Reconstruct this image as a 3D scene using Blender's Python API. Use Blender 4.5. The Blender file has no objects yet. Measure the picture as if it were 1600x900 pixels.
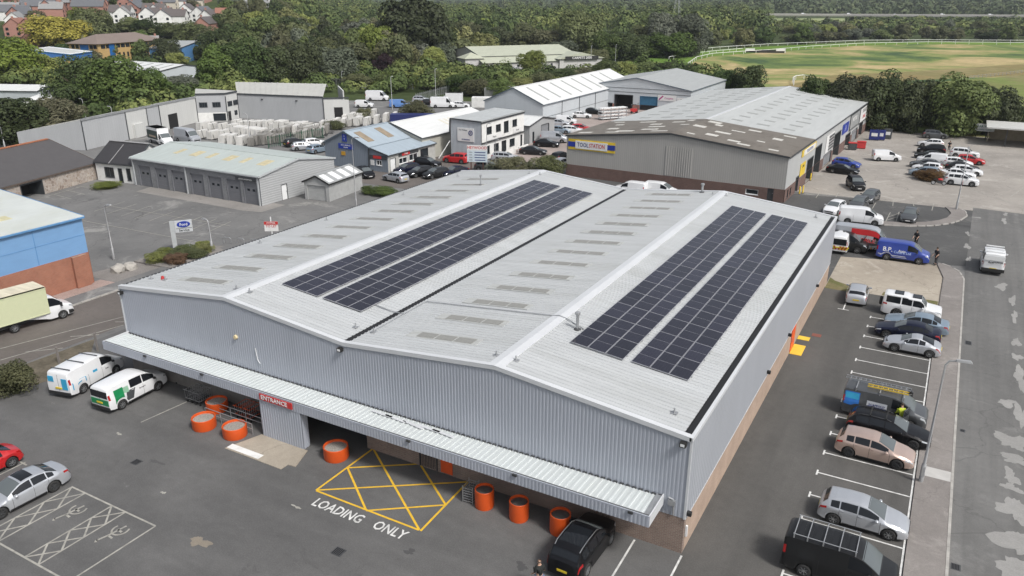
import bpy, bmesh, math, random
import numpy as np
from mathutils import Matrix, Vector
random.seed(7); rng = np.random.default_rng(7)
PI = math.pi
SC = bpy.context.scene
COL = SC.collection
# ---------------------------------------------------------------- camera, sky, sun, exposure
cam = bpy.data.cameras.new('camera'); cam.sensor_width = 36; cam.lens = 27.556; cam.clip_start = 0.5; cam.clip_end = 20000
camo = bpy.data.objects.new('camera', cam); COL.objects.link(camo)
camo.matrix_world = Matrix([[0.872341, -0.172357, 0.457509, 8.1221], [0.488895, 0.304333, -0.817535, -31.6276], [0.001673, 0.936843, 0.349746, 25.7157], [0.0, 0.0, 0.0, 1.0]])
SC.camera = camo
SUN_EL, SUN_AZ = math.radians(50), math.radians(-18)      # azimuth measured from +X towards +Y
W = bpy.data.worlds.new('World'); SC.world = W; W.use_nodes = True
nt = W.node_tree; nt.nodes.clear()
sky = nt.nodes.new('ShaderNodeTexSky'); sky.sky_type = 'NISHITA'; sky.sun_disc = False
sky.sun_elevation = SUN_EL; sky.sun_rotation = PI/2 - SUN_AZ; sky.dust_density = 4.0; sky.air_density = 1.0; sky.ozone_density = 1.0
hs = nt.nodes.new('ShaderNodeHueSaturation'); hs.inputs['Saturation'].default_value = 0.42
bg = nt.nodes.new('ShaderNodeBackground'); bg.inputs['Strength'].default_value = 0.12
wo = nt.nodes.new('ShaderNodeOutputWorld')
nt.links.new(sky.outputs[0], hs.inputs['Color']); nt.links.new(hs.outputs[0], bg.inputs['Color']); nt.links.new(bg.outputs[0], wo.inputs['Surface'])
sun = bpy.data.lights.new('sun', 'SUN'); sun.energy = 2.3; sun.angle = math.radians(10); sun.color = (1.0, 0.975, 0.94)
suno = bpy.data.objects.new('sun', sun); COL.objects.link(suno)
suno.rotation_euler = Vector((math.cos(SUN_EL)*math.cos(SUN_AZ), math.cos(SUN_EL)*math.sin(SUN_AZ), math.sin(SUN_EL))).to_track_quat('Z', 'Y').to_euler()
SC.view_settings.view_transform = 'Standard'; SC.view_settings.look = 'None'; SC.view_settings.gamma = 1
SC.view_settings.use_curve_mapping = False; SC.view_settings.exposure = 0.28
SC.cycles.max_bounces = 6; SC.cycles.diffuse_bounces = 2; SC.cycles.glossy_bounces = 3; SC.cycles.transmission_bounces = 4
SC.cycles.use_denoising = True

# ---------------------------------------------------------------- helpers
def lerp(a, b, t): return a + (b-a)*t
def pl(pts, x):
    if x <= pts[0][0]: return pts[0][1]
    for (a, b), (c, d) in zip(pts, pts[1:]):
        if x <= c: return b if c == a else b + (d-b)*(x-a)/(c-a)
    return pts[-1][1]
class MB:
    def __init__(s): s.v = []; s.f = []
    def face(s, *pts):
        n = len(s.v); s.v += [tuple(p) for p in pts]; s.f.append(tuple(range(n, n+len(pts)))); return s
    def add(s, v, f):
        n = len(s.v); s.v += [tuple(p) for p in v]; s.f += [tuple(i+n for i in q) for q in f]; return s
    def box(s, x0, x1, y0, y1, z0, z1, M=None):
        v = [(x, y, z) for z in (z0, z1) for y in (y0, y1) for x in (x0, x1)]
        if M is not None: v = [tuple(M @ Vector(p)) for p in v]
        return s.add(v, [(0, 2, 3, 1), (4, 5, 7, 6), (0, 1, 5, 4), (2, 6, 7, 3), (0, 4, 6, 2), (1, 3, 7, 5)])
    def bar(s, a, b, w, h=None):
        a = Vector(a); b = Vector(b); d = b-a; h = h or w
        M = Matrix.Translation(a) @ d.to_track_quat('X', 'Z').to_matrix().to_4x4()
        return s.box(0, d.length, -w/2, w/2, -h/2, h/2, M)
    def tube(s, pts, r, n=8, cap=True):
        pts = [Vector(p) for p in pts]; R = r if hasattr(r, '__len__') else [r]*len(pts); base = len(s.v)
        for i, p in enumerate(pts):
            d = (pts[min(i+1, len(pts)-1)] - pts[max(i-1, 0)]).normalized(); q = d.to_track_quat('Z', 'Y')
            for k in range(n):
                a = 2*PI*k/n; s.v.append(tuple(p + q @ Vector((math.cos(a)*R[i], math.sin(a)*R[i], 0))))
        for i in range(len(pts)-1):
            for k in range(n):
                a = base+i*n+k; b = base+i*n+(k+1) % n; s.f.append((a, b, b+n, a+n))
        if cap:
            s.f.append(tuple(base+k for k in reversed(range(n)))); s.f.append(tuple(base+(len(pts)-1)*n+k for k in range(n)))
        return s
    def lathe(s, prof, n=20, axis='z', c=(0, 0, 0)):
        base = len(s.v)
        for (r, h) in prof:
            for k in range(n):
                a = 2*PI*k/n; x, y = r*math.cos(a), r*math.sin(a)
                p = (x, y, h) if axis == 'z' else ((x, h, y) if axis == 'y' else (h, x, y))
                s.v.append((p[0]+c[0], p[1]+c[1], p[2]+c[2]))
        for i in range(len(prof)-1):
            for k in range(n):
                a = base+i*n+k; b = base+i*n+(k+1) % n; s.f.append((a, b, b+n, a+n))
        return s
    def prism(s, poly, z0, z1):
        n = len(poly); v = [(x, y, z0) for x, y in poly] + [(x, y, z1) for x, y in poly]
        f = [tuple(reversed(range(n))), tuple(range(n, 2*n))] + [(i, (i+1) % n, (i+1) % n+n, i+n) for i in range(n)]
        return s.add(v, f)
    def sheet(s, poly, z): return s.face(*[(x, y, z) for x, y in poly])
    def mesh(s, name, smooth=None):
        me = bpy.data.meshes.new(name); me.from_pydata(s.v, [], s.f); me.validate(); me.update()
        if smooth is not None:
            bm = bmesh.new(); bm.from_mesh(me); bmesh.ops.remove_doubles(bm, verts=bm.verts, dist=1e-4); bmesh.ops.recalc_face_normals(bm, faces=bm.faces)
            ca = math.radians(smooth)
            for e in bm.edges: e.smooth = e.is_manifold and e.calc_face_angle(9) < ca
            for f in bm.faces: f.smooth = True
            bm.to_mesh(me); bm.free()
        return me
    def build(s, name, mat, parent=None, smooth=None): return obj(name, s.mesh(name, smooth), mat, parent)
def obj(name, me, mat=None, parent=None, M=None):
    o = bpy.data.objects.new(name, me); COL.objects.link(o)
    if parent is not None: o.parent = parent
    if M is not None: o.matrix_local = M
    if mat is not None:
        if not me.materials: me.materials.append(None)
        o.material_slots[0].link = 'OBJECT'; o.material_slots[0].material = mat
    return o
def tag(o, label=None, cat=None, group=None, kind=None):
    if label: o['label'] = label
    if cat: o['category'] = cat
    if group: o['group'] = group
    if kind: o['kind'] = kind
    return o
def thing(name, label, cat, loc=(0, 0, 0), rz=0, group=None):
    o = bpy.data.objects.new(name, None); COL.objects.link(o)
    o.location = (loc[0], loc[1], loc[2] if len(loc) > 2 else 0); o.rotation_euler = (0, 0, rz); o.empty_display_size = .2
    return tag(o, label, cat, group)
def struct(name, mb, mat): return tag(mb.build(name, mat), kind='structure')
CACHE = {}
def cached(key, fn):
    if key not in CACHE: CACHE[key] = fn()
    return CACHE[key]
TEXTS = {}
def text(s, size, name, mat, parent, M, ext=0.006, sx=1.0):
    k = (s, size, ext)
    if k not in TEXTS:
        c = bpy.data.curves.new('lettering', 'FONT'); c.body = s; c.size = size; c.extrude = ext; c.align_x = 'CENTER'; c.align_y = 'CENTER'; c.resolution_u = 2; c.offset = size*.014
        t = bpy.data.objects.new('lettering', c); COL.objects.link(t); bpy.context.view_layer.update()
        TEXTS[k] = bpy.data.meshes.new_from_object(t.evaluated_get(bpy.context.evaluated_depsgraph_get())); bpy.data.objects.remove(t)
    return obj(name, TEXTS[k], mat, parent, M @ Matrix.Diagonal((sx, 1, 1, 1)))
def frame(o, right, up):           # matrix whose x runs along right, y along up
    r = Vector(right).normalized(); u = Vector(up).normalized(); n = r.cross(u)
    M = Matrix((r, u, n)).transposed().to_4x4(); M.translation = Vector(o); return M
def Tm(x, y, z, rz=0): return Matrix.Translation((x, y, z)) @ Matrix.Rotation(rz, 4, 'Z')

# ---------------------------------------------------------------- materials
def nmat(name):
    m = bpy.data.materials.new(name); m.use_nodes = True; t = m.node_tree; b = t.nodes['Principled BSDF']; return m, t, b
def ramp(t, fac, stops, mode='LINEAR'):
    r = t.nodes.new('ShaderNodeValToRGB'); r.color_ramp.interpolation = mode; e = r.color_ramp.elements
    while len(e) < len(stops): e.new(.5)
    for i, (p, c) in enumerate(stops):
        e[i].position = p; e[i].color = (*c, 1) if len(c) == 3 else c
    t.links.new(fac, r.inputs[0]); return r.outputs[0]
def noise(t, vec, scale, detail=4, rough=.6, dist=0):
    n = t.nodes.new('ShaderNodeTexNoise'); n.inputs['Scale'].default_value = scale; n.inputs['Detail'].default_value = detail
    n.inputs['Roughness'].default_value = rough; n.inputs['Distortion'].default_value = dist
    t.links.new(vec, n.inputs['Vector']); return n.outputs['Fac']
def mapping(t, vec, sc=(1, 1, 1), rot=(0, 0, 0)):
    m = t.nodes.new('ShaderNodeMapping'); m.inputs['Scale'].default_value = sc; m.inputs['Rotation'].default_value = rot
    t.links.new(vec, m.inputs['Vector']); return m.outputs[0]
def pos(t): return t.nodes.new('ShaderNodeNewGeometry').outputs['Position']
def objc(t): return t.nodes.new('ShaderNodeTexCoord').outputs['Object']
def mix(t, fac, a, b, mode='MIX'):
    m = t.nodes.new('ShaderNodeMix'); m.data_type = 'RGBA'; m.blend_type = mode
    for i, v in ((0, fac), (6, a), (7, b)):
        if isinstance(v, (int, float)): m.inputs[i].default_value = v
        elif isinstance(v, tuple): m.inputs[i].default_value = (*v, 1)
        else: t.links.new(v, m.inputs[i])
    return m.outputs[2]
def bump(t, b, h, strength=.3, dist=.02):
    n = t.nodes.new('ShaderNodeBump'); n.inputs['Strength'].default_value = strength; n.inputs['Distance'].default_value = dist
    t.links.new(h, n.inputs['Height']); t.links.new(n.outputs[0], b.inputs['Normal'])
MATS = {}
def mt(name, col, rough=.6, metal=0, var=.12, scale=1.5, spec=None, coat=0, streak=None, grime=None):
    """plain painted or moulded surface with slight colour variation; streak = stretch of the variation; grime = colour of blotches"""
    if name in MATS: return MATS[name]
    m, t, b = nmat(name); P = pos(t)
    if streak: P = mapping(t, P, streak)
    f = noise(t, P, scale)
    c = ramp(t, f, [(.25, tuple(x*(1-var) for x in col)), (.75, tuple(min(1, x*(1+var)) for x in col))])
    if grime:
        f2 = noise(t, P, scale*.35, 6, .7)
        c = mix(t, ramp(t, f2, [(.5, (0, 0, 0)), (.72, (.8, .8, .8))]), c, grime)
    t.links.new(c, b.inputs['Base Color']); b.inputs['Roughness'].default_value = rough; b.inputs['Metallic'].default_value = metal
    if spec is not None: b.inputs['Specular IOR Level'].default_value = spec
    if coat: b.inputs['Coat Weight'].default_value = coat; b.inputs['Coat Roughness'].default_value = .06
    MATS[name] = m; return m
def paint(name, col, metal=0.0, rough=.35):
    dk = max(col) < .06; m = mt('car_paint_'+name, tuple(x*(.6 if dk else 1) for x in col), rough, metal, .03, 3, spec=.25 if dk else .5, coat=.3 if dk else .7); return m
def asphalt(name, c0, c1, patch=None, crack=.5, seed=0., spk=.25, tracks=None):
    m, t, b = nmat(name); P = mapping(t, pos(t), (1, 1, 1), (0, 0, .3)); P0 = pos(t)
    add = t.nodes.new('ShaderNodeVectorMath'); add.operation = 'ADD'; add.inputs[1].default_value = (seed, seed*2.1, 0); t.links.new(P, add.inputs[0]); P = add.outputs[0]
    f = noise(t, P, .11, 6, .62, .4); c = ramp(t, f, [(.3, c0), (.7, c1)])
    if patch: c = mix(t, ramp(t, noise(t, P, .23, 7, .72, .8), [(.56, (0, 0, 0)), (.66, (.75, .75, .75))]), c, patch)
    if tracks:
        g_ = noise(t, mapping(t, P0, tracks), 1., 3, .6, .2); c = mix(t, ramp(t, g_, [(.4, (0, 0, 0)), (.7, (.5, .5, .5))]), c, tuple(x*.7 for x in c0))
    s = noise(t, P, 14, 3, .8); c = mix(t, spk, c, ramp(t, s, [(.35, (.35, .35, .35)), (.5, (.5, .5, .5)), (.68, (.78, .77, .75))]), 'OVERLAY')
    s2 = noise(t, P, 1.7, 5, .7); c = mix(t, .35, c, ramp(t, s2, [(.3, (.38, .38, .38)), (.7, (.62, .62, .62))]), 'OVERLAY')
    st = noise(t, P, .33, 8, .8, 1.6); c = mix(t, ramp(t, st, [(.60, (0, 0, 0)), (.70, (.5, .5, .5))]), c, tuple(x*.55 for x in c0))
    sv = noise(t, P, .75, 6, .75, .5); c = mix(t, ramp(t, sv, [(.66, (0, 0, 0)), (.74, (.35, .35, .35))]), c, tuple(min(1, x*1.7) for x in c1))
    if crack:
        w = noise(t, P, .5, 4, .6); vm = t.nodes.new('ShaderNodeVectorMath'); vm.operation = 'MULTIPLY_ADD'; vm.inputs[1].default_value = (2.5, 2.5, 0)
        t.links.new(w, vm.inputs[0]); t.links.new(P, vm.inputs[2])
        vo = t.nodes.new('ShaderNodeTexVoronoi'); vo.feature = 'DISTANCE_TO_EDGE'; vo.inputs['Scale'].default_value = .16; t.links.new(vm.outputs[0], vo.inputs['Vector'])
        k = ramp(t, vo.outputs['Distance'], [(.002, (crack*.7, crack*.7, crack*.7)), (.0055, (0, 0, 0))])
        c = mix(t, k, c, tuple(x*.35 for x in c0))
    t.links.new(c, b.inputs['Base Color']); b.inputs['Roughness'].default_value = .88; bump(t, b, s, .35, .01)
    MATS[name] = m; return m
def brickmat(name, c1, c2, mortar, scale=1.0, vert=(1, 1, 1)):
    m, t, b = nmat(name)
    # brick courses measured along the wall and up: u = x + y, v = z
    sp = t.nodes.new('ShaderNodeSeparateXYZ'); t.links.new(objc(t), sp.inputs[0])
    ad = t.nodes.new('ShaderNodeMath'); t.links.new(sp.outputs[0], ad.inputs[0]); t.links.new(sp.outputs[1], ad.inputs[1])
    cb = t.nodes.new('ShaderNodeCombineXYZ'); t.links.new(ad.outputs[0], cb.inputs[0]); t.links.new(sp.outputs[2], cb.inputs[1])
    k = t.nodes.new('ShaderNodeTexBrick'); k.inputs['Scale'].default_value = scale; k.inputs['Mortar Size'].default_value = .012
    k.inputs['Brick Width'].default_value = .225; k.inputs['Row Height'].default_value = .075; k.inputs['Color1'].default_value = (*c1, 1); k.inputs['Color2'].default_value = (*c2, 1); k.inputs['Mortar'].default_value = (*mortar, 1)
    t.links.new(cb.outputs[0], k.inputs['Vector'])
    f = noise(t, pos(t), .8, 5, .7); c = mix(t, .5, k.outputs['Color'], ramp(t, f, [(.3, (.35, .35, .35)), (.7, (.65, .65, .65))]), 'OVERLAY')
    t.links.new(c, b.inputs['Base Color']); b.inputs['Roughness'].default_value = .9; bump(t, b, k.outputs['Fac'], -.3, .01)
    MATS[name] = m; return m
def glassmat(name, col=(.02, .025, .03), rough=.06):
    if name in MATS: return MATS[name]
    m, t, b = nmat(name); b.inputs['Base Color'].default_value = (*col, 1); b.inputs['Roughness'].default_value = rough; b.inputs['Specular IOR Level'].default_value = .45
    MATS[name] = m; return m
def leafmat(name, dark, light, hue=.04):
    if name in MATS: return MATS[name]
    m, t, b = nmat(name)
    oi = t.nodes.new('ShaderNodeObjectInfo'); f = noise(t, pos(t), .55, 3, .7); f2 = noise(t, pos(t), 3.5, 2, .6)
    ad = t.nodes.new('ShaderNodeMath'); ad.operation = 'MULTIPLY_ADD'; ad.inputs[1].default_value = .5; t.links.new(f2, ad.inputs[0]); t.links.new(f, ad.inputs[2])
    c = ramp(t, ad.outputs[0], [(.45, dark), (1.0, light)])
    hsv = t.nodes.new('ShaderNodeHueSaturation'); t.links.new(c, hsv.inputs['Color'])
    for (inp, lo, hi) in (('Hue', .5-hue*.6, .5+hue*.6), ('Value', .72, 1.25), ('Saturation', .7, 1.05)):
        mr = t.nodes.new('ShaderNodeMapRange'); mr.inputs['To Min'].default_value = lo; mr.inputs['To Max'].default_value = hi
        if inp == 'Value':
            q = t.nodes.new('ShaderNodeMath'); q.operation = 'FRACT'; q2 = t.nodes.new('ShaderNodeMath'); q2.operation = 'MULTIPLY'; q2.inputs[1].default_value = 7.31
            t.links.new(oi.outputs['Random'], q2.inputs[0]); t.links.new(q2.outputs[0], q.inputs[0]); t.links.new(q.outputs[0], mr.inputs['Value'])
        else: t.links.new(oi.outputs['Random'], mr.inputs['Value'])
        t.links.new(mr.outputs[0], hsv.inputs[inp])
    t.links.new(hsv.outputs[0], b.inputs['Base Color']); b.inputs['Roughness'].default_value = .6; b.inputs['Specular IOR Level'].default_value = .25
    tr = t.nodes.new('ShaderNodeBsdfTranslucent'); t.links.new(hsv.outputs[0], tr.inputs['Color'])
    mx = t.nodes.new('ShaderNodeMixShader'); mx.inputs[0].default_value = .25
    t.links.new(b.outputs[0], mx.inputs[1]); t.links.new(tr.outputs[0], mx.inputs[2]); t.links.new(mx.outputs[0], t.nodes['Material Output'].inputs['Surface'])
    MATS[name] = m; return m

A_FRONT = asphalt('asphalt_car_park', (.094, .093, .092), (.138, .136, .133), crack=.0, seed=3, spk=.4, tracks=(.12, .5, 1))
A_SIDE = asphalt('asphalt_side_park', (.072, .07, .066), (.105, .101, .095), crack=0, seed=9, spk=.4, tracks=(.6, .06, 1))
A_ROAD = asphalt('asphalt_road', (.115, .114, .11), (.165, .163, .157), patch=(.21, .207, .2), crack=.5, seed=5, tracks=(1.1, .03, 1))
A_STREET = asphalt('asphalt_brown', (.1, .088, .08), (.14, .124, .112), crack=.3, seed=1)
A_YARD = asphalt('asphalt_yard', (.115, .115, .114), (.185, .183, .178), patch=(.29, .285, .27), crack=.8, seed=11)
A_CONC = asphalt('concrete_yard', (.23, .212, .19), (.34, .315, .283), patch=(.4, .375, .34), crack=.7, seed=17)
A_PAVE = asphalt('pavement_tarmac', (.17, .155, .145), (.25, .23, .215), patch=(.3, .28, .26), crack=.4, seed=23)
A_DARK = asphalt('asphalt_dark', (.06, .06, .06), (.09, .09, .088), patch=(.13, .128, .122), crack=.8, seed=29)
A_PAD = asphalt('concrete_pad', (.26, .225, .18), (.4, .355, .29), patch=(.44, .4, .34), crack=.6, seed=31)
A_GRAVEL = asphalt('gravel_ground', (.16, .15, .14), (.26, .24, .225), crack=0, seed=37, spk=.7)
A_PINKGR = asphalt('pink_gravel', (.27, .2, .175), (.38, .29, .26), crack=0, seed=41, spk=.8)
WHITE_LINE = mt('road_paint_white', (.62, .62, .6), .8, var=.25, scale=3, grime=(.3, .3, .29))
WORN_LINE = mt('road_paint_worn', (.33, .32, .285), .85, var=.3, scale=2.5, grime=(.2, .2, .19))
YELLOW_LINE = mt('road_paint_yellow', (.68, .42, .03), .8, var=.15, scale=3)
BLACK = mt('black_rubber', (.018, .018, .018), .7)
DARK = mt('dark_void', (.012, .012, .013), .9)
METAL = mt('galvanised_steel', (.42, .43, .44), .45, .6, .15, 2)
STEEL_D = mt('dark_steel', (.07, .072, .075), .5, .3)
WHITE = mt('white_paint', (.74, .75, .75), .5, var=.06)
WHITE_R = mt('white_render', (.72, .72, .7), .8, var=.08, grime=(.5, .5, .47))
KERB = mt('kerb_concrete', (.36, .345, .32), .85, var=.25, scale=1.2)
CHROME = mt('alloy', (.55, .56, .57), .3, .85, .05)
GLASS = glassmat('window_glass'); CARGLASS = glassmat('car_glass', (.012, .014, .017), .04); SCREENGLASS = glassmat('windscreen_glass', (.11, .125, .13), .05)  # windscreen colour is lightened to paint in the pale sky reflection

# ---------------------------------------------------------------- terrain, yards, roads
CX, CY = 8.12, -31.63
def terrain_h(x, y):
    """rising ground: the housing hill to the north-west, the wooded ridge far to the north, the low ridge between"""
    dx, dy = x-CX, y-CY; D = math.hypot(dx, dy); az = math.degrees(math.atan2(dx, dy))     # az from +Y towards +X
    def sm(a, b, t):
        t = min(1, max(0, (t-a)/(b-a))); return t*t*(3-2*t)
    h = 0.0
    h += 26*sm(330, 620, D)*sm(-41, -47, az)                                             # housing hill
    h += 22*sm(620, 1400, D)*sm(-37, -44, az)
    h += 75*sm(1250, 2300, D)*sm(-22, -12, az)                                           # wooded ridge behind the viaduct
    h += 30*sm(1900, 3800, D)*sm(-33, -22, az)                                           # low far ridge
    return h
def terr_mesh():
    m = MB(); radii = [0]+[20*1.14**k for k in range(46)]; NA = 180; idx = {}
    for i, r in enumerate(radii):
        for k in range(NA if i else 1):
            a = 2*PI*k/NA; x, y = CX+r*math.sin(a), CY+r*math.cos(a); idx[i, k] = len(m.v); m.v.append((x, y, terrain_h(x, y)-.06))
    for i in range(len(radii)-1):
        for k in range(NA):
            k2 = (k+1) % NA
            if i == 0: m.f.append((idx[0, 0], idx[1, k2], idx[1, k]))
            else: m.f.append((idx[i, k], idx[i, k2], idx[i+1, k2], idx[i+1, k]))
    return m
def grassmat(name, stops, scale, scale2=.6):
    m, t, b = nmat(name); P = pos(t)
    f = noise(t, P, scale, 6, .65, .6); c = ramp(t, f, stops)
    f2 = noise(t, P, scale2, 4, .7); c = mix(t, .5, c, ramp(t, f2, [(.3, (.33, .33, .33)), (.7, (.67, .67, .67))]), 'OVERLAY')
    t.links.new(c, b.inputs['Base Color']); b.inputs['Roughness'].default_value = .95; b.inputs['Specular IOR Level'].default_value = .1; MATS[name] = m; return m
GRASS_FAR = grassmat('rough_grass', [(.3, (.035, .05, .02)), (.55, (.06, .08, .03)), (.75, (.1, .1, .05))], .02, .2)
GRASS_TRACK = grassmat('mown_grass', [(.3, (.10, .18, .03)), (.7, (.15, .235, .045))], .03, .2)
GRASS_VERGE = grassmat('verge_grass', [(.3, (.1, .11, .04)), (.55, (.17, .15, .08)), (.75, (.25, .21, .13))], .6, 3)
STUBBLE = grassmat('stubble', [(.3, (.4, .29, .16)), (.7, (.48, .36, .21))], .01, .2)
o = tag(terr_mesh().build('terrain', GRASS_FAR, smooth=80), kind='structure')
def sheet(name, poly, z, mat): return struct(name, MB().sheet(poly, z), mat)
sheet('yard', [(-150, -45), (40, -45), (40, 172), (-46, 172), (-150, 120)], -.02, A_YARD)
sheet('car_park', [(-48.5, -45), (0, -45), (0, 0.5), (-48.5, 7)], 0, A_FRONT)
sheet('car_park_side', [(0, -45), (9.6, -45), (9.6, 43.4), (0, 43.4)], 0, A_SIDE)
sheet('access_road', [(-49, 44), (0, 44), (0, 54), (9.5, 56.2), (12, 56.8), (12, 84), (-49, 74)], -.012, A_DARK)
sheet('concrete_pad', [(0, 43.4), (9.6, 43.4), (9.6, 53.4), (9.0, 55.8), (6, 55.4), (0, 53.8)], .004, A_PAD)
sheet('street', [(-56.9, -45), (-49.3, -45), (-49.3, 74), (-56.9, 74)], -.004, A_STREET)
sheet('parking_yard', [(-76, 56), (-49.3, 56), (-49.3, 74), (-46, 78), (-60, 79), (-70, 78)], .0, A_STREET)
sheet('concrete_yard', [(-13, 82), (24, 82.4), (40, 95), (40, 168), (-9, 172), (-14, 120)], -.006, A_CONC)
sheet('unit_yard', [(-60, 84), (-41.5, 78), (-38, 150), (-72, 152), (-74, 118), (-60, 100)], -.006, asphalt('pink_concrete', (.26, .215, .195), (.36, .305, .28), crack=.5, seed=43))
sheet('pink_gravel_strip', [(-61.2, 2.8), (-57, 2.8), (-57, 11.5), (-61.2, 11)], -.012, A_PINKGR)
sheet('gravel_strip', [(-64, 11), (-56.9, 11.5), (-56.9, 25), (-61.0, 24)], -.013, A_GRAVEL)
sheet('garage_forecourt', [(-90, 36.2), (-69, 36.2), (-66.5, 36.8), (-66.5, 41), (-91, 41)], -.006, asphalt('worn_concrete', (.2, .19, .175), (.28, .265, .25), patch=(.15, .145, .14), crack=.5, seed=47))
sheet('road', [(11.5, -45), (22, -45), (22, 83), (12, 84), (11.5, 56)], .006, A_ROAD)
sheet('far_verge', [(22.2, -45), (60, -45), (60, 90), (22.2, 84)], .02, GRASS_VERGE)
# pavement along the road with its corner, kerb stones as single pieces
pave_in = [(9.62, -45), (9.62, 46), (9.68, 51.5), (9.0, 55.6)]
pave_out = [(11.35, -45), (11.35, 52), (10.9, 54.3), (10.1, 55.6), (9.05, 56.4)]
m = MB().prism(pave_in + pave_out[::-1], -.02, .1)
pv = struct('pavement', m, A_PAVE)
def kerb_run(path, parent, step=.92, w=.14, z1=.11, cache='kerb'):
    me = cached(cache, lambda: MB().box(0, step-.012, -w/2, w/2, -.02, z1).mesh('kerb_stone'))
    for (a, b) in zip(path, path[1:]):
        a = Vector(a); b = Vector(b); n = max(1, int((b-a).length/step)); ang = math.atan2(b.y-a.y, b.x-a.x)
        for k in range(n):
            q = a+(b-a)*(k/n); obj('kerb_stone', me, KERB, parent, Tm(q.x, q.y, 0, ang))
kerb_run([(11.43, -6), (11.43, 52), (10.97, 54.38), (10.14, 55.68), (9.0, 56.5)], pv)
isl_out = [(-12, 68.6), (2.7, 69.2), (5.4, 70.1), (8.0, 71.9), (9.6, 73.9), (10.6, 76), (11.3, 78.8), (11.1, 81.2), (10.2, 82.6)]
isl_in = [(-12, 70.2), (2.4, 70.7), (4.9, 71.5), (7.1, 73.1), (8.4, 74.7), (9.2, 76.5), (9.6, 79), (9.3, 80.8), (8.8, 82.2)]
iv = struct('corner_pavement', MB().prism(isl_out + isl_in[::-1], -.02, .1), A_PAVE)
kerb_run([(x+.06, y-.06) for x, y in isl_out[1:]], iv)
# left street: kerbs and hatched markings
lp = struct('left_pavement', MB().box(-59, -57.1, -20, 30, -.02, .09), A_YARD)
kerb_run([(-57.0, -6), (-57.0, 26)], lp)
sheet('verge_grass', [(.05, 43.0), (2.4, 43.0), (2.4, 44.6), (.6, 45.6), (.05, 46.4)], .009, GRASS_VERGE)
sheet('verge_strip', [(4.9, 43.6), (9.5, 42.6), (9.5, 44.3), (5.0, 44.6)], .009, GRASS_VERGE)
sheet('grass_corner', [(-49.2, -7), (-45.5, -7.5), (-44.6, -1.5), (-48.8, 2)], .006, grassmat('dry_ground', [(.3, (.09, .08, .06)), (.6, (.15, .13, .1)), (.8, (.12, .13, .06))], .9, 4))

def line(m, a, b, w, z=.008):
    a = Vector((*a, 0)); b = Vector((*b, 0)); d = (b-a).normalized(); n = Vector((-d.y, d.x, 0))*w/2
    m.face(*[(p.x, p.y, z) for p in (a-n, b-n, b+n, a+n)])
def marking(name, lines, w, mat, label, z=.008, cat='road marking', group=None):
    t = thing(name, label, cat, (0, 0, 0), 0, group)
    for i, (a, b) in enumerate(lines):
        m = MB(); line(m, a, b, w, z+i*.0004); m.build('painted_line', mat, t)
    return t
YX0, YX1, YY0, YY1 = -19.25, -12.3, -4.86, 0.0
yb = [((YX0, YY0), (YX1, YY0)), ((-19.29,-4.83), (-19.24,0.09)), ((-12.19,-4.89), (-12.39,-0.03)),
      ((-19.29,-4.83), (-12.39,-0.03)), ((-19.17,-2.23), (-15.77,0.14)), ((-15.70,-4.92), (-12.27,-2.41)), ((-19.24,0.09), (-12.30,-4.84)), ((-19.23,-2.27), (-15.74,-4.88)), ((-15.74,0.08), (-12.24,-2.46))]
marking('loading_box_marking', yb, .12, YELLOW_LINE, 'yellow cross-hatched loading box painted on the tarmac before the canopy')
t = text('LOADING', .95, 'loading_lettering', WHITE_LINE, None, Tm(-17.0, -5.68, .012), ext=.002, sx=.78)
tag(t, 'white painted word LOADING beside the yellow box', 'road marking', 'white road lettering')
t = text('ONLY', .95, 'only_lettering', WHITE_LINE, None, Tm(-13.6, -5.62, .012), ext=.002, sx=.78)
tag(t, 'white painted word ONLY beside the yellow box', 'road marking', 'white road lettering')
def hatch(x0, x1, y0, y1, n, flip=False):
    L = [((x0, y0), (x0, y1)), ((x1, y0), (x1, y1))]
    for k in range(n):
        a = lerp(y0, y1, k/n); b = lerp(y0, y1, (k+1)/n); L += [((x0, a), (x1, b)), ((x1, a), (x0, b))]
    return L
marking('disabled_bay_marking', [((-31.4, -11.27), (-24.35, -11.27)), ((-24.35, -11.27), (-24.35, -18)), ((-32, -16.0), (-24.3, -16.0))] + hatch(-31.35, -30.15, -16, -11.3, 3) + hatch(-27.85, -26.72, -16, -11.3, 4),
        .1, WORN_LINE, 'faded cream outlines and hatching of the disabled bays by the silver saloon')
for k, x in enumerate((-29.2, -25.7)):
    m = MB(); z = .0095
    arc = [(x+.05+.42*math.cos(a), -12.35+.42*math.sin(a)) for a in [math.radians(v) for v in range(-200, 60, 20)]]
    for a, b in zip(arc, arc[1:]): line(m, a, b, .1, z)
    for a, b in (((x+.05, -12.0), (x-.1, -12.95)), ((x-.12, -12.4), (x+.28, -12.45)), ((x-.1, -12.95), (x+.3, -13.0)), ((x-.1, -12.95), (x-.25, -13.5)), ((x-.3, -13.45), (x-.15, -13.6))): line(m, a, b, .12, z+.0005)
    tag(m.build('wheelchair_symbol', WORN_LINE), ['worn cream wheelchair symbol in the bay beside the silver saloon', 'worn cream wheelchair symbol in the outer bay farther from the saloon'][k], 'road marking', 'wheelchair symbols')
tl = []
for y in (1.0, 3.4, 5.76, 8.21, 10.66, 13.06, 15.6, 18.0, 20.48, 22.92, 25.36, 27.77, 30.34, 32.82, 35.14, 37.37):
    tl += [((4.63, y), (9.55, y)), ((4.63, y-.28), (4.63, y+.28))]
tl += [((2.35, 38.06), (2.3, 42.6)), ((1.9, 38.06), (2.8, 38.06)), ((9.52, -8), (9.52, 36))]
marking('bay_lines', tl, .1, WHITE_LINE, 'white bay lines with T ends in the side car park')
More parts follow.
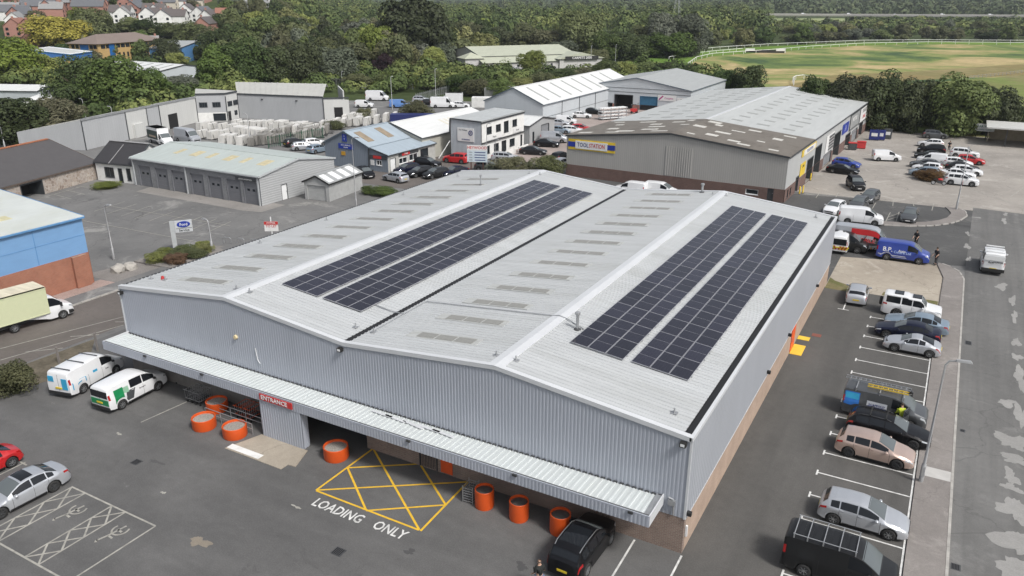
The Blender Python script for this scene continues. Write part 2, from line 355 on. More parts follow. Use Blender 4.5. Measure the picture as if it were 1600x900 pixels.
marking('front_bay_lines', [((-2.38, -.15), (-2.3, -6)), ((0.06, -.15), (.12, -6))], .1, WHITE_LINE, 'two white bay lines beside the black car at the brick corner')
marking('left_bay_lines', [((-34.19,-4.77), (-33.81,-0.83)), ((-37.41,-4.68), (-37.24,-0.96)), ((-36.08,-11.08), (-36.05,-12.57)), ((-36.47,-11.22), (-35.68,-11.24))], .1, WORN_LINE, 'worn bay lines near the two white vans and red car')
marking('street_hatching', [((-53.45,-2.81), (-50.89,6.05)), ((-51.36,-3.98), (-49.29,4.89)), ((-51.15,-2.18), (-49.34,-0.35)), ((-50.90,1.28), (-49.24,2.66)), ((-50.50,4.98), (-49.85,5.35)), ((-50.47,-4.48), (-49.88,-3.65))], .11, WORN_LINE, 'cream hatched strip painted along the brown street')
zz = []
for k in range(9):
    a = lerp(-85.1, -65.2, k/8); zz += [((a, 26.6+.25*k*.4), (a-1.2, 31.8))]
zz += [((-86, 29.3), (-65, 30.4)), ((-82.2, 23.2), (-61.4, 24.1))]
zz += [((-97.72,27.23), (-99.36,34.10)), ((-98.10,29.52), (-93.66,29.14)), ((-99.16,31.95), (-94.45,31.60)), ((-99.74,34.34), (-95.94,34.24)), ((-99.34,34.57), (-95.60,35.78)), ((-97.91,35.38), (-96.00,33.31))]
marking('service_bay_lines', zz, .1, WORN_LINE, 'worn slanted bay lines in the empty service yard')
yl = [((-6.70,79.47), (-6.79,83.69)), ((-4.40,81.19), (-4.48,84.13)), ((-2.15,80.82), (-2.15,84.16)), ((0.64,76.96), (0.67,80.43)), ((2.82,79.72), (2.58,83.52)), ((5.23,81.09), (4.92,83.64)), ((7.39,79.69), (7.43,83.88)),
      ((2.76,71.13), (2.84,76.02)), ((3.85,71.75), (3.80,76.92)), ((2.84,71.85), (3.80,74.10)), ((2.83,73.54), (3.74,75.81)), ((11.06,96.57), (17.75,87.07)), ((16.33,93.00), (18.27,100.68))]
marking('yard_bay_lines', yl, .1, WORN_LINE, 'worn bay lines on the tarmac strip by the corner pavement')
# bare patches where the road surfacing has worn off
def blob(c, rx, ry, seed, n=44, rz=0):
    r = random.Random(seed); ph = [r.uniform(0, 6.3) for _ in range(5)]; P_ = []
    for k in range(n):
        a = 2*PI*k/n; q = 1+.28*math.sin(2*a+ph[0])+.22*math.sin(3*a+ph[1])+.15*math.sin(5*a+ph[2])+.07*math.sin(9*a+ph[3])+r.uniform(-.1, .1)
        x, y = rx*q*math.cos(a), ry*q*math.sin(a); P_.append((c[0]+x*math.cos(rz)-y*math.sin(rz), c[1]+x*math.sin(rz)+y*math.cos(rz)))
    return P_
BARE = asphalt('bare_concrete', (.23, .226, .216), (.31, .305, .292), crack=0, seed=51)
bp = [((14.57,51.59),.5,.9),((15.35,47.84),.22,1.6),((15.37,43.53),.2,1.4),((15.32,37.43),.25,1.0),((15.26,34.30),.3,.7),((15.33,30.42),.35,2.0),((14.38,25.55),.55,.5),((15.21,24.04),.4,1.8),((14.66,20.13),.8,1.1),((14.82,17.78),.9,.6),((14.37,15.64),.35,.8),((14.34,14.40),.5,.35),((14.57,12.01),.8,1.2),((14.61,9.05),.9,1.3),((14.05,9.02),.45,.4),((14.39,6.78),.9,1.0),
      ((11.54,64.47),.25,1.2),((11.54,70.14),.2,.9),((11.78,59.48),.2,.9),((15.35,78.62),.3,1.2),((15.57,82.18),.25,.8),((12.48,78.68),.4,.3)]
for k, (c, rx, ry) in enumerate(bp):
    tag(MB().sheet(blob(c, rx, ry, k), .0105+k*.0003).build('bare_patch', BARE), '%s pale bare patch in the road, %s' % ('small' if rx*ry < .3 else 'long' if ry > 1.5 else 'broad', 'near the junction, %s of six' % 'first second third fourth fifth sixth'.split()[k-16] if k > 15 else '%s beyond the utility vehicle' % 'first second third fourth fifth sixth seventh eighth ninth tenth eleventh twelfth thirteenth fourteenth fifteenth sixteenth'.split()[k]), 'road patch', 'pale worn patches along the road')
# drains and covers
def plate(name, c, w, d, mat, label, z=.012, rz=0, cat='drain cover', group=None):
    t = thing(name, label, cat, (c[0], c[1], 0), rz, group); MB().box(-w/2, w/2, -d/2, d/2, -.02, z).build('frame', mat, t)
    if w < 1.2:
        for k in range(5): MB().box(-w/2+.05+k*(w-.1)/5, -w/2+.05+k*(w-.1)/5+(w-.1)/9, -d/2+.05, d/2-.05, z, z+.006).build('slot', DARK, t)
plate('drain_grate', (-30.42,-7.89), .55, .5, STEEL_D, 'dark drain grate on the open tarmac before the concrete apron')
plate('drain_grate', (-14.78,-8.17), .6, .55, STEEL_D, 'dark drain grate below the painted words')
plate('gully_grate', (12.00,35.42), .45, .8, STEEL_D, 'gully grate in the road edge beside the lamp head', .014)
plate('gully_grate', (11.80,5.53), .42, .5, STEEL_D, 'gully grate in the road edge at the picture bottom', .014)
plate('gully_grate', (11.85,20.02), .3, .35, STEEL_D, 'small gully grate in the road edge near the lamp post', .014)
plate('manhole_cover', (10.70,13.71), 1.3, 1.1, mt('pale_cover', (.45, .44, .42), .8), 'square pale chamber cover in the pavement by the lamp post', .112)
tag(MB().box(-.35, .35, -.3, .3, -.01, .012, Tm(*(1.27,31.07), 0)).build('red_cover', mt('rusty_cover', (.2, .07, .05), .8)), 'small rusty red cover on the side car park', 'drain cover')
# marks on the tarmac
STAIN = asphalt('oil_stain', (.06, .06, .06), (.08, .08, .08), crack=0, seed=71); DUST = asphalt('sand_spill', (.19, .165, .13), (.23, .2, .16), crack=0, seed=73)
for k, (c, rx, ry, mm, nm, lb) in enumerate((((-21.33,-11.02), .5, .35, DUST, 'sand_spill', 'small pale sand spill on the open tarmac'), ((-29.38,-7.30), .5, .12, STAIN, 'oil_stain', 'dark streak beside the drain grate'), ((-24.82,-3.95), .55, .3, STAIN, 'oil_stain', 'dark damp stain below the concrete apron'), ((-11.73,-6.45), .25, .2, STAIN, 'oil_stain', 'small dark stain below the word ONLY'), ((-6.41,-4.67), .3, .25, STAIN, 'oil_stain', 'dark stain beside the walking man'), ((-21.84,-1.71), .3, .12, STAIN, 'oil_stain', 'thin dark stain before the entrance opening'), ((-34.14,-6.36), .2, .1, WORN_LINE, 'paint_splash', 'white paint splash on the tarmac, upper one'), ((-26.47,-9.14), .14, .1, WORN_LINE, 'paint_splash', 'white paint splash on the tarmac, lower one'), ((-19.17,-6.49), .3, .08, WORN_LINE, 'paint_splash', 'white paint splash beside the word LOADING'))):
    tag(MB().sheet(blob(c, rx, ry, 90+k), .0055+k*.0002).build(nm, mm), lb, 'stain')

# ---------------------------------------------------------------- ribbed sheets and walls
def ribbed(m, o, u, n, length, pitch, depth, lo, hi, v=(0, 0, 1), top=.45):
    """sheet of trapezoid ribs: o origin, u along, v up the rib, n outward; lo/hi give the ends of a rib at distance s"""
    o = Vector(o); u = Vector(u); n = Vector(n); v = Vector(v); k = max(1, round(length/pitch)); pt = length/k
    lo_ = lo if callable(lo) else (lambda s: lo); hi_ = hi if callable(hi) else (lambda s: hi)
    prof = []
    for i in range(k):
        s = i*pt
        for (a, d) in ((0, 0), ((1-top)/2-.06, 0), ((1-top)/2, depth), ((1+top)/2, depth), ((1+top)/2+.06, 0)): prof.append((s+a*pt, d))
    prof.append((length, 0)); b = len(m.v)
    for s, d in prof:
        for e in (lo_(s), hi_(s)): m.v.append(tuple(o+u*s+v*e+n*d))
    for i in range(len(prof)-1): m.f.append((b+2*i, b+2*i+2, b+2*i+3, b+2*i+1))
    return m
CLAD = mt('grey_blue_cladding', (.365, .39, .44), .5, .0, .025, .35, streak=(1.2, 1.2, .2), grime=(.32, .345, .39))
CLAD_SIDE = mt('grey_cladding_side', (.335, .352, .385), .45, .0, .04, .5, streak=(1, 1, .2))
def roofmat(name, c, dirt, streak, k=.5):
    m, t, b = nmat(name); P = pos(t)
    f = noise(t, mapping(t, P, streak), 1.0, 5, .7); col = ramp(t, f, [(.3, tuple(x*.9 for x in c)), (.7, tuple(min(1, x*1.06) for x in c))])
    f2 = noise(t, mapping(t, P, tuple(s*.35 for s in streak)), 1.0, 6, .75, .4); col = mix(t, ramp(t, f2, [(.5, (0, 0, 0)), (.8, (k, k, k))]), col, dirt)
    t.links.new(col, b.inputs['Base Color']); b.inputs['Roughness'].default_value = .5; MATS[name] = m; return m
ROOF = roofmat('pale_roof_sheet', (.465, .48, .485), (.35, .36, .35), (.16, 1.6, .3), .75)
CANOPY = mt('canopy_sheet', (.53, .565, .565), .45, 0, .06, .7, streak=(2.5, .3, 1), grime=(.55, .58, .57))
FLASH = mt('pale_flashing', (.57, .585, .60), .4, 0, .05, .6)
BRICK_F = brickmat('brown_brick', (.2, .13, .1), (.27, .18, .14), (.3, .27, .24))
BRICK_S = brickmat('tan_block', (.37, .27, .205), (.42, .31, .24), (.36, .28, .225))
GUTTER = mt('black_gutter', (.012, .012, .013), .6)
MW, ML = 41.28, 44.51; HE, HR, HV = 6.487, 7.66, 6.672; R1, VA, R2 = -10.58, -20.85, -30.56; HB = 2.08
PROF = [(-MW, HE), (R2, HR), (VA, HV), (R1, HR), (0, HE)]
wh = thing('warehouse', 'long pale-roofed twin-gable retail warehouse with solar panels and a front canopy', 'warehouse')
# plinth walls (front wall has the entrance opening)
def plinth(x0, x1, y0, y1, mat): MB().box(x0, x1, y0, y1, -.02, HB).build('plinth_wall', mat, wh)
plinth(-MW, -26.2, 0, .3, mt('painted_blockwork', (.2, .185, .17), .9, var=.2)); plinth(-19.6, -.001, 0.001, .301, BRICK_F); plinth(-.28, 0, .303, ML, BRICK_S); plinth(-MW, -MW+.28, .303, ML, BRICK_F); plinth(-MW+.3, -.3, ML-.3, ML-.002, BRICK_F)
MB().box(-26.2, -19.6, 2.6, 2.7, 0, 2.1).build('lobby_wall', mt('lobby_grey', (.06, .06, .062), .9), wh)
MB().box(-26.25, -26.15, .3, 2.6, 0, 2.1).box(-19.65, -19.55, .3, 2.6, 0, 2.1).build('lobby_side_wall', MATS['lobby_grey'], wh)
m = ribbed(MB(), (-MW, -.012, 0), (1, 0, 0), (0, -1, 0), MW, .2, .013, HB-.03, lambda s: pl(PROF, s-MW)-.02); m.build('front_cladding', CLAD, wh)
m = ribbed(MB(), (.03, 0, 0), (0, 1, 0), (1, 0, 0), ML, .333, .018, HB-.03, HE-.02, top=.7); m.build('side_cladding', CLAD_SIDE, wh)
MB().box(-MW-.03, -MW-.012, 0, ML, HB, HE).build('left_cladding', CLAD, wh)
m = ribbed(MB(), (0, ML+.012, 0), (-1, 0, 0), (0, 1, 0), MW, .333, .03, HB, lambda s: pl(PROF, -s)-.02); m.build('rear_cladding', CLAD, wh)
MB().box(-.06, .055, -.06, .03, HB-.05, HE-.05).build('corner_flashing', FLASH, wh); MB().box(-MW-.05, -MW+.06, -.06, .03, 2.9, HE-.05).build('corner_flashing', FLASH, wh)
MB().box(.0, .06, .05, ML, HB-.06, HB-.02).build('drip_flashing', FLASH, wh)
for (xa, za), (xb, zb) in zip(PROF, PROF[1:]):            # verge flashings front and back
    for (y0, y1) in ((-.09, .22), (ML-.2, ML+.08)):
        m = MB(); m.add([(xa, y0, za-.16), (xb, y0, zb-.16), (xb, y0, zb+.085), (xa, y0, za+.085), (xa, y1, za-.16), (xb, y1, zb-.16), (xb, y1, zb+.085), (xa, y1, za+.085)], [(0, 1, 2, 3), (3, 2, 6, 7), (4, 7, 6, 5), (0, 4, 5, 1)]); m.build('verge_flashing', FLASH, wh)
slopes = []
for (xa, za, xb, zb, in0, in1) in ((-MW, HE, R2, HR, .12, .3), (VA, HV, R2, HR, .2, .3), (VA, HV, R1, HR, .2, .3), (0, HE, R1, HR, .46, .3)):
    a = Vector((xa, .2, za)); d = Vector((xb-xa, 0, zb-za)); L = d.length; d.normalize(); n = d.cross(Vector((0, 1, 0)));  n = n if n.z > 0 else -n
    m = ribbed(MB(), a, (0, 1, 0), n, ML-.4, .333, .04, in0, L-in1, v=d, top=.16)
    slopes.append((m.build('roof_slope', ROOF, wh), d, n))
for (xr, name) in ((R1, 'ridge_cap'), (R2, 'ridge_cap')):
    sl = (HR-HE)/10.6; m = MB()
    m.face((xr-.45, -.1, HR-.45*sl+.075), (xr, -.1, HR+.085), (xr, ML+.08, HR+.085), (xr-.45, ML+.08, HR-.45*sl+.075)); m.face((xr, -.1, HR+.085), (xr+.45, -.1, HR-.45*sl+.075), (xr+.45, ML+.08, HR-.45*sl+.075), (xr, ML+.08, HR+.085))
    for s in (-1, 1): m.face((xr+s*.45, -.1, HR-.45*sl+.075), (xr+s*.45, ML, HR-.45*sl+.075), (xr+s*.45, ML, HR-.45*sl+.02), (xr+s*.45, -.1, HR-.45*sl+.02))
    m.build(name, FLASH, wh)
MB().box(VA-.19, VA+.19, .22, ML-.2, HV-.02, HV+.02).build('valley_gutter', GUTTER, wh)
MB().box(-.45, -.1, .22, ML-.2, HE-.2, HE+.012).build('eaves_gutter', GUTTER, wh)
MB().box(-.1, .075, -.09, ML+.06, HE-.12, HE+.08).build('parapet_cap', FLASH, wh)
m = MB()
for k in range(134): m.box(-MW-.06, -MW+.1, .25+k*.333, .25+k*.333+.2, HE-.02, HE+.05)
m.box(-MW-.16, -MW-.02, 0, ML, HE-.12, HE-.03); tag(m.build('eaves_filler', STEEL_D, wh), kind='stuff')
SKYL = mt('rooflight_grp', (.42, .43, .42), .6, var=.15, scale=3, streak=(.6, 4, 1), grime=(.28, .28, .25))
def on_slope(i, x):
    (xa, za, xb, zb) = ((-MW, HE, R2, HR), (VA, HV, R2, HR), (VA, HV, R1, HR), (0, HE, R1, HR))[i]; return za+(zb-za)*(x-xa)/(xb-xa)
def slab_on(m, i, x0, x1, y0, y1, h0, h1):
    z0, z1 = on_slope(i, x0), on_slope(i, x1)
    m.add([(x0, y0, z0+h0), (x1, y0, z1+h0), (x1, y1, z1+h0), (x0, y1, z0+h0), (x0, y0, z0+h1), (x1, y0, z1+h1), (x1, y1, z1+h1), (x0, y1, z0+h1)],
          [(0, 3, 2, 1), (4, 5, 6, 7), (0, 1, 5, 4), (1, 2, 6, 5), (2, 3, 7, 6), (3, 0, 4, 7)])
SKYM = mt('rooflight_mesh', (.25, .25, .235), .7, var=.1, scale=6)
for (i, x0, x1, n) in ((0, -37.8, -33.1, 13), (2, -17.9, -13.1, 14)):
    for k in range(n):
        y = 2.05+3.07*k; m = MB(); slab_on(m, i, x0, x1, y, y+.95, .012, .05); s = m.build('rooflight', SKYL, wh)
        w = (x1-x0-.9)/3; ext = .0
        for q in range(3):
            m = MB(); a = x0+(.75 if i == 0 else .7)+q*w; slab_on(m, i, a, a+w-.1, y+.12, y+.78, .05, .07); m.build('rooflight_pane', SKYM, s)
for k, (i, x, y, h, r) in enumerate(((3, -9.03, 6.81, .95, .09), (2, -12.6, 43.9, .75, .11), (0, -33.5, 36.1, .95, .08))):
    z = on_slope(i, x); m = MB().lathe([(r, z-.05), (r, z+h), (r*1.7, z+h), (r*1.7, z+h+.14), (r*.3, z+h+.2), (0, z+h+.2)], 14, c=(x, y, 0)); f_ = m.build('flue', METAL, wh, 40)
    MB().lathe([(r*2.4, z-.02), (r*2.4, z+.05), (r, z+.12)], 14, c=(x, y, 0)).build('flue_collar', STEEL_D, f_, 40)
for (i, x, y) in ((3, -1.4, 1.6), (3, -10.0, 1.2), (2, -11.2, 1.2), (1, -21.6, 2.0), (2, -20.2, 2.0), (0, -40.3, 1.9), (0, -31.2, 1.6), (1, -30.0, 1.6), (3, -1.6, 42.8), (3, -10.0, 43), (2, -11.3, 43), (0, -40.0, 12.0), (0, -40.0, 20), (0, -39.6, 31), (0, -39.5, 41), (1, -30, 42.6), (0, -31.3, 42.6), (0, -38.9, 2.0)):
    z = on_slope(i, x); a = MB().box(x-.16, x+.16, y-.16, y+.16, z+.02, z+.055).tube([(x, y, z), (x, y, z+.3)], .045, 8); a.build('roof_anchor', METAL, wh)
MB().lathe([(.0, HE+.3), (.09, HE+.3), (.14, HE+.05)], 10, c=(-39.3, 2.1, .15)).build('red_vent', mt('red_plastic', (.5, .04, .04), .5), wh)
m = MB(); q = lambda i, x, y: (x, y, on_slope(i, x)+.075)
m.tube([q(1, -22.6, 5.2), q(1, -21.2, 5.1), (-20.85, 5.1, HV+.12), q(2, -20.3, 5.1)], .035, 6); m.build('cable_conduit', METAL, wh)
MB().tube([q(2, -20.3, 5.1), q(2, -20.25, 1.8)], .02, 6).tube([q(2, -20.3, 5.1), q(2, -20.3, 7.6), q(2, -11, 7.6), (R1, 7.6, HR+.12), q(3, -10.1, 7.6), q(3, -8.7, 7.0)], .03, 6).build('cable_conduit', METAL, wh)
# solar arrays: each module a piece with frame, cells on top
def solar_mat():
    m, t, b = nmat('solar_cells'); P = objc(t)
    k = t.nodes.new('ShaderNodeTexBrick'); k.offset = 0; k.inputs['Scale'].default_value = 1; k.inputs['Brick Width'].default_value = .178; k.inputs['Row Height'].default_value = .095; k.inputs['Mortar Size'].default_value = .003
    k.inputs['Color1'].default_value = (.0115, .0115, .021, 1); k.inputs['Color2'].default_value = (.0155, .015, .026, 1); k.inputs['Mortar'].default_value = (.055, .055, .07, 1); t.links.new(P, k.inputs['Vector'])
    oi = t.nodes.new('ShaderNodeObjectInfo'); hsv = t.nodes.new('ShaderNodeHueSaturation'); mr = t.nodes.new('ShaderNodeMapRange'); mr.inputs['To Min'].default_value = .8; mr.inputs['To Max'].default_value = 1.3
    t.links.new(oi.outputs['Random'], mr.inputs[0]); t.links.new(mr.outputs[0], hsv.inputs['Value']); t.links.new(k.outputs['Color'], hsv.inputs['Color'])
    t.links.new(hsv.outputs[0], b.inputs['Base Color']); b.inputs['Roughness'].default_value = .12; b.inputs['Specular IOR Level'].default_value = .55; return m
SOLAR = solar_mat(); PFRAME = mt('panel_frame', (.5, .5, .53), .4, .5, .05); RAILM = mt('aluminium_rail', (.55, .56, .57), .35, .8, .05)
def module_meshes(w, l):
    m = MB().box(-w/2, w/2, -l/2, l/2, -.035, 0.0); c = MB()
    for s in (-1, 1): c.box(-w/2+.022, w/2-.022, .012 if s > 0 else -l/2+.022, l/2-.022 if s > 0 else -.012, 0.0, .003)
    return m.mesh('solar_panel'), c.mesh('cells')
def solar(label, i, x0, x1, y0, y1, rows):
    n = (slopes[i][1] if slopes[i][1].x > 0 else -slopes[i][1]); w = (x1-x0)/n.x/3; l = (y1-y0)/rows
    fm, cm = cached(('pv', round(w, 3), round(l, 3)), lambda: module_meshes(w-.03, l-.025))
    M0 = frame(((x0+x1)/2, y0, on_slope(i, (x0+x1)/2)+.06), n, (0, 1, 0))
    t = thing('solar_array', label, 'solar panels', (0, 0, 0), 0, 'solar arrays on the warehouse roof')
    m = MB()
    for r in range(rows):
        for d in (.28, .72):
            a = M0 @ Vector((-(w*3)/2-.02, (r+d)*l, .02)); b = M0 @ Vector(((w*3)/2+.02, (r+d)*l, .02)); m.bar(a, b, .05, .05)
    m.build('mounting_rail', RAILM, t)
    for r in range(rows):
        for c in range(3):
            p = obj('solar_panel', fm, PFRAME, t, M0 @ Matrix.Translation(((c-1)*w, (r+.5)*l, .085))); obj('cells', cm, SOLAR, p)
solar('upslope solar array on the roof bay beside the side car park', 3, -8.6, -5.4, 4.9, 39.75, 15)
solar('downslope solar array nearest the side car park eaves', 3, -5.0, -1.78, 5.0, 39.9, 15)
solar('upslope solar array beside the ridge on the far roof bay', 1, -29.3, -26.18, 3.72, 39.9, 16)
solar('downslope solar array beside the black valley gutter', 1, -25.8, -22.62, 3.76, 40.0, 16)
# canopy
XL, XR, CD = -41.1, -1.09, 2.1; ZB, ZF, ZL = 2.945, 3.05, 2.52
m = ribbed(MB(), (XL, -.05, ZB), (1, 0, 0), (0, 0, 1), XR-XL-.35, .333, .04, 0, math.hypot(CD-.2, ZF-ZB), v=Vector((0, -(CD-.2), ZF-ZB)).normalized(), top=.3); m.build('canopy_roof', CANOPY, wh)
m = ribbed(MB(), (XL, -CD, 0), (1, 0, 0), (0, -1, 0), XR-XL, .2, .012, ZL, ZF+.02); m.box(XL, XR, -CD+.004, -CD+.06, ZL, ZF+.07); m.build('canopy_fascia', CLAD, wh)
MB().box(XR-.06, XR, -CD+.06, -.04, ZL, ZF+.07).build('canopy_end', FLASH, wh); MB().box(XL, XL+.06, -CD+.06, -.04, ZL, ZF+.07).build('canopy_end', FLASH, wh)
MB().box(XL+.06, XR-.06, -CD+.06, -CD+.2, ZF-.02, ZF+.04).build('canopy_gutter', mt('grey_gutter', (.1, .105, .11), .6), wh)
MB().box(XR-.36, XR-.06, -CD+.2, -.04, ZB-.02, ZB+.10).build('canopy_flashing', METAL, wh)
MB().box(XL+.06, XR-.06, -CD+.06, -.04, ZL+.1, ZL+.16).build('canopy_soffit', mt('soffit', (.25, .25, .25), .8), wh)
m = MB()
for k in range(120): m.box(XL+.1+k*.333, XL+.1+k*.333+.2, -.12, -.05, ZB+.02, ZB+.1)
tag(m.build('canopy_abutment_filler', STEEL_D, wh), kind='stuff')
for k, (x, a) in enumerate(((-17.9, .1), (-16.9, .18), (-15.6, .3), (-14.6, .12), (-13.6, .22))):   # loose flashing strips lying on the canopy
    MB().box(-.75, .75, -.09, .09, 0, .03, Tm(x, -.45-.25*a*4*.5, ZB+.1, -a*.5)).build('loose_flashing', FLASH, wh)
for x in (-36.5, -31, -14.8, -8.2, -2.0):
    MB().box(x-.12, x+.12, -CD-.12, -CD-.03, ZF-.03, ZF+.1).build('fascia_light', STEEL_D, wh)
# entrance panels
m = ribbed(MB(), (-26.15, -2.06, 0), (1, 0, 0), (0, -1, 0), 3.35, .2, .025, .02, ZL+.02); m.box(-26.15, -22.8, -2.05, -2.0, .02, ZL); m.build('entrance_panel', CLAD, wh)
m = ribbed(MB(), (-22.8, -2.04, 0), (0, 1, 0), (1, 0, 0), .5, .2, .02, .02, ZL); m.box(-22.85, -22.81, -2.0, -1.5, .02, ZL); m.build('entrance_panel_return', CLAD, wh)
MB().box(-26.2, -26.1, -2.0, 0, 0.02, ZL).build('lobby_screen', STEEL_D, wh)
MB().box(-25.95, -23.3, -CD-.09, -CD-.03, ZL+.13, ZF).build('entrance_sign', mt('sign_red', (.5, .035, .035), .5), wh)
text('ENTRANCE', .4, 'entrance_lettering', WHITE, wh, frame((-24.75, -CD-.1, (ZL+.13+ZF)/2+.0), (1, 0, 0), (0, 0, 1)), sx=1.05)
for (x, z, w) in ((-21.0, 6.3, .3), (-.35, 6.18, .3), (-41.0, 6.1, .28)):
    l_ = MB().box(x-w/2, x+w/2, -.3, -.05, z-.12, z+.12).build('floodlight', BLACK, wh); MB().box(x-w/2+.05, x+w/2-.05, -.31, -.3, z-.07, z+.07).build('floodlight_lens', WHITE, l_)
MB().lathe([(0, -.16), (.13, -.16), (.16, -.02)], 14, 'y', (-29.9, 0, 5.1)).build('alarm_box', mt('cream_plastic', (.6, .5, .3), .5), wh, 50)
MB().tube([(-28.2, -.08, 4.7), (-28.1, -.08, 3.9), (-27.9, -.1, 3.7)], .025, 6).build('downpipe', WHITE, wh)
MB().tube([(-.85, -.1, 3.05), (-.6, -.1, 3.0), (-.55, -.1, 2.15)], .05, 8).box(-.85, -.5, -.16, -.04, 2.65, 2.95).build('rainwater_hopper', METAL, wh)
MB().box(-15.7, -15.65, -.06, 0.0, .05, 1.9).box(-14.5, -14.45, -.06, 0, .05, 1.9).box(-15.7, -14.45, -.06, 0, 1.85, 1.9).build('gate_frame', STEEL_D, wh)
for k in range(11): MB().box(-15.62+k*.11, -15.6+k*.11, -.05, -.02, .1, 1.85).build('gate_bar', STEEL_D, wh)
MB().box(-14.2, -13.42, -.05, 0, .1, 1.95).build('orange_door', mt('orange_paint', (.72, .10, .02), .5), wh)
d_ = MB().box(0, .05, 26.5, 27.9, .1, 2.0).build('side_door', MATS['orange_paint'], wh); MB().box(.05, .08, 26.6, 26.7, .9, 1.2).build('door_handle', METAL, d_)
MB().box(.02, .12, .2, .32, .9, 1.5).build('meter_box', WHITE, wh)
for y in (.12, 17.5, 24.5, 36.5): MB().box(.05, .28, y-.1, y+.1, HB+.15, HB+.35).build('wall_light', BLACK, wh)
mat_y = mt('yellow_matting', (.72, .47, .05), .8, var=.1)
tag(MB().box(.03, .9, 26.4, 28.42, .0, .03).build('yellow_mat', mat_y), 'large yellow anti-slip mat at the orange side door', 'mat')
tag(MB().box(.03, .92, 29.55, 30.3, .0, .03).build('yellow_mat', mat_y), 'small yellow anti-slip mat beyond the orange side door', 'mat')
ap = tag(MB().prism([(-27.06, -4.3), (-22.47, -4.3), (-22.45, -3.75), (-21.9, -3.7), (-22.5, -2.05), (-26.3, -2.05)], 0, .04).build('entrance_apron', A_PAD), 'worn concrete apron before the entrance panel', 'apron')
MB().box(-27.0, -24.4, -4.2, -3.75, .04, .06).build('white_strip', WHITE_R, ap)

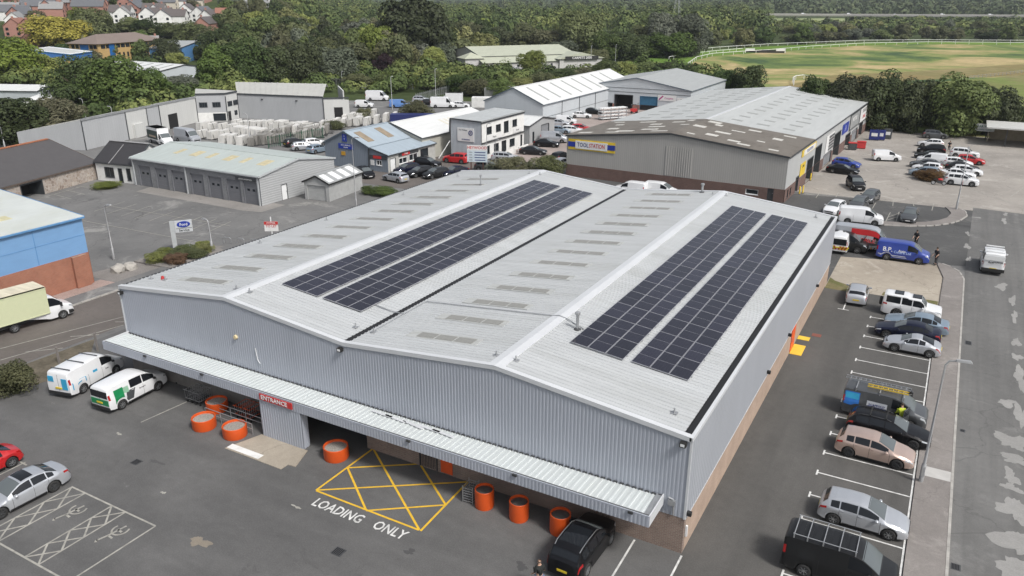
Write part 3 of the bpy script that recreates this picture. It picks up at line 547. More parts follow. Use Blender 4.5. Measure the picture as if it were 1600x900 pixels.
# ---------------------------------------------------------------- vehicles
KIND = dict(
 hatch=dict(L=4.32, W=1.8, H=1.47, fa=.87, ra=3.5, R=.325, roofw=.70, top=[(0,.50),(.03,.62),(.16,.72),(.55,.86),(1.1,.97),(1.55,1.22),(1.95,1.40),(2.35,1.465),(3.0,1.47),(3.55,1.43),(3.86,1.37),(4.14,1.04),(4.26,.94),(4.30,.8),(4.32,.5)],
   belt=[(0,.48),(.16,.66),(1.1,.90),(3.9,1.0),(4.2,.92),(4.32,.5)], cab=(1.1,1.98,3.86,4.14), wins=[(1.42,2.38),(2.45,3.25),(3.31,3.72)]),
 saloon=dict(L=4.78, W=1.83, H=1.43, fa=.9, ra=3.72, R=.33, roofw=.68, top=[(0,.48),(.04,.62),(.2,.72),(.7,.84),(1.35,.95),(1.75,1.17),(2.15,1.35),(2.55,1.42),(3.1,1.42),(3.55,1.34),(4.15,1.04),(4.6,.99),(4.72,.92),(4.76,.8),(4.78,.5)],
   belt=[(0,.47),(.2,.66),(1.35,.88),(4.1,.96),(4.6,.93),(4.78,.5)], cab=(1.35,2.17,3.5,4.13), wins=[(1.65,2.65),(2.72,3.45),(3.51,3.85)]),
 estate=dict(L=4.8, W=1.83, H=1.5, fa=.9, ra=3.72, R=.33, roofw=.70, top=[(0,.48),(.04,.62),(.2,.72),(.7,.86),(1.3,.97),(1.7,1.18),(2.1,1.38),(2.5,1.45),(3.3,1.47),(4.0,1.44),(4.35,1.38),(4.62,1.05),(4.74,.95),(4.78,.8),(4.8,.5)],
   belt=[(0,.47),(.2,.66),(1.3,.9),(4.3,1.0),(4.65,.94),(4.8,.5)], cab=(1.3,2.12,4.35,4.62), wins=[(1.6,2.58),(2.65,3.45),(3.52,4.22)]),
 coupe=dict(L=4.05, W=1.78, H=1.35, fa=.86, ra=3.28, R=.32, roofw=.66, top=[(0,.44),(.04,.55),(.2,.68),(.7,.82),(1.15,.91),(1.5,1.1),(1.85,1.27),(2.2,1.345),(2.5,1.34),(2.9,1.24),(3.4,1.03),(3.75,.91),(3.95,.84),(4.02,.7),(4.05,.45)],
   belt=[(0,.42),(.2,.62),(1.15,.85),(3.3,.92),(3.8,.84),(4.05,.45)], cab=(1.15,1.88,2.6,3.5), wins=[(1.45,2.42),(2.48,2.9)]),
 suv=dict(L=4.5, W=1.87, H=1.67, fa=.9, ra=3.6, R=.37, roofw=.72, top=[(0,.58),(.03,.8),(.15,.92),(.6,1.03),(1.15,1.11),(1.55,1.37),(1.9,1.57),(2.25,1.655),(3.2,1.67),(3.8,1.62),(4.05,1.56),(4.32,1.16),(4.44,1.06),(4.48,.9),(4.5,.55)],
   belt=[(0,.56),(.15,.86),(1.15,1.03),(4.0,1.13),(4.35,1.05),(4.5,.55)], cab=(1.15,1.93,4.05,4.32), wins=[(1.45,2.38),(2.45,3.3),(3.37,3.95)]),
 offroad=dict(L=4.62, W=1.88, H=1.92, fa=.82, ra=3.38, R=.38, roofw=.84, top=[(0,.65),(.03,.98),(.12,1.06),(1.15,1.16),(1.55,1.68),(1.75,1.79),(2.55,1.81),(2.75,1.91),(4.35,1.91),(4.5,1.84),(4.58,1.3),(4.62,.65)],
   belt=[(0,.62),(.12,1.0),(1.15,1.1),(4.5,1.18),(4.62,.62)], cab=(1.15,1.62,4.48,4.56), wins=[(1.38,2.25),(2.32,3.1),(3.2,4.3)]),
 midvan=dict(L=5.0, W=1.98, H=1.97, fa=.95, ra=3.95, R=.34, roofw=.84, top=[(0,.6),(.03,.9),(.16,1.02),(.75,1.22),(1.15,1.55),(1.55,1.82),(1.95,1.94),(2.6,1.97),(4.8,1.95),(4.95,1.88),(5.0,1.78)],
   belt=[(0,.58),(.16,.92),(.75,1.12),(5.0,1.2)], cab=(.75,1.58,4.95,5.0), wins=[(1.12,2.12)], van=1),
 smallvan=dict(L=4.4, W=1.83, H=1.82, fa=.9, ra=3.62, R=.32, roofw=.82, top=[(0,.56),(.03,.84),(.16,.95),(.75,1.1),(1.2,1.45),(1.6,1.68),(2.0,1.79),(2.7,1.82),(4.2,1.79),(4.35,1.72),(4.4,1.62)],
   belt=[(0,.54),(.16,.86),(.75,1.03),(4.4,1.12)], cab=(.75,1.62,4.35,4.4), wins=[(1.15,2.05)], van=1),
 crewvan=dict(L=4.75, W=1.85, H=1.85, fa=.93, ra=3.85, R=.33, roofw=.82, top=[(0,.56),(.03,.86),(.16,.97),(.75,1.13),(1.2,1.48),(1.6,1.71),(2.0,1.82),(2.7,1.85),(4.5,1.82),(4.7,1.75),(4.75,1.65)],
   belt=[(0,.54),(.16,.88),(.75,1.06),(4.75,1.14)], cab=(.75,1.62,4.7,4.75), wins=[(1.15,2.05),(2.12,3.05)], van=1),
 largevan=dict(L=5.9, W=2.02, H=2.55, fa=1.0, ra=4.65, R=.35, roofw=.86, top=[(0,.62),(.03,.98),(.16,1.1),(.7,1.3),(1.1,1.8),(1.45,2.2),(1.8,2.45),(2.4,2.55),(5.7,2.52),(5.86,2.45),(5.9,2.35)],
   belt=[(0,.6),(.16,1.0),(.7,1.2),(5.9,1.3)], cab=(.7,1.4,5.86,5.9), wins=[(1.0,1.95)], van=1),
)
def plan(s, L, van):
    e = [(0,.70),(.06,.80),(.18,.88),(.45,.955),(.9,.995),(1.4,1)] if not van else [(0,.78),(.06,.87),(.18,.92),(.5,.97),(1.0,1)]
    r = [(0,.80),(.06,.88),(.2,.935),(.5,.98),(.9,1)] if not van else [(0,.93),(.05,.965),(.15,.985),(.4,1)]
    return min(pl(e, s), pl(r, L-s))
def sect(K, s):
    L, van = K['L'], K.get('van', 0); w = K['W']/2*plan(s, L, van); zt = pl(K['top'], s); zs = min(pl(K['belt'], s), zt-.015)
    c = min(1, max(0, (zt-zs)/(K['H']-1.0))) if not van else min(1, max(0, (zt-zs)/.6))
    wt = w*lerp(.87, K['roofw'], c)
    zb = .22 if not van else .26
    if s < .35: zb += .06*(1-s/.35)
    if s > L-.35: zb += .1*(1-(L-s)/.35)
    Ra = K['R']+.07
    for a in (K['fa'], K['ra']):
        d = abs(s-a)
        if d < Ra: zb = max(zb, K['R']+math.sqrt(Ra*Ra-d*d)*.98)
    zb = min(zb, zs-.06)
    cr = .035*(1-.4*c)
    return [(w*.965, zb), (w, lerp(zb, zs, .38)), (w*.992, lerp(zb, zs, .82)), (w*.955, zs), (wt, zt-.05*c), (wt*.86, zt-.012*c), (wt*.45, zt+cr*.7), (0, zt+cr)]
def surf(K, s, t, side=1):
    S_ = sect(K, s); i = min(int(t), len(S_)-2); f = t-i; y = lerp(S_[i][0], S_[i+1][0], f); z = lerp(S_[i][1], S_[i+1][1], f)
    return Vector((K['L']/2-s, y*side, z))
def off(K, s, t, side, d):
    e = 1e-3; s = min(max(s, .004), K['L']-.004); a = surf(K, s+e, t, 1)-surf(K, s-e, t, 1); t2 = min(max(t, .01), 6.98); b = surf(K, s, t2+.01, 1)-surf(K, s, t2-.01, 1)
    n = b.cross(a); n.normalize()
    if n.dot(Vector((0, 1, .6))) < 0: n = -n
    p = surf(K, s, t, 1)+n*d; p.y *= side; return p
def patch(m, K, s0, s1, t0, t1, side, d=.008, ns=6, nt_=3, slant=0):
    g_ = [[off(K, lerp(s0+slant*(1-j/nt_), s1+slant*(1-j/nt_)*.3, i/ns), lerp(t0, t1, j/nt_), side, d) for j in range(nt_+1)] for i in range(ns+1)]
    for i in range(ns):
        for j in range(nt_): m.face(g_[i][j], g_[i+1][j], g_[i+1][j+1], g_[i][j+1])
def patch_c(m, K, s0, s1, t0, d=.008, ns=6):
    ts = [(t0, 1), (5, 1), (6, 1), (7, 1), (6, -1), (5, -1), (t0, -1)]
    g_ = [[off(K, lerp(s0, s1, i/ns), min(t, 6.99), sd, d) if t < 7 else Vector((0, 0, 0))+(off(K, lerp(s0, s1, i/ns), 6.99, 1, d)*.5+off(K, lerp(s0, s1, i/ns), 6.99, -1, d)*.5) for (t, sd) in ts] for i in range(ns+1)]
    for i in range(ns):
        for j in range(6): m.face(g_[i][j], g_[i+1][j], g_[i+1][j+1], g_[i][j+1])
def body_mesh(kind):
    K = KIND[kind]; L = K['L']; ss = {0, L}
    for a in (K['fa'], K['ra']):
        Ra = K['R']+.07; ss |= {a-Ra-.001, a+Ra+.001}
        for q in range(-6, 7): ss.add(a+Ra*math.sin(q/6*PI/2)*.9999)
    ss |= {s for s, _ in K['top']} | {.02, L-.02, .1, L-.1}
    for q in range(1, 20): ss.add(L*q/20)
    ss = sorted(ss); m = MB(); rows = []
    for s in ss:
        S_ = sect(K, s); ring = S_ + [(-y, z) for y, z in reversed(S_[:-1])]; b = len(m.v)
        m.v += [(L/2-s, y, z) for y, z in ring]; rows.append((b, len(ring)))
    for (a, n), (b, _) in zip(rows, rows[1:]):
        for k in range(n-1): m.f.append((a+k, b+k, b+k+1, a+k+1))
    m.f.append(tuple(rows[0][0]+k for k in range(rows[0][1]))); m.f.append(tuple(reversed([rows[-1][0]+k for k in range(rows[-1][1])])))
    return m.mesh(kind+'_body', 32)
def tyre_mesh(R): return MB().lathe([(R*.62, -.1), (R*.9, -.105), (R*.99, -.075), (R, 0), (R*.99, .075), (R*.9, .105), (R*.62, .1)], 22, 'y').mesh('tyre', 50)
def rim_mesh(R):
    m = MB().lathe([(R*.66, .085), (R*.60, .09), (R*.58, .05)], 22, 'y').lathe([(R*.16, .075), (R*.14, .09), (0, .09)], 10, 'y')
    for k in range(7):
        a = 2*PI*k/7; m.bar((math.cos(a)*R*.1, .075, math.sin(a)*R*.1), (math.cos(a)*R*.62, .075, math.sin(a)*R*.62), .055, .02)
    return m.mesh('rim')
def wheel_back(R): return MB().lathe([(0, .03), (R*.64, .03), (R*.64, .05)], 18, 'y').mesh('spoke_gap_shade')  # dark disc painting in the shaded recess behind the spokes
RED_L = mt('tail_lens', (.35, .01, .012), .15, var=.05, coat=1); LAMP = mt('headlamp_lens', (.5, .52, .54), .1, .3, .05, coat=1); PLATE_Y = mt('plate_yellow', (.6, .45, .03), .5); PLATE_W = mt('plate_white', (.6, .6, .6), .5)
TRIM = mt('black_trim', (.02, .02, .021), .55); TYRE = mt('tyre_rubber', (.022, .022, .022), .85)
PAINTS = dict(white=((.72,.73,.74),0), silver=((.50,.52,.55),.5), black=((.008,.008,.01),0), navy=((.012,.016,.045),.2), blue=((.02,.05,.3),.1), red=((.45,.012,.014),0), grey=((.09,.095,.1),.4), dkgrey=((.035,.036,.038),.3), ltblue=((.25,.32,.39),.4), rose=((.55,.42,.36),.5), cream=((.55,.58,.38),0), skyblue=((.1,.22,.5),0), bronze=((.3,.27,.22),.5))
def car(kind, label, col, loc, head, detail=2, group=None, rim=CHROME, cat=None, name=None):
    K = KIND[kind]; L, Wd = K['L'], K['W']; van = K.get('van', 0)
    names = dict(hatch='hatchback_car', saloon='saloon_car', estate='estate_car', coupe='coupe_car', suv='suv_car', offroad='off_road_car', midvan='panel_van', smallvan='small_van', crewvan='crew_van', largevan='large_van')
    t = thing(name or names[kind], label, cat or ('van' if van else 'car'), (loc[0], loc[1], loc[2] if len(loc) > 2 else .01), head, group)
    pm = paint(col, *PAINTS[col]); C_ = lambda key, fn: cached((kind, key), fn)
    obj('body', C_('body', lambda: body_mesh(kind)), pm, t)
    obj('underbody', C_('ub', lambda: MB().box(-L/2+.2, L/2-.2, -Wd/2+.24, Wd/2-.24, .17, .72).mesh('underbody')), TRIM, t)
    c0, c1, c2, c3 = K['cab']
    def wsm():
        m = MB(); patch_c(m, K, c0+.07, c1+.02, 4.35); return m.mesh('windscreen', 60)
    obj('windscreen', C_('ws', wsm), SCREENGLASS, t)
    if not van:
        def rwm():
            m = MB(); patch_c(m, K, c2+.05, c3-.03, 4.45); return m.mesh('rear_window', 60)
        obj('rear_window', C_('rw', rwm), CARGLASS, t)
    for sd in (1, -1):
        for wi, (a, b) in enumerate(K['wins']):
            def sw():
                m = MB(); patch(m, K, a, b, 3.12, 3.9, sd, slant=.0); return m.mesh('side_window', 60)
            obj('side_window', C_(('sw', wi, sd), sw), CARGLASS, t)
    for sd in (1, -1):
        for a in (K['fa'], K['ra']):
            M = Tm(L/2-a, sd*(Wd/2-.115), K['R'], 0 if sd > 0 else PI)
            if detail == 0:
                obj('wheel', cached(('wh0', K['R']), lambda: MB().lathe([(0, .09), (K['R']*.6, .09), (K['R']*.62, .1), (K['R'], .09), (K['R'], -.1)], 14, 'y').mesh('wheel')), TYRE, t, M)
            else:
                w_ = obj('wheel', cached(('wb', K['R']), lambda: wheel_back(K['R'])), STEEL_D, t, M)
                obj('tyre', cached(('ty', K['R']), lambda: tyre_mesh(K['R'])), TYRE, w_); obj('rim', cached(('ri', K['R']), lambda: rim_mesh(K['R'])), rim, w_)
        def hl():
            m = MB(); patch(m, K, .06, .5 if not van else .4, 2.2, 3.1, sd, .01); return m.mesh('headlight', 60)
        def tlm():
            m = MB()
            if van: patch(m, K, L-.14, L-.01, 2.1, 3.4, sd, .01)
            else: patch(m, K, L-.42, L-.06, 2.15, 3.0, sd, .01)
            return m.mesh('tail_light', 60)
        obj('headlight', C_(('hl', sd), hl), LAMP, t); obj('tail_light', C_(('tl', sd), tlm), RED_L, t)
    if detail >= 1:
        def pt(front):
            if front: p = surf(K, .0, 1.2); return MB().box(p.x-.02, p.x+.018, -.26, .26, .36, .47).mesh('number_plate')
            p = surf(K, L, 1.2); z = .62 if not van else .72
            return MB().box(p.x-.06, p.x-.02 if not van else p.x+.015, -.26, .26, z, z+.11).mesh('number_plate') if van else MB().box(p.x-.018, p.x+.02, -.26, .26, .56, .67).mesh('number_plate')
        obj('number_plate', C_('pf', lambda: pt(1)), PLATE_W, t); obj('number_plate', C_('pr', lambda: pt(0)), PLATE_Y, t)
        obj('grille', C_('gr', lambda: MB().box(L/2-.05, L/2+.008, -Wd*.26, Wd*.26, .28, .35).box(L/2-.05, L/2+.008, -Wd*.3, Wd*.3, .48, .48+.12*K['H']/1.45).mesh('grille')), TRIM, t)
        for sd in (1, -1):
            def mir():
                s = K['wins'][0][0]+.08; p = surf(K, s, 3.05, sd); m = MB(); r = .11
                m.lathe([(0, -.07), (r*.8, -.06), (r, .0), (r*.8, .06), (0, .07)], 10, 'x', (0, 0, 0)); m.v = [(x+p.x, y*1.25+p.y+sd*.13, z*.8+p.z+.06) for x, y, z in m.v]; return m.mesh('door_mirror', 60)
            obj('door_mirror', C_(('mi', sd), mir), pm if not van else TRIM, t)
    if detail >= 2:
        def seam_at(x, sd):
            m = MB(); patch(m, K, x-.008, x+.008, .15, 2.98, sd, .004, 1, 6); return m.mesh('door_seam')
        if 1:
            xs_ = [K['wins'][0][0]-.1 if not van else 1.0]+[ (a[1]+b[0])/2 for a, b in zip(K['wins'], K['wins'][1:])][:2]
            if van: xs_ = [1.02, K['wins'][0][1]+.05, K['wins'][0][1]+1.25]
            for x in xs_:
                for sd in (1, -1): obj('door_seam', C_(('seam', x, sd), lambda: seam_at(x, sd)), TRIM, t)
        for sd in (1, -1):
            def sill():
                m = MB(); patch(m, K, K['fa']+K['R']+.1, K['ra']-K['R']-.1, .0, .28, sd, .008, 6, 1); return m.mesh('sill_trim')
            obj('sill_trim', C_(('sill', sd), sill), TRIM, t)
            for wi, (a, b) in enumerate(K['wins'][:2]):
                def hd():
                    p = off(K, b-.12, 2.6, sd, .012); return MB().box(p.x-.09, p.x+.09, p.y-.015, p.y+.015, p.z-.015, p.z+.015).mesh('door_handle')
                obj('door_handle', C_(('hd', wi, sd), hd), pm, t)
        if van:
            obj('rear_door_seam', C_('rds', lambda: MB().box(-L/2-.006, -L/2+.02, -.008, .008, .45, K['H']-.2).mesh('rear_door_seam')), TRIM, t)
            obj('bumper', C_('bmp', lambda: MB().box(-L/2-.06, -L/2+.1, -Wd*.46, Wd*.46, .3, .5).mesh('bumper')), TRIM, t)
    return t
CAMXY = Vector((CX, CY))
def wheels(kind, label, col, rear, front, head=None, **kw):
    """place a vehicle from the contact points of its two near wheels"""
    K = KIND[kind]; r = Vector(rear); f = Vector(front)
    if head is None: head = math.atan2(f.y-r.y, f.x-r.x)
    d = Vector((math.cos(head), math.sin(head))); n = Vector((-d.y, d.x)); mid = (r+f)/2
    if n.dot(CAMXY-mid) > 0: n = -n
    c = mid + n*(K['W']/2-.12); ax = (K['fa']+K['ra'])/2; c -= d*(K['L']/2-ax)
    return car(kind, label, col, c, head, **kw)
R90 = PI/2
SP = 'cars parked in the side car park bays'
car('midvan', 'dark grey panel van with a roof rack at the picture bottom', 'dkgrey', (6.95, 2.15), 0, group=SP)
wheels('hatch', 'silver-white hatchback parked alone between the dark grey van and the rose car', 'silver', (6.08,6.24), (8.78,5.99), 0, group=SP)
wheels('hatch', 'rose gold hatchback parked beside the lamp post', 'rose', (5.98,13.38), (8.50,13.16), -.03, group=SP, rim=STEEL_D)
bk = car('estate', 'black estate car with roof bars beside the rose gold hatchback', 'black', (7.75, 16.85), -.02, group=SP, rim=STEEL_D)
lv = car('midvan', 'grey van with ladders on its roof and open driver door', 'grey', (7.3, 19.35), -.02, group=SP)
wheels('coupe', 'silver two-door coupe parked nearest the empty bays', 'silver', (9.39,30.79), (6.97,30.80), PI, group=SP)
car('saloon', 'dark navy saloon between the silver coupe and the pale blue saloon', 'navy', (7.65, 34.1), PI, group=SP)
car('saloon', 'pale blue saloon beside the white off-road car', 'ltblue', (8.15, 36.35), PI, group=SP)
wh4 = car('offroad', 'white off-road car with a spare wheel on its tail', 'white', (7.55, 39.3), 0, group=SP)
car('hatch', 'silver hatchback seen from behind beside the dry grass', 'silver', (3.05, 41.4), R90+.04, group=SP)
blk = wheels('suv', 'black suv with silver roof rails parked by the brick corner', 'black', (-3.36,-3.67), (-3.42,-1.27), R90-.03)
sil = car('saloon', 'silver saloon with a dark sunroof beside the disabled bays', 'silver', (-32.62, -13.3), -R90-.02, rim=STEEL_D)
car('coupe', 'red car at the picture edge beside the silver saloon', 'red', (-37.0, -13.0), -R90, detail=2)
wb = wheels('midvan', 'white van with blue house graphics beside the fence posts', 'white', (-40.97,-4.57), (-41.84,-0.69))
wg = wheels('crewvan', 'white van with green and grey graphics beside the canopy', 'white', (-36.75,-4.31), (-36.96,-1.23))
bl = wheels('midvan', 'bright blue tyre service van parked on the concrete pad', 'blue', (4.14,54.91), (7.35,54.90))
bt = car('largevan', 'red and grey tyre service van parked behind the blue van', 'silver', (1.6, 57.9), .0)
dv = car('midvan', 'dark grey van with its bonnet raised by the warehouse corner', 'dkgrey', (-1.2, 56.5), -.05)
yv = car('midvan', 'white van with yellow and red chevrons on its rear doors', 'white', (-.75, 56.1-1.6), R90, detail=1)
yv.location = (-.55, 56.9, .01); dv.location = (-.2, 58.0+.9-2.2, .01)
wheels('midvan', 'plain white panel van parked on the kerb beyond the tyre vans', 'white', (-1.31,67.67), (1.85,68.11))
rv = car('offroad', 'white utility vehicle driving away along the road', 'white', (13.75, 57.3), R90, cat='van', name='utility_vehicle'); rv.scale = (1.08, 1.1, 1.12)
# extras on the near vehicles
def rail(t, K, sd, s0, s1, mat, h=.06):
    m = MB(); pts = [off(KIND[K], lerp(s0, s1, k/8), 4.6, sd, h if 0 < k < 8 else .0) for k in range(9)]; m.tube(pts, .02, 6); m.build('roof_rail', mat, t)
for sd in (1, -1): rail(blk, 'suv', sd, 2.0, 4.0, CHROME); rail(bk, 'estate', sd, 2.3, 4.2, STEEL_D)
for s in (2.6, 3.5):
    p = surf(KIND['estate'], s, 4.6, 1); MB().box(p.x-.04, p.x+.04, -p.y-.05, p.y+.05, p.z+.07, p.z+.12).build('roof_bar', BLACK, bk)
mb = MB(); patch_c(mb, KIND['saloon'], 2.3, 2.95, 5.1, .006); mb.build('sunroof', CARGLASS, sil)
mb = MB(); patch_c(mb, KIND['suv'], 2.35, 3.7, 5.2, .006); mb.build('sunroof', CARGLASS, blk)
m = MB().lathe([(0, -.12), (.3, -.12), (.37, -.06), (.37, .06), (.3, .12), (0, .12)], 20, 'x', (-2.42, 0, 1.0)); m.build('spare_wheel', TYRE, wh4, 50)
for s in (2.0, 3.4): p = surf(KIND['offroad'], s, 4.6, 1); MB().box(p.x-.35, p.x+.35, -.45, .45, p.z+.04, p.z+.1).build('roof_window', CARGLASS, wh4)
dgv = [o for o in bpy.data.objects if o.get('label', '').startswith('dark grey panel van with a roof rack')][0]
for s in (1.9, 2.6, 3.3, 4.0, 4.6):
    p = surf(KIND['midvan'], s, 4.3, 1); MB().box(p.x-.02, p.x+.02, -p.y-.04, p.y+.04, p.z+.14, p.z+.18).box(p.x-.03, p.x+.03, p.y-.03, p.y+.03, p.z-.02, p.z+.14).box(p.x-.03, p.x+.03, -p.y-.03, -p.y+.03, p.z-.02, p.z+.14).build('roof_bar', METAL, dgv)
for sd in (1, -1): p = surf(KIND['midvan'], 3.2, 4.3, sd); MB().tube([(2.5-1.85, p.y, p.z+.2), (2.5-4.65, p.y, p.z+.2)], .02, 6).build('rack_rail', METAL, dgv)
for k in range(7): MB().box(2.5-2.1-k*.37-.14, 2.5-2.1-k*.37+.1, -.55, .55, 1.985, 2.0).build('roof_pressing', paint('dkgrey', *PAINTS['dkgrey']), dgv)
# ladders on the grey van
YLAD = mt('yellow_ladder', (.6, .42, .05), .5)
def ladder(t, y, z, x0, x1, mat, tilt=0):
    for k, dy in enumerate((-.17, .17)): MB().bar((x0, y+dy, z), (x1, y+dy, z+tilt), .035, .08).build('ladder_stile', mat, t)
    n = int(abs(x1-x0)/.28)
    for k in range(1, n): x = lerp(x0, x1, k/n); MB().bar((x, y-.17, z+tilt*k/n), (x, y+.17, z+tilt*k/n), .03, .03).build('ladder_rung', mat, t)
for x in (1.0, -.4, -1.8): MB().box(x-.03, x+.03, -.85, .85, 2.02, 2.07).box(x-.03, x+.03, -.85, -.8, 1.85, 2.05).box(x-.03, x+.03, .8, .85, 1.85, 2.05).build('roof_bar', METAL, lv)
ld = thing('ladder', 'aluminium ladder lying on the grey van roof', 'ladder', lv.location, -.02); ladder(ld, .45, 2.14, -2.6, 1.3, RAILM)
ld = thing('ladder', 'yellow ladder lying on the grey van roof', 'ladder', lv.location, -.02); ladder(ld, -.2, 2.14, -1.2, 1.2, YLAD)
def decal(t, kind, s0, s1, t0, t1, sd, mat, name='decal', d=.011, slant=0):
    m = MB(); patch(m, KIND[kind], s0, s1, t0, t1, sd, d, 8, 3, slant); return m.build(name, mat, t)
BLUE_D = mt('blue_vinyl', (.03, .16, .5), .4); LBLUE = mt('cyan_vinyl', (.04, .33, .55), .4); GREEN_D = mt('green_vinyl', (.01, .2, .07), .4); GREY_D = mt('grey_vinyl', (.06, .065, .07), .4); RED_D = mt('red_vinyl', (.5, .02, .025), .4); NAVY_D = mt('navy_vinyl', (.02, .03, .16), .4); YEL_D = mt('yellow_vinyl', (.7, .55, .03), .4); ORG_D = mt('orange_vinyl', (.7, .3, .02), .4); BLK_D = mt('black_vinyl', (.02, .02, .02), .4)
def vtext(t, kind, s, tt, sd, body, size, mat, sx=1.0, d=.016):
    K = KIND[kind]; p = off(K, s, tt, sd, d); q = off(K, s, tt+.12, sd, d)
    up = (q-p).normalized(); right = Vector((1 if sd < 0 else -1, 0, 0)); text(body, size, 'lettering', mat, t, frame(p, right, up), .003, sx)
# grey van side panels
decal(lv, 'midvan', 4.0, 4.9, 1.6, 3.8, -1, BLUE_D); decal(lv, 'midvan', 4.05, 4.85, 3.15, 3.7, -1, LBLUE, d=.014); decal(lv, 'midvan', 2.35, 3.55, 2.3, 3.3, -1, mt('silver_vinyl', (.45, .47, .5), .4)); decal(lv, 'midvan', 2.4, 3.5, 2.1, 2.5, -1, NAVY_D, d=.014)
vtext(lv, 'midvan', 2.95, 2.95, -1, 'SCAFFOLD', .2, NAVY_D)
dr = MB().box(-.95, 0, -.025, .025, .4, 1.15).box(-.9, -.1, -.02, .02, 1.15, 1.7).build('open_door', paint('grey', *PAINTS['grey']), lv); dr.matrix_local = Tm(2.5-1.05, -.98, 0, 1.25); MB().box(-.85, -.15, -.03, .03, 1.2, 1.62).build('door_window', CARGLASS, dr)
dr = MB().box(-.95, 0, -.025, .025, .4, 1.15).box(-.9, -.1, -.02, .02, 1.15, 1.7).build('open_door', paint('grey', *PAINTS['grey']), lv); dr.matrix_local = Tm(2.5-1.05, .98, 0, -1.2); MB().box(-.85, -.15, -.03, .03, 1.2, 1.62).build('door_window', CARGLASS, dr)
# white van with house outline
hp = [(3.55, 1.2), (3.55, 2.5), (4.1, 3.3), (4.75, 2.7)]
for (a, b) in ((3.6, 3.68), (4.72, 4.8)): decal(wb, 'midvan', a, b, 1.0, 2.6, -1, LBLUE)
decal(wb, 'midvan', 3.6, 4.2, 2.55, 2.75, -1, LBLUE, slant=0); decal(wb, 'midvan', 4.0, 4.35, 1.25, 1.6, -1, LBLUE); decal(wb, 'midvan', 2.55, 2.95, 2.5, 3.1, -1, LBLUE); vtext(wb, 'midvan', 1.75, 1.8, -1, 'heat', .16, GREY_D)
MB().box(-2.53, -2.505, -.75, -.3, .7, 1.5).build('rear_graphic', LBLUE, wb); MB().box(-2.53, -2.505, .35, .8, 1.2, 1.6).build('rear_graphic', LBLUE, wb)
for s in (2.2, 3.4, 4.6): p = surf(KIND['midvan'], s, 4.3, 1); MB().box(p.x-.03, p.x+.03, -p.y, p.y, p.z+.1, p.z+.14).build('roof_bar', STEEL_D, wb)
decal(wg, 'crewvan', 3.6, 4.3, .9, 3.6, -1, GREEN_D); decal(wg, 'crewvan', 2.7, 3.4, .6, 3.0, -1, GREY_D, slant=.25); decal(wg, 'crewvan', 3.2, 3.6, 2.5, 3.5, -1, mt('pale_green_vinyl', (.25, .42, .3), .4), d=.014); vtext(wg, 'crewvan', 2.2, 1.9, -1, 'forward', .15, GREY_D)
MB().box(-2.4, -2.37, -.8, .8, .6, 1.0).build('rear_graphic', GREEN_D, wg); MB().box(-2.4, -2.37, -.75, .75, 1.12, 1.6).build('rear_window', CARGLASS, wg)
# blue tyre van
vtext(bl, 'midvan', 3.95, 2.95, -1, 'B.P.', .62, WHITE, 1.0); vtext(bl, 'midvan', 2.6, 3.0, -1, 'Auto', .34, WHITE); vtext(bl, 'midvan', 2.55, 2.05, -1, 'Centre Ltd', .36, mt('pale_blue_vinyl', (.35, .45, .75), .4)); decal(bl, 'midvan', 2.2, 4.8, 1.0, 1.12, -1, WHITE, slant=.0); decal(bl, 'midvan', 2.1, 4.6, .6, .72, -1, WHITE)
decal(bt, 'largevan', 1.4, 4.2, 3.4, 3.9, -1, RED_D); decal(bt, 'largevan', 1.4, 5.8, 1.2, 3.1, -1, GREY_D, d=.01); vtext(bt, 'largevan', 3.3, 2.75, -1, 'B.P. MOBILE', .62, WHITE, d=.025); vtext(bt, 'largevan', 3.28, 2.75, -1, 'B.P. MOBILE', .6, RED_D, d=.034); vtext(bt, 'largevan', 3.9, 1.9, -1, 'TYRE', .6, WHITE, d=.025); vtext(bt, 'largevan', 3.88, 1.9, -1, 'TYRE', .58, RED_D, d=.034)
decal(bt, 'largevan', 0.3, 1.4, 2.0, 2.9, -1, RED_D)
for k in range(12): decal(bt, 'largevan', 1.6+k*.3, 1.75+k*.3, .15, .75, -1, ORG_D if k % 2 else BLK_D, slant=.12)
dvk = MB().box(-.75, 0, -.75, .75, 0, .05).build('raised_bonnet', paint('dkgrey', *PAINTS['dkgrey']), dv); dvk.matrix_local = Matrix.Translation((1.75, 0, 1.2)) @ Matrix.Rotation(2.1, 4, 'Y')
for k in range(6):
    for sd in (-1, 1): MB().box(-.09, .09, -2.53, -2.5, 0, .42, Matrix.Translation((sd*(.1+k*.15), 0, .55)) @ Matrix.Rotation(sd*.6, 4, 'Y')).build('chevron', YEL_D if k % 2 else RED_D, None).parent = None
for o_ in [o for o in bpy.data.objects if o.name.startswith('chevron')]: o_.parent = yv; o_.matrix_local = Matrix.Rotation(-R90, 4, 'Z')
MB().box(-2.53, -2.5, -.85, .85, 1.05, 1.7).build('rear_window', CARGLASS, yv)
# utility vehicle on the road: rear door lettering, roof rack
MB().box(-2.345, -2.3, -.8, .8, 1.35, 1.75).build('rear_window', WHITE, rv); text('4x4', .3, 'lettering', GREY_D, rv, frame((-2.36, .25, 1.15), (0, -1, 0), (0, 0, 1))); text('SUPPORT', .2, 'lettering', GREY_D, rv, frame((-2.36, -.4, 1.2), (0, -1, 0), (0, 0, 1)))
MB().box(-2.42, -2.28, -.9, .9, .35, .62).build('bumper', BLACK, rv)
for s in (2.0, 3.0, 4.0): MB().box(2.31-s-.05, 2.31-s+.05, -.72, .72, 1.95, 2.02).build('roof_bar', WHITE, rv)
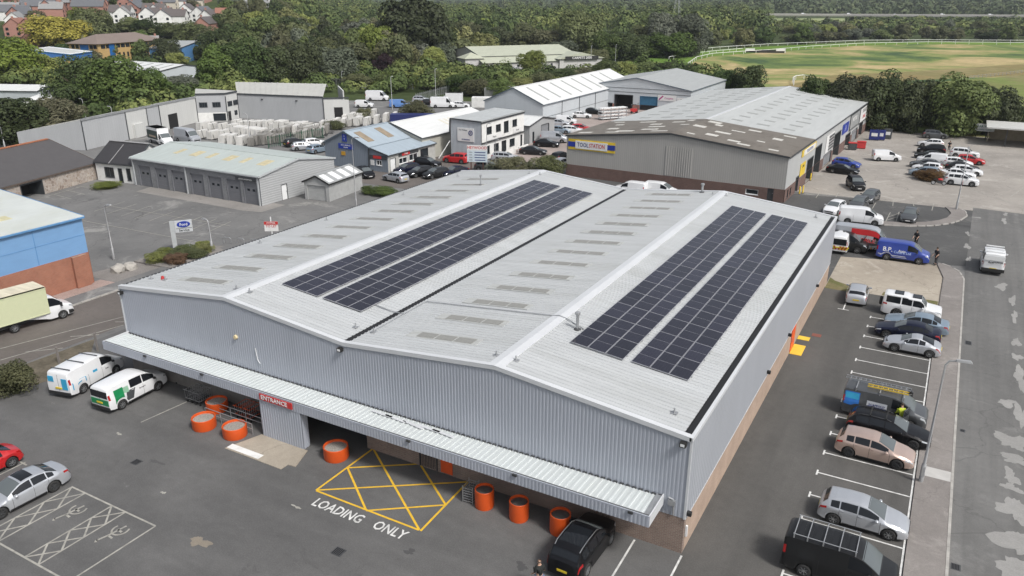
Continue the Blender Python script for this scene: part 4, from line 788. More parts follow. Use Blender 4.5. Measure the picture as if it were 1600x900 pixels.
# cream box truck on the brown street
bx = thing('box_truck', 'cream-bodied box truck with a white cab on the brown street', 'truck')
fr, re_ = Vector((-54.96,3.34)), Vector((-55.45,-0.42)); hd_ = math.atan2(fr.y-re_.y, fr.x-re_.x); n_ = Vector((math.sin(hd_), -math.cos(hd_)))
bx.location = (fr.x-n_.x*.95, fr.y-n_.y*.95, .01); bx.rotation_euler = (0, 0, hd_)
K = KIND['largevan']; KIND['cab'] = dict(K, L=2.35, H=2.2, ra=5.0, top=[(0,.62),(.03,.98),(.16,1.1),(.7,1.3),(1.1,1.75),(1.5,2.1),(1.8,2.2),(2.3,2.22),(2.35,2.2)], cab=(.7,1.45,2.3,2.35), wins=[(1.0,1.95)])
def cab_on(parent, x_axle, col):
    K = KIND['cab']; M = Matrix.Translation((x_axle+K['fa']-K['L']/2, 0, 0)); pm = paint(col, *PAINTS[col])
    c_ = obj('cab', cached(('cab', 'b'), lambda: body_mesh('cab')), pm, parent, M)
    m = MB(); patch_c(m, K, .77, 1.47, 4.35); obj('windscreen', m.mesh('windscreen'), SCREENGLASS, c_)
    for sd in (1, -1):
        m = MB(); patch(m, K, 1.0, 1.95, 3.12, 3.9, sd); obj('side_window', m.mesh('side_window'), CARGLASS, c_)
        m = MB(); patch(m, K, .06, .4, 2.2, 3.1, sd); obj('headlight', m.mesh('headlight'), LAMP, c_)
        m = MB(); patch(m, K, .02, .5, .1, 1.2, sd, .01); obj('bumper_corner', m.mesh('bumper_corner'), TRIM, c_)
        p = surf(K, 1.05, 3.1, sd); obj('door_mirror', MB().box(p.x-.06, p.x+.06, p.y+sd*.05, p.y+sd*.3, p.z-.05, p.z+.3).mesh('door_mirror'), TRIM, c_)
def truck_wheel(parent, x, y, R=.36):
    M = Tm(x, y, R, 0 if y > 0 else PI); w_ = obj('wheel', cached(('wb', R), lambda: wheel_back(R)), STEEL_D, parent, M); obj('tyre', cached(('ty', R), lambda: tyre_mesh(R)), TYRE, w_); obj('rim', cached(('ri', R), lambda: rim_mesh(R)), METAL, w_)
def box_body(parent, x0, x1, z0, z1, w, mat, skirt=True):
    b = MB().box(x0, x1, -w/2, w/2, z0, z1).build('box_body', mat, parent)
    for z in (z0, z1-.08): MB().box(x0-.02, x1+.02, -w/2-.02, w/2+.02, z, z+.08).build('edge_rail', mat, b)
    MB().box(x0, x1+1.2, -.5, .5, .45, z0).build('chassis', STEEL_D, parent)
cab_on(bx, 0, 'white'); box_body(bx, -7.0, -1.0, .85, 3.1, 2.2, paint('cream', *PAINTS['cream']))
wbx = (fr-re_).length
for x in (0, -wbx): truck_wheel(bx, x, .9); truck_wheel(bx, x, -.9)
MB().box(-7.0, -1.0, -1.05, 1.05, 3.19, 3.2).build('roof_panel', mt('truck_roof', (.6, .55, .42), .7, var=.2, streak=(.3, 2, 1)), bx)

# ---------------------------------------------------------------- other buildings
def cladmat(name, c, pitch=.25, var=.05, k=.25, horiz=False):
    m, t, b = nmat(name); P = objc(t)
    w = t.nodes.new('ShaderNodeTexWave'); w.wave_type = 'BANDS'; w.bands_direction = 'Z' if horiz else 'DIAGONAL'; w.inputs['Scale'].default_value = (1/pitch)*.31
    if not horiz:
        sp = t.nodes.new('ShaderNodeSeparateXYZ'); t.links.new(P, sp.inputs[0]); cb = t.nodes.new('ShaderNodeCombineXYZ'); ad = t.nodes.new('ShaderNodeMath'); t.links.new(sp.outputs[0], ad.inputs[0]); t.links.new(sp.outputs[1], ad.inputs[1]); t.links.new(ad.outputs[0], cb.inputs[0]); w.bands_direction = 'X'; t.links.new(cb.outputs[0], w.inputs['Vector'])
    else: t.links.new(P, w.inputs['Vector'])
    f = noise(t, mapping(t, pos(t), (.6, .6, .12)), 1, 5, .7); col = ramp(t, f, [(.3, tuple(x*(1-var) for x in c)), (.7, tuple(x*(1+var) for x in c))])
    g_ = ramp(t, w.outputs['Fac'], [(0, (1-k, 1-k, 1-k)), (.35, (1, 1, 1))]); col = mix(t, 1.0, col, g_, 'MULTIPLY')
    t.links.new(col, b.inputs['Base Color']); b.inputs['Roughness'].default_value = .5; bump(t, b, w.outputs['Fac'], .4, .03); MATS[name] = m; return m
TRIM_D = mt('dark_trim', (.05, .055, .06), .5); ROLLER = mt('roller_grey', (.22, .23, .245), .5, var=.06, streak=(.5, .5, 8)); 
class Bld:
    def __init__(s, name, label, o, rz, w, l, eave, rise, wall, roof, cat='building', plinth=None, ridge='y', group=None, over=.15, cap=True, rx=None, trim=TRIM_D, gutter=True, holes=None, roofname='roof_slope', gcap=None):
        s.t = thing(name, label, cat, (o[0], o[1], 0), rz, group); s.w, s.l, s.e, s.rise, s.wall, s.ridge = w, l, eave, rise, wall, ridge
        s.span = w if ridge == 'y' else l; s.len = l if ridge == 'y' else w; s.rx = s.span/2 if rx is None else rx; holes = holes or {}
        for f in 'FRBL': s.mkwall(f, holes.get(f, []), plinth)
        th = .12
        for (a, b) in ((0, s.rx), (s.span, s.rx)):
            if abs(a-b) < .01: continue
            za, zb = eave, eave+rise; sg = 1 if b > a else -1; sl = (zb-za)/abs(b-a); ao = a-sg*over; zo = za-sl*over; m = MB()
            P = lambda u, v, z: (u, v, z) if ridge == 'y' else (v, u, z)
            q = [P(ao, -over, zo), P(b, -over, zb), P(b, s.len+over, zb), P(ao, s.len+over, zo)]; m.add([(x, y, z+.02) for x, y, z in q]+[(x, y, z+.02+th) for x, y, z in q], [(0, 1, 2, 3), (4, 7, 6, 5), (0, 4, 5, 1), (1, 5, 6, 2), (2, 6, 7, 3), (3, 7, 4, 0)])
            m.build(roofname, roof, s.t)
            if gutter: g_ = [P(ao-sg*.12, -over, zo-.08), P(ao, s.len+over, zo+.06)]; x0, x1 = sorted((g_[0][0], g_[1][0])); y0, y1 = sorted((g_[0][1], g_[1][1])); MB().box(x0, x1, y0, y1, zo-.06, zo+.08).build('gutter', trim, s.t)
        if cap:
            P = (lambda u, v: (u, v)) if ridge == 'y' else (lambda u, v: (v, u)); (x0, y0), (x1, y1) = P(s.rx-.25, -over), P(s.rx+.25, s.len+over); MB().box(x0, x1, y0, y1, eave+rise+.1, eave+rise+.17).build('ridge_cap', gcap or roof, s.t)
        for e in (0, 1):                       # verge trims on the gables
            for (a, b) in ((0, s.rx), (s.span, s.rx)):
                if abs(a-b) < .01: continue
                v = -over-.03 if e == 0 else s.len+over+.03; P = (lambda u, v_, z: (u, v_, z)) if ridge == 'y' else (lambda u, v_, z: (v_, u, z))
                sl = s.rise/abs(b-a); sg = 1 if b > a else -1; MB().bar(P(a-sg*over, v, eave-sl*over+.06), P(b, v, eave+rise+.06), .06, .22).build('verge', trim, s.t)
    def P(s, f, u, z, d=0):
        return {'F': (u, -d, z), 'B': (s.w-u, s.l+d, z), 'R': (s.w+d, u, z), 'L': (-d, s.l-u, z)}[f]
    def fl(s, f): return s.w if f in 'FB' else s.l
    def mkwall(s, f, holes, plinth):
        L = s.fl(f); gab = (f in 'FB') == (s.ridge == 'y'); top = s.e
        bands = [(0, top, s.wall)] if not plinth else [(0, plinth[0], plinth[1]), (plinth[0], top, s.wall)]
        for bi, (z0, z1, mat) in enumerate(bands):
            us = sorted({0, L, *[min(max(h[0], 0), L) for h in holes], *[min(max(h[1], 0), L) for h in holes]}); zs = sorted({z0, z1, *[h[2] for h in holes if z0 < h[2] < z1], *[h[3] for h in holes if z0 < h[3] < z1]})
            m = MB(); pd = .05 if (plinth and bi == 0) else 0
            for a, b in zip(us, us[1:]):
                for c, d in zip(zs, zs[1:]):
                    cu, cz = (a+b)/2, (c+d)/2
                    if any(h[0] < cu < h[1] and h[2] < cz < h[3] for h in holes): continue
                    m.face(s.P(f, a, c, pd), s.P(f, b, c, pd), s.P(f, b, d, pd), s.P(f, a, d, pd))
            if pd: m.face(s.P(f, 0, z1, pd), s.P(f, L, z1, pd), s.P(f, L, z1, 0), s.P(f, 0, z1, 0))
            if z1 == top and gab:
                r = s.rx if f in 'FL' else s.span-s.rx
                if f == 'L': r = s.span-s.rx
                if f == 'R': r = s.rx
                m.face(s.P(f, 0, top), s.P(f, L, top), s.P(f, r, top+s.rise))
            m.build('wall' if z1 == top else 'plinth_wall', mat, s.t)
        for h in holes: s.fill(f, *h)
    def boxat(s, f, u0, u1, z0, z1, d0, d1, name, mat, parent=None):
        a, b = s.P(f, u0, z0, d0), s.P(f, u1, z1, d1); x0, x1 = sorted((a[0], b[0])); y0, y1 = sorted((a[1], b[1])); return MB().box(x0, x1, y0, y1, z0, z1).build(name, mat, parent or s.t)
    def fill(s, f, u0, u1, z0, z1, kind='win', mat=None, n=2):
        dep = .14; fr = mat or TRIM_D
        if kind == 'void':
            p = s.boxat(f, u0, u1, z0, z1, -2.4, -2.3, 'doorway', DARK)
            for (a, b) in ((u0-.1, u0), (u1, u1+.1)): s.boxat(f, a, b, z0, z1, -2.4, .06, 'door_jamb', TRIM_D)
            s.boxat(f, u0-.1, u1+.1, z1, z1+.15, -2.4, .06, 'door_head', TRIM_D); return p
        if kind == 'roller':
            p = s.boxat(f, u0, u1, z0, z1, -dep-.05, -dep, 'roller_door', mat or ROLLER); nz = max(3, int((z1-z0)/.5))
            for k in range(nz): s.boxat(f, u0+.02, u1-.02, z0+k*(z1-z0)/nz+.03, z0+(k+1)*(z1-z0)/nz, -dep, -dep+.02, 'door_slat', mat or ROLLER, p)
            for (a, b) in ((u0-.08, u0), (u1, u1+.08)): s.boxat(f, a, b, z0, z1, -dep-.05, .04, 'door_jamb', TRIM_D if mat is None else mat)
            s.boxat(f, u0, u1, z1, z1+.08, -dep-.05, .04, 'door_head', TRIM_D if mat is None else mat)
            return p
        if kind == 'door':
            p = s.boxat(f, u0, u1, z0, z1, -dep, -dep+.05, 'door', mat or WHITE); s.boxat(f, u1-.2, u1-.12, 1.0, 1.1, -dep+.05, -dep+.1, 'handle', METAL, p)
            for (a, b) in ((u0, u0+.05), (u1-.05, u1)): s.boxat(f, a, b, z0, z1, -dep+.05, .02, 'door_jamb', TRIM_D, p)
            s.boxat(f, u0+.05, u1-.05, z1-.05, z1, -dep+.05, .02, 'door_head', TRIM_D, p); return p
        p = s.boxat(f, u0, u1, z0, z1, -dep-.04, -dep, 'window', GLASS); e = .06
        for (a, b, c, d) in ((u0, u1, z0, z0+e), (u0, u1, z1-e, z1), (u0, u0+e, z0+e, z1-e), (u1-e, u1, z0+e, z1-e)): s.boxat(f, a, b, c, d, -dep, .02, 'window_frame', fr, p)
        for k in range(1, n): u = lerp(u0, u1, k/n); s.boxat(f, u-.025, u+.025, z0+e, z1-e, -dep, -.03, 'mullion', fr, p)
        s.boxat(f, u0-.05, u1+.05, z0-.05, z0, -.02, .07, 'sill', fr, p); return p
    def sign(s, f, u0, u1, z0, z1, mat, txt=(), d=.06, name='sign'):
        p = s.boxat(f, u0, u1, z0, z1, .03, d+.03, name, mat)
        r = Vector(s.P(f, 1, 0))-Vector(s.P(f, 0, 0))
        for (u, z, body, size, tm, sx) in txt: text(body, size, 'lettering', tm, p, frame(s.P(f, u, z, d+.036), r, (0, 0, 1)), .004, sx)
        return p
    def roofbox(s, side, a0, a1, v0, v1, mat, name='rooflight', h=.05):
        """flat piece on a roof slope; a = distance from the eave of that slope, v along the ridge"""
        sl = s.rise/(s.rx if side == 0 else s.span-s.rx)
        def q(a, v, dz):
            u = a if side == 0 else s.span-a; z = s.e+sl*a+.14+dz; return (u, v, z) if s.ridge == 'y' else (v, u, z)
        m = MB(); m.add([q(a0, v0, 0), q(a1, v0, 0), q(a1, v1, 0), q(a0, v1, 0), q(a0, v0, h), q(a1, v0, h), q(a1, v1, h), q(a0, v1, h)], [(0, 1, 2, 3), (4, 7, 6, 5), (0, 4, 5, 1), (1, 5, 6, 2), (2, 6, 7, 3), (3, 7, 4, 0)]); return m.build(name, mat, s.t)
BLUE_S = mt('sign_blue', (.02, .045, .3), .4); YEL_S = mt('sign_yellow', (.7, .5, .04), .4); RED_S = MATS['sign_red']; DKB = mt('letter_navy', (.015, .03, .16), .5); BLK_T = mt('letter_black', (.02, .02, .02), .6); WH_S = mt('sign_white', (.7, .7, .69), .5, var=.04)
# --- tool trade warehouse
C_TOOL = cladmat('tool_cladding', (.385, .375, .355), .3, k=.12); C_TOOLR = cladmat('tool_cladding_sunlit', (.44, .45, .45), .3, k=.1)  # second copy is paler: sunlight on the right wall put into its colour
MOSS = roofmat('mossy_cement_roof', (.16, .14, .115), (.07, .052, .036), (1.4, .9, .5), 1.0); ROOF_T = roofmat('grey_cement_roof', (.46, .475, .465), (.36, .365, .35), (.9, .12, .3), .5)
tb = Bld('trade_warehouse', 'large grey trade warehouse with a mossy front roof and blue yellow sign', (-42.4, 75.5), -.033, 32.4, 71, 6.0, 1.65, C_TOOL, ROOF_T, plinth=(1.75, brickmat('dark_red_brick', (.11, .055, .045), (.15, .075, .06), (.17, .14, .125))), gcap=FLASH,
  holes={'R': [(12.9, 16.9, .1, 3.4, 'void'), (18, 22.6, 0, 4.4, 'void'), (25.5, 32, .1, 2.0, 'roller'), (33.4, 39.0, 0, 4.2, 'void'), (45, 50, .1, 2.4, 'void'), (52, 58, .1, 2.2, 'roller'), (60, 64, .1, 2.6, 'void'), (1.4, 2.1, .3, 1.45, 'win', None, 1), (3.0, 3.7, .3, 1.45, 'win', None, 1), (6.3, 7.8, 0, 2.1, 'void')], 'F': [(27.3, 29.0, .6, 1.3, 'win', WHITE, 1), (30.2, 31.0, 0, 2.0-.3, 'door', STEEL_D)]})
for o_ in list(tb.t.children):
    if o_.name.startswith('wall') and min(v.co.x for v in o_.data.vertices) > 30: o_.material_slots[0].material = C_TOOLR
for sd in (0, 1): tb.roofbox(sd, -.2, 16.2, -.2, 15.4, MOSS, 'mossy_roof', .06)
PALE_RL = mt('pale_rooflight', (.52, .51, .47), .6, var=.12); GREY_RL = mt('grey_rooflight', (.3, .31, .3), .6, var=.12)
r_ = random.Random(3)
for sd in (0, 1):
    for (a0, v0) in ((1.5, 1.2), (4.0, 5.2), (7.5, 2.2), (10.5, 6.5), (3, 9.5), (13.0, 1.4), (12.0, 11.5), (7.0, 12.4), (2.0, 12.8), (5.6, 1.0), (9.0, 9.4), (14, 8.2), (13.4, 13.4), (10.6, 3.6)): tb.roofbox(sd, a0+r_.uniform(-.7, .7), a0+1.2+r_.uniform(.2, .9), v0+r_.uniform(-.4, .4), v0+1.0, PALE_RL, 'rooflight', .09)
    for k in range(12):
        for a0 in (3.5, 7.5, 11.5): tb.roofbox(sd, a0+r_.uniform(-.4, .4), a0+1.9, 17.5+k*4.4+(a0 % 2)*1.1, 18.4+k*4.4+(a0 % 2)*1.1, GREY_RL, 'rooflight', .03)
tb.sign('F', .3, 7.9, 4.1, 5.65, YEL_S); tb.sign('F', .3, 7.9, 4.5, 5.25, BLUE_S, d=.1); tb.sign('F', 1.5, 6.7, 4.3, 5.45, WH_S, [(2.75, 4.87, 'TOOL', .85, DKB, .8), (5.05, 4.87, 'STATION', .85, RED_S, .72)], d=.14)
m_ = ribbed(MB(), (15.6, -.02, 0), (1, 0, 0), (0, -1, 0), 4.0, .33, .05, 1.8, 6.0); m_.build('louvre_panel', C_TOOL, tb.t)
tb.sign('R', 8.1, 17.5, 4.65, 5.6, YEL_S); tb.sign('R', 9.2, 16.8, 4.75, 5.5, WH_S, [(13, 5.1, 'TOOLSTATION', .6, DKB, 1)], d=.1); tb.sign('R', 8.2, 11.4, 1.9, 3.7, YEL_S, [(9.8, 3.2, 'OPEN', .5, BLK_T, 1)])
tb.sign('R', 26, 32.3, 2.3, 5.0, WH_S); 
for k in range(5): tb.sign('R', 28.2, 32.2, 2.45+k*.5, 2.8+k*.5, GREY_D, d=.12, name='sign_slat')
tb.sign('R', 40.2, 46.2, 3.2, 4.95, BLUE_S, [(43.2, 4.1, 'J S', 1.0, WH_S, 1)]); tb.sign('R', 47.5, 57.3, 2.8, 5.75, GREY_D); tb.sign('R', 47.9, 56.9, 3.1, 5.5, mt('sign_grey', (.3, .31, .31), .5), [(52.4, 4.6, 'MOTORS', 1.1, WH_S, 1)], d=.1); tb.sign('R', 58.4, 68.5, 2.6, 5.75, GREY_D); tb.sign('R', 58.8, 68, 2.9, 5.5, WH_S, [(63.4, 4.9, 'CAR BODY', 1.0, BLK_T, 1), (63.4, 3.7, 'REPAIRS', .9, RED_S, 1)], d=.1)
# --- unit 7 / 8
GREY_P = cladmat('pale_blue_grey_clad', (.50, .535, .56), .3, k=.08)
u7 = Bld('unit_building', 'pale gabled industrial unit with a dark doorway and a blue roller door', (-73.2, 150.4), 0, 26.8, 30, 5.0, 2.3, GREY_P, roofmat('grey_sheet_roof', (.36, .375, .37), (.3, .31, .3), (1.2, .2, .3), .5), plinth=(1.1, brickmat('red_brick_u', (.26, .08, .055), (.3, .1, .07), (.3, .22, .2))),
  holes={'F': [(8.0, 12.6, 0, 3.2, 'void'), (14.5, 18.8, 0, 3.2, 'roller', mt('roller_blue', (.03, .13, .23), .5)), (4.3, 7.4, 0, 1.09, 'void')]}, trim=mt('slate_trim', (.1, .13, .16), .5))
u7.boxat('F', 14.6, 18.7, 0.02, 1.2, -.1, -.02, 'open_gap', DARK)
u7.sign('F', 1.3, 3.3, 1.3, 2.3, WH_S, [(2.3, 1.8, '7', .8, BLK_T, 1)]); u7.sign('F', 23.6, 25.6, 2.2, 3.4, WH_S, [(24.6, 2.8, '8', .8, BLK_T, 1)]); s_ = u7.sign('F', 18.9, 23.4, 2.5, 3.8, WH_S, [(21.6, 3.1, 'Coopers', .6, mt('magenta', (.4, .03, .2), .5), 1)])
MB().bar((19.2, -.12, 2.7), (20.2, -.12, 3.6), .03, .3).build('stripe', MATS['magenta'], u7.t)
for z in (3.95, 4.9): u7.boxat('F', 0, 26.8, z, z+.08, .0, .05, 'cladding_joint', TRIM_D)
# --- long white unit
lw = Bld('long_unit', 'long white-roofed industrial unit with a row of dark rooflights', (-81.1, 115.6), .0, 14.1, 52, 4.5, 3.0, GREY_P, roofmat('white_sheet_roof', (.66, .67, .66), (.55, .56, .54), (1.5, .2, .3), .4), trim=MATS['slate_trim'])
for k in range(8): lw.roofbox(1, .8, 6.2, 4+k*5.6, 4.7+k*5.6, GREY_RL, 'rooflight', .05)
for k in range(3): lw.boxat('R', 9+k*9, 9.2+k*9, 0, 4.4, .0, .06, 'downpipe', TRIM_D)
for z in (1.8,): lw.boxat('R', 0, 52, z, z+.06, .0, .04, 'cladding_joint', TRIM_D)
# --- workshop shed with a roller door
ws = Bld('workshop_shed', 'small grey gabled workshop with a tall roller door beside the white offices', (-74, 96.2), 0.03, 14, 11, 3.2, .95, cladmat('grey_panel', (.36, .37, .375), .4, k=.08), MATS['white_sheet_roof'], ridge='x', holes={'R': [(5.0, 8.4, 0, 2.7, 'roller'), (1.2, 2.0, 0, 2.0, 'win', None, 1)]})
# --- white two-storey offices
hw = Bld('office_block', 'white two-storey office block with a grey clad end and a round logo sign', (-65.3, 78.5), 0.0, 6.0, 14.6, 6.35, .15, WHITE_R, mt('grey_flat_roof', (.42, .44, .44), .6, grime=(.35, .36, .36)), rx=.01, cap=False, gutter=False,
  holes={'R': [(1.6, 3.3, 4.1, 5.3, 'win'), (4.7, 6.3, 4.1, 5.3, 'win'), (7.4, 9.0, 3.6, 5.5, 'win'), (10.4, 12.0, 4.2, 5.4, 'win'), (.8, 2.6, .9, 2.2, 'win'), (4.0, 5.6, .9, 2.2, 'win'), (6.6, 8.2, .05, 2.3, 'win'), (9.4, 11.2, .9, 2.2, 'win'), (13.3, 14.0, .05, 2.4, 'door', STEEL_D)]})
m_ = ribbed(MB(), (0, -.01, 0), (1, 0, 0), (0, -1, 0), 6.0, .25, .035, .02, 6.3); m_.build('end_cladding', mt('grey_end_clad', (.42, .45, .48), .5, var=.04), hw.t)
hw.boxat('R', -.1, 14.7, 6.05, 6.5, .02, .12, 'fascia', TRIM_D); hw.boxat('R', -.06, 14.6, 2.75, 2.95, .02, .25, 'canopy_band', STEEL_D); hw.boxat('R', -.06, .02, .0, 6.05, .02, .06, 'corner_trim', TRIM_D)
s_ = hw.sign('F', 1.4, 4.6, 3.0, 5.2, WH_S, [(2.5, 4.85, 'The Wellness', .3, GREY_D, 1), (3.0, 3.35, 'ooeooe', .5, DKB, 1)], d=.1)
m_ = MB().lathe([(.42, -.16), (.42, -.145), (.28, -.145), (.28, -.16)], 20, 'y', (4.0, 0, 4.45)).lathe([(.16, -.16), (.16, -.145), (.08, -.145)], 16, 'y', (4.0, 0, 4.45)); m_.build('round_logo', DKB, hw.t)
hw.sign('R', 1.6, 6.6, 3.05, 3.85, WH_S, [(4.1, 3.45, 'Physio', .45, GREY_D, 1)]); hw.sign('R', 10.6, 13.6, 3.1, 3.9, WH_S, [(12.1, 3.5, 'Dental', .4, GREY_D, 1)])
for (u0, u1) in ((5.4, 8.8), (10.0, 13.4)): hw.boxat('R', u0, u1, 0, .9, 1.4, 1.6, 'ramp_wall', WHITE_R)
# --- blue-grey garage with lean-to, and the long pale roof behind it
C_BG = cladmat('blue_grey_sheet', (.20, .235, .28), .35, k=.15); R_BG = roofmat('blue_grey_roof', (.34, .40, .45), (.28, .33, .37), (.3, 1.2, .3), .4)
bgb = Bld('garage_building', 'blue-grey gabled garage with two brown rooflights and a pointed blue sign', (-79.7, 63.6), -.02, 9.1, 10.6, 3.6, 2.0, C_BG, R_BG, rx=4.3, cap=True, trim=MATS['slate_trim'])
for v in (1.2, 6.2): bgb.roofbox(1, 1.0, 3.9, v, v+1.5, mt('brown_rooflight', (.26, .21, .15), .6, var=.25), 'rooflight')
bgb.sign('F', 3.0, 6.0, 2.95, 3.75, BLUE_S, [(4.5, 3.52, 'AUTO SERVICES', .28, WH_S, 1), (4.5, 3.18, 'REPAIRS', .24, WH_S, 1)]); bgb.sign('F', 3.9, 4.8, 4.1, 5.3, BLUE_S, [(4.35, 4.95, 'L', .4, WH_S, 1), (4.35, 4.45, 'T', .4, WH_S, 1)]); bgb.sign('F', 3.5, 4.3, 1.9, 2.5, mt('sign_amber', (.55, .3, .03), .5))
ln = Bld('garage_office', 'low lean-to reception with dark red fascia signs beside the blue-grey garage', (-70.6, 63.55), -.02, 3.6, 12.4, 2.65, .85, C_BG, R_BG, rx=.02, cap=False, holes={'F': [(1.3, 2.4, .95, 1.75, 'win', WHITE)], 'R': [(.5, 1.9, .05, 2.1, 'door'), (2.7, 4.8, .85, 1.75, 'win', WHITE), (5.3, 7.6, .9, 1.95, 'win', WHITE), (8.3, 10.4, 1.0, 2.3, 'win', None, 1)]})
for o_ in list(ln.t.children):
    if o_.name.startswith('wall') and min(v.co.x for v in o_.data.vertices) > 3.5: o_.material_slots[0].material = mt('cream_grey_panel', (.42, .42, .40), .6)
ln.sign('F', .1, 3.5, 1.95, 2.5, GREY_D); ln.sign('F', .8, 2.4, 2.0, 2.45, RED_S, d=.1); ln.sign('R', 2.6, 7.7, 2.05, 2.55, GREY_D); ln.sign('R', 3.4, 5.4, 2.08, 2.52, RED_S, [(4.4, 2.3, 'TYRES', .35, WH_S, 1)], d=.1); ln.sign('F', .2, .9, .9, 1.7, WH_S)
for (a, b) in ((.02, 3.3),): 
    for k in range(6): MB().box(.1, 3.6, 1+k*2.0, 1.06+k*2.0, 0, .02, Matrix.Translation((0, 0, 3.62)) @ Matrix.Rotation(math.atan2(.85, 3.6), 4, 'Y')).build('roof_batten', STEEL_D, ln.t)
lr = Bld('store_building', 'long low building with a clean white roof behind the blue-grey garage', (-79.5, 74.6), -.06, 11.5, 23, 3.7, 1.9, cladmat('cream_sheet', (.42, .41, .36), .35, k=.1), MATS['white_sheet_roof'], rx=5.0)
for k in range(5): lr.roofbox(1, 1.0, 4.4, 10+k*1.3, 10.7+k*1.3, mt('aged_rooflight', (.6, .58, .5), .6), 'rooflight', .02)
tb_ = thing('brace_pole', 'white slanting brace between the lean-to and the office block', 'brace', (-66.6, 76.6, 0)); MB().tube([(0, 0, .02), (1.3, 1.6, 2.9)], .07, 8).build('pole', WHITE, tb_)
# --- service garage with seven doors
C_SG = brickmat('grey_block', (.21, .215, .225), (.235, .24, .25), (.19, .195, .2), .35); R_SG = roofmat('green_grey_roof', (.43, .475, .455), (.37, .40, .39), (1.5, .25, .3), .35)
dk = mt('door_grey', (.16, .165, .18), .5, var=.04)
sg_ = Bld('service_garage', 'long grey block service garage with seven dark sectional doors', (-93.9, 39.0), 0, 25.3, 14.2, 3.85, 1.1, C_SG, R_SG, ridge='x', trim=mt('pale_trim', (.42, .44, .45), .5), holes={'F': [(u, u+2.5, 0, 2.95, 'roller', dk) for u in (1.4, 5.0, 8.4, 12.2, 15.7, 19.2, 22.3)], 'R': [(3.6, 4.7, 0, 2.1, 'door')]})
for o_ in list(sg_.t.children):
    if o_.name.startswith('wall') and min(v.co.x for v in o_.data.vertices) > 25: o_.material_slots[0].material = cladmat('horizontal_clad', (.40, .41, .415), .3, k=.25, horiz=True)
for k, u in enumerate((1.4, 5.0, 8.4, 12.2, 15.7, 19.2, 22.3)):
    for q in range(2): sg_.boxat('F', u+.5+q*.95, u+.95+q*.95, 1.75, 2.05, -.12, -.1, 'door_window', GLASS)
for u in (.2, 11.2, 24.9): sg_.boxat('F', u, u+.18, 0, 3.8, .0, .14, 'downpipe', MATS['pale_trim'])
sg_.sign('F', 21.0, 24.6, 3.05, 3.5, GREY_D, [(22.8, 3.27, 'SERVICE RECEPTION', .26, WH_S, 1)])
for k in range(6): sg_.roofbox(0, 3.2, 5.2, 5+k*3.3, 5.9+k*3.3+(k % 2)*.6, mt('aged_yellow_rooflight', (.5, .44, .28), .6, var=.25), 'rooflight', .02)
gr_ = Bld('lock_up_garage', 'small grey lock-up garage with a roof of white and grey stripes', (-66.4, 44.6), .12, 3.9, 8, 2.4, .85, mt('lockup_wall', (.37, .375, .37), .6), mt('lockup_roof', (.32, .33, .33), .5), rx=2.0, holes={'F': [(.45, 3.45, 0, 2.05, 'roller', MATS['lockup_wall'])]}, trim=BLACK)
for k in range(4): gr_.roofbox(1, .05, 1.85, .3+k*2.0, 1.4+k*2.0, WHITE, 'white_roof_sheet', .03)
# --- stone barn, slate roofed link
def stonemat():
    m, t, b = nmat('rubble_stone'); P = objc(t); v = t.nodes.new('ShaderNodeTexVoronoi'); v.inputs['Scale'].default_value = 2.6; t.links.new(P, v.inputs['Vector'])
    v2 = t.nodes.new('ShaderNodeTexVoronoi'); v2.feature = 'DISTANCE_TO_EDGE'; v2.inputs['Scale'].default_value = 2.6; t.links.new(P, v2.inputs['Vector'])
    sp = t.nodes.new('ShaderNodeSeparateColor'); t.links.new(v.outputs['Color'], sp.inputs[0]); c = ramp(t, sp.outputs[0], [(0, (.22, .17, .14)), (.4, (.36, .3, .25)), (.7, (.3, .26, .23)), (1, (.45, .4, .35))])
    c = mix(t, ramp(t, v2.outputs['Distance'], [(.03, (1, 1, 1)), (.09, (0, 0, 0))]), c, (.4, .36, .32)); t.links.new(c, b.inputs['Base Color']); b.inputs['Roughness'].default_value = .95; bump(t, b, v2.outputs['Distance'], .5, .05); return m
STONE = stonemat(); SLATE = roofmat('slate_roof', (.085, .08, .08), (.06, .056, .055), (1.2, 1.2, 1.2), .6); SLATE_D = roofmat('dark_slate_roof', (.042, .04, .042), (.03, .029, .03), (1.5, 1.5, 1.5), .5)
bz = math.atan2(38.4-22.6, -101.9+97.8)
barn = Bld('stone_barn', 'old rubble stone barn with a long slate roof and orange ridge tiles', (-94.6, 10.5), bz, 29.5, 16.5, 2.35, 3.0, STONE, SLATE, ridge='x', rx=8.2, cap=False, trim=mt('timber_trim', (.1, .075, .06), .8), holes={'F': [(15.5, 19.0, 0, 1.95, 'void')]})
for k in range(62): MB().box(.02+k*.475, .47+k*.475, 7.95, 8.45, 5.45, 5.58).build('ridge_tile', mt('terracotta', (.36, .14, .07), .8, var=.2), barn.t)
lk = Bld('white_cottage', 'low white cottage with a dark slate roof between barn and service garage', (-101.2, 38.2), .14, 7.2, 7, 2.75, 2.4, WHITE_R, SLATE_D, ridge='x', cap=True, gcap=mt('lead_grey', (.3, .3, .3), .6), holes={'F': [(1.6, 3.4, .6, 2.1, 'win'), (4.2, 5.0, .05, 2.1, 'win', None, 1), (5.8, 6.6, .4, 2.2, 'win', None, 1)]})
MB().box(2.85, 2.95, -.3, 3.6, 0, .04, Matrix.Translation((0, 0, 2.9)) @ Matrix.Rotation(math.atan2(2.4, 3.5), 4, 'X')).build('lead_flashing', MATS['lead_grey'], lk.t)
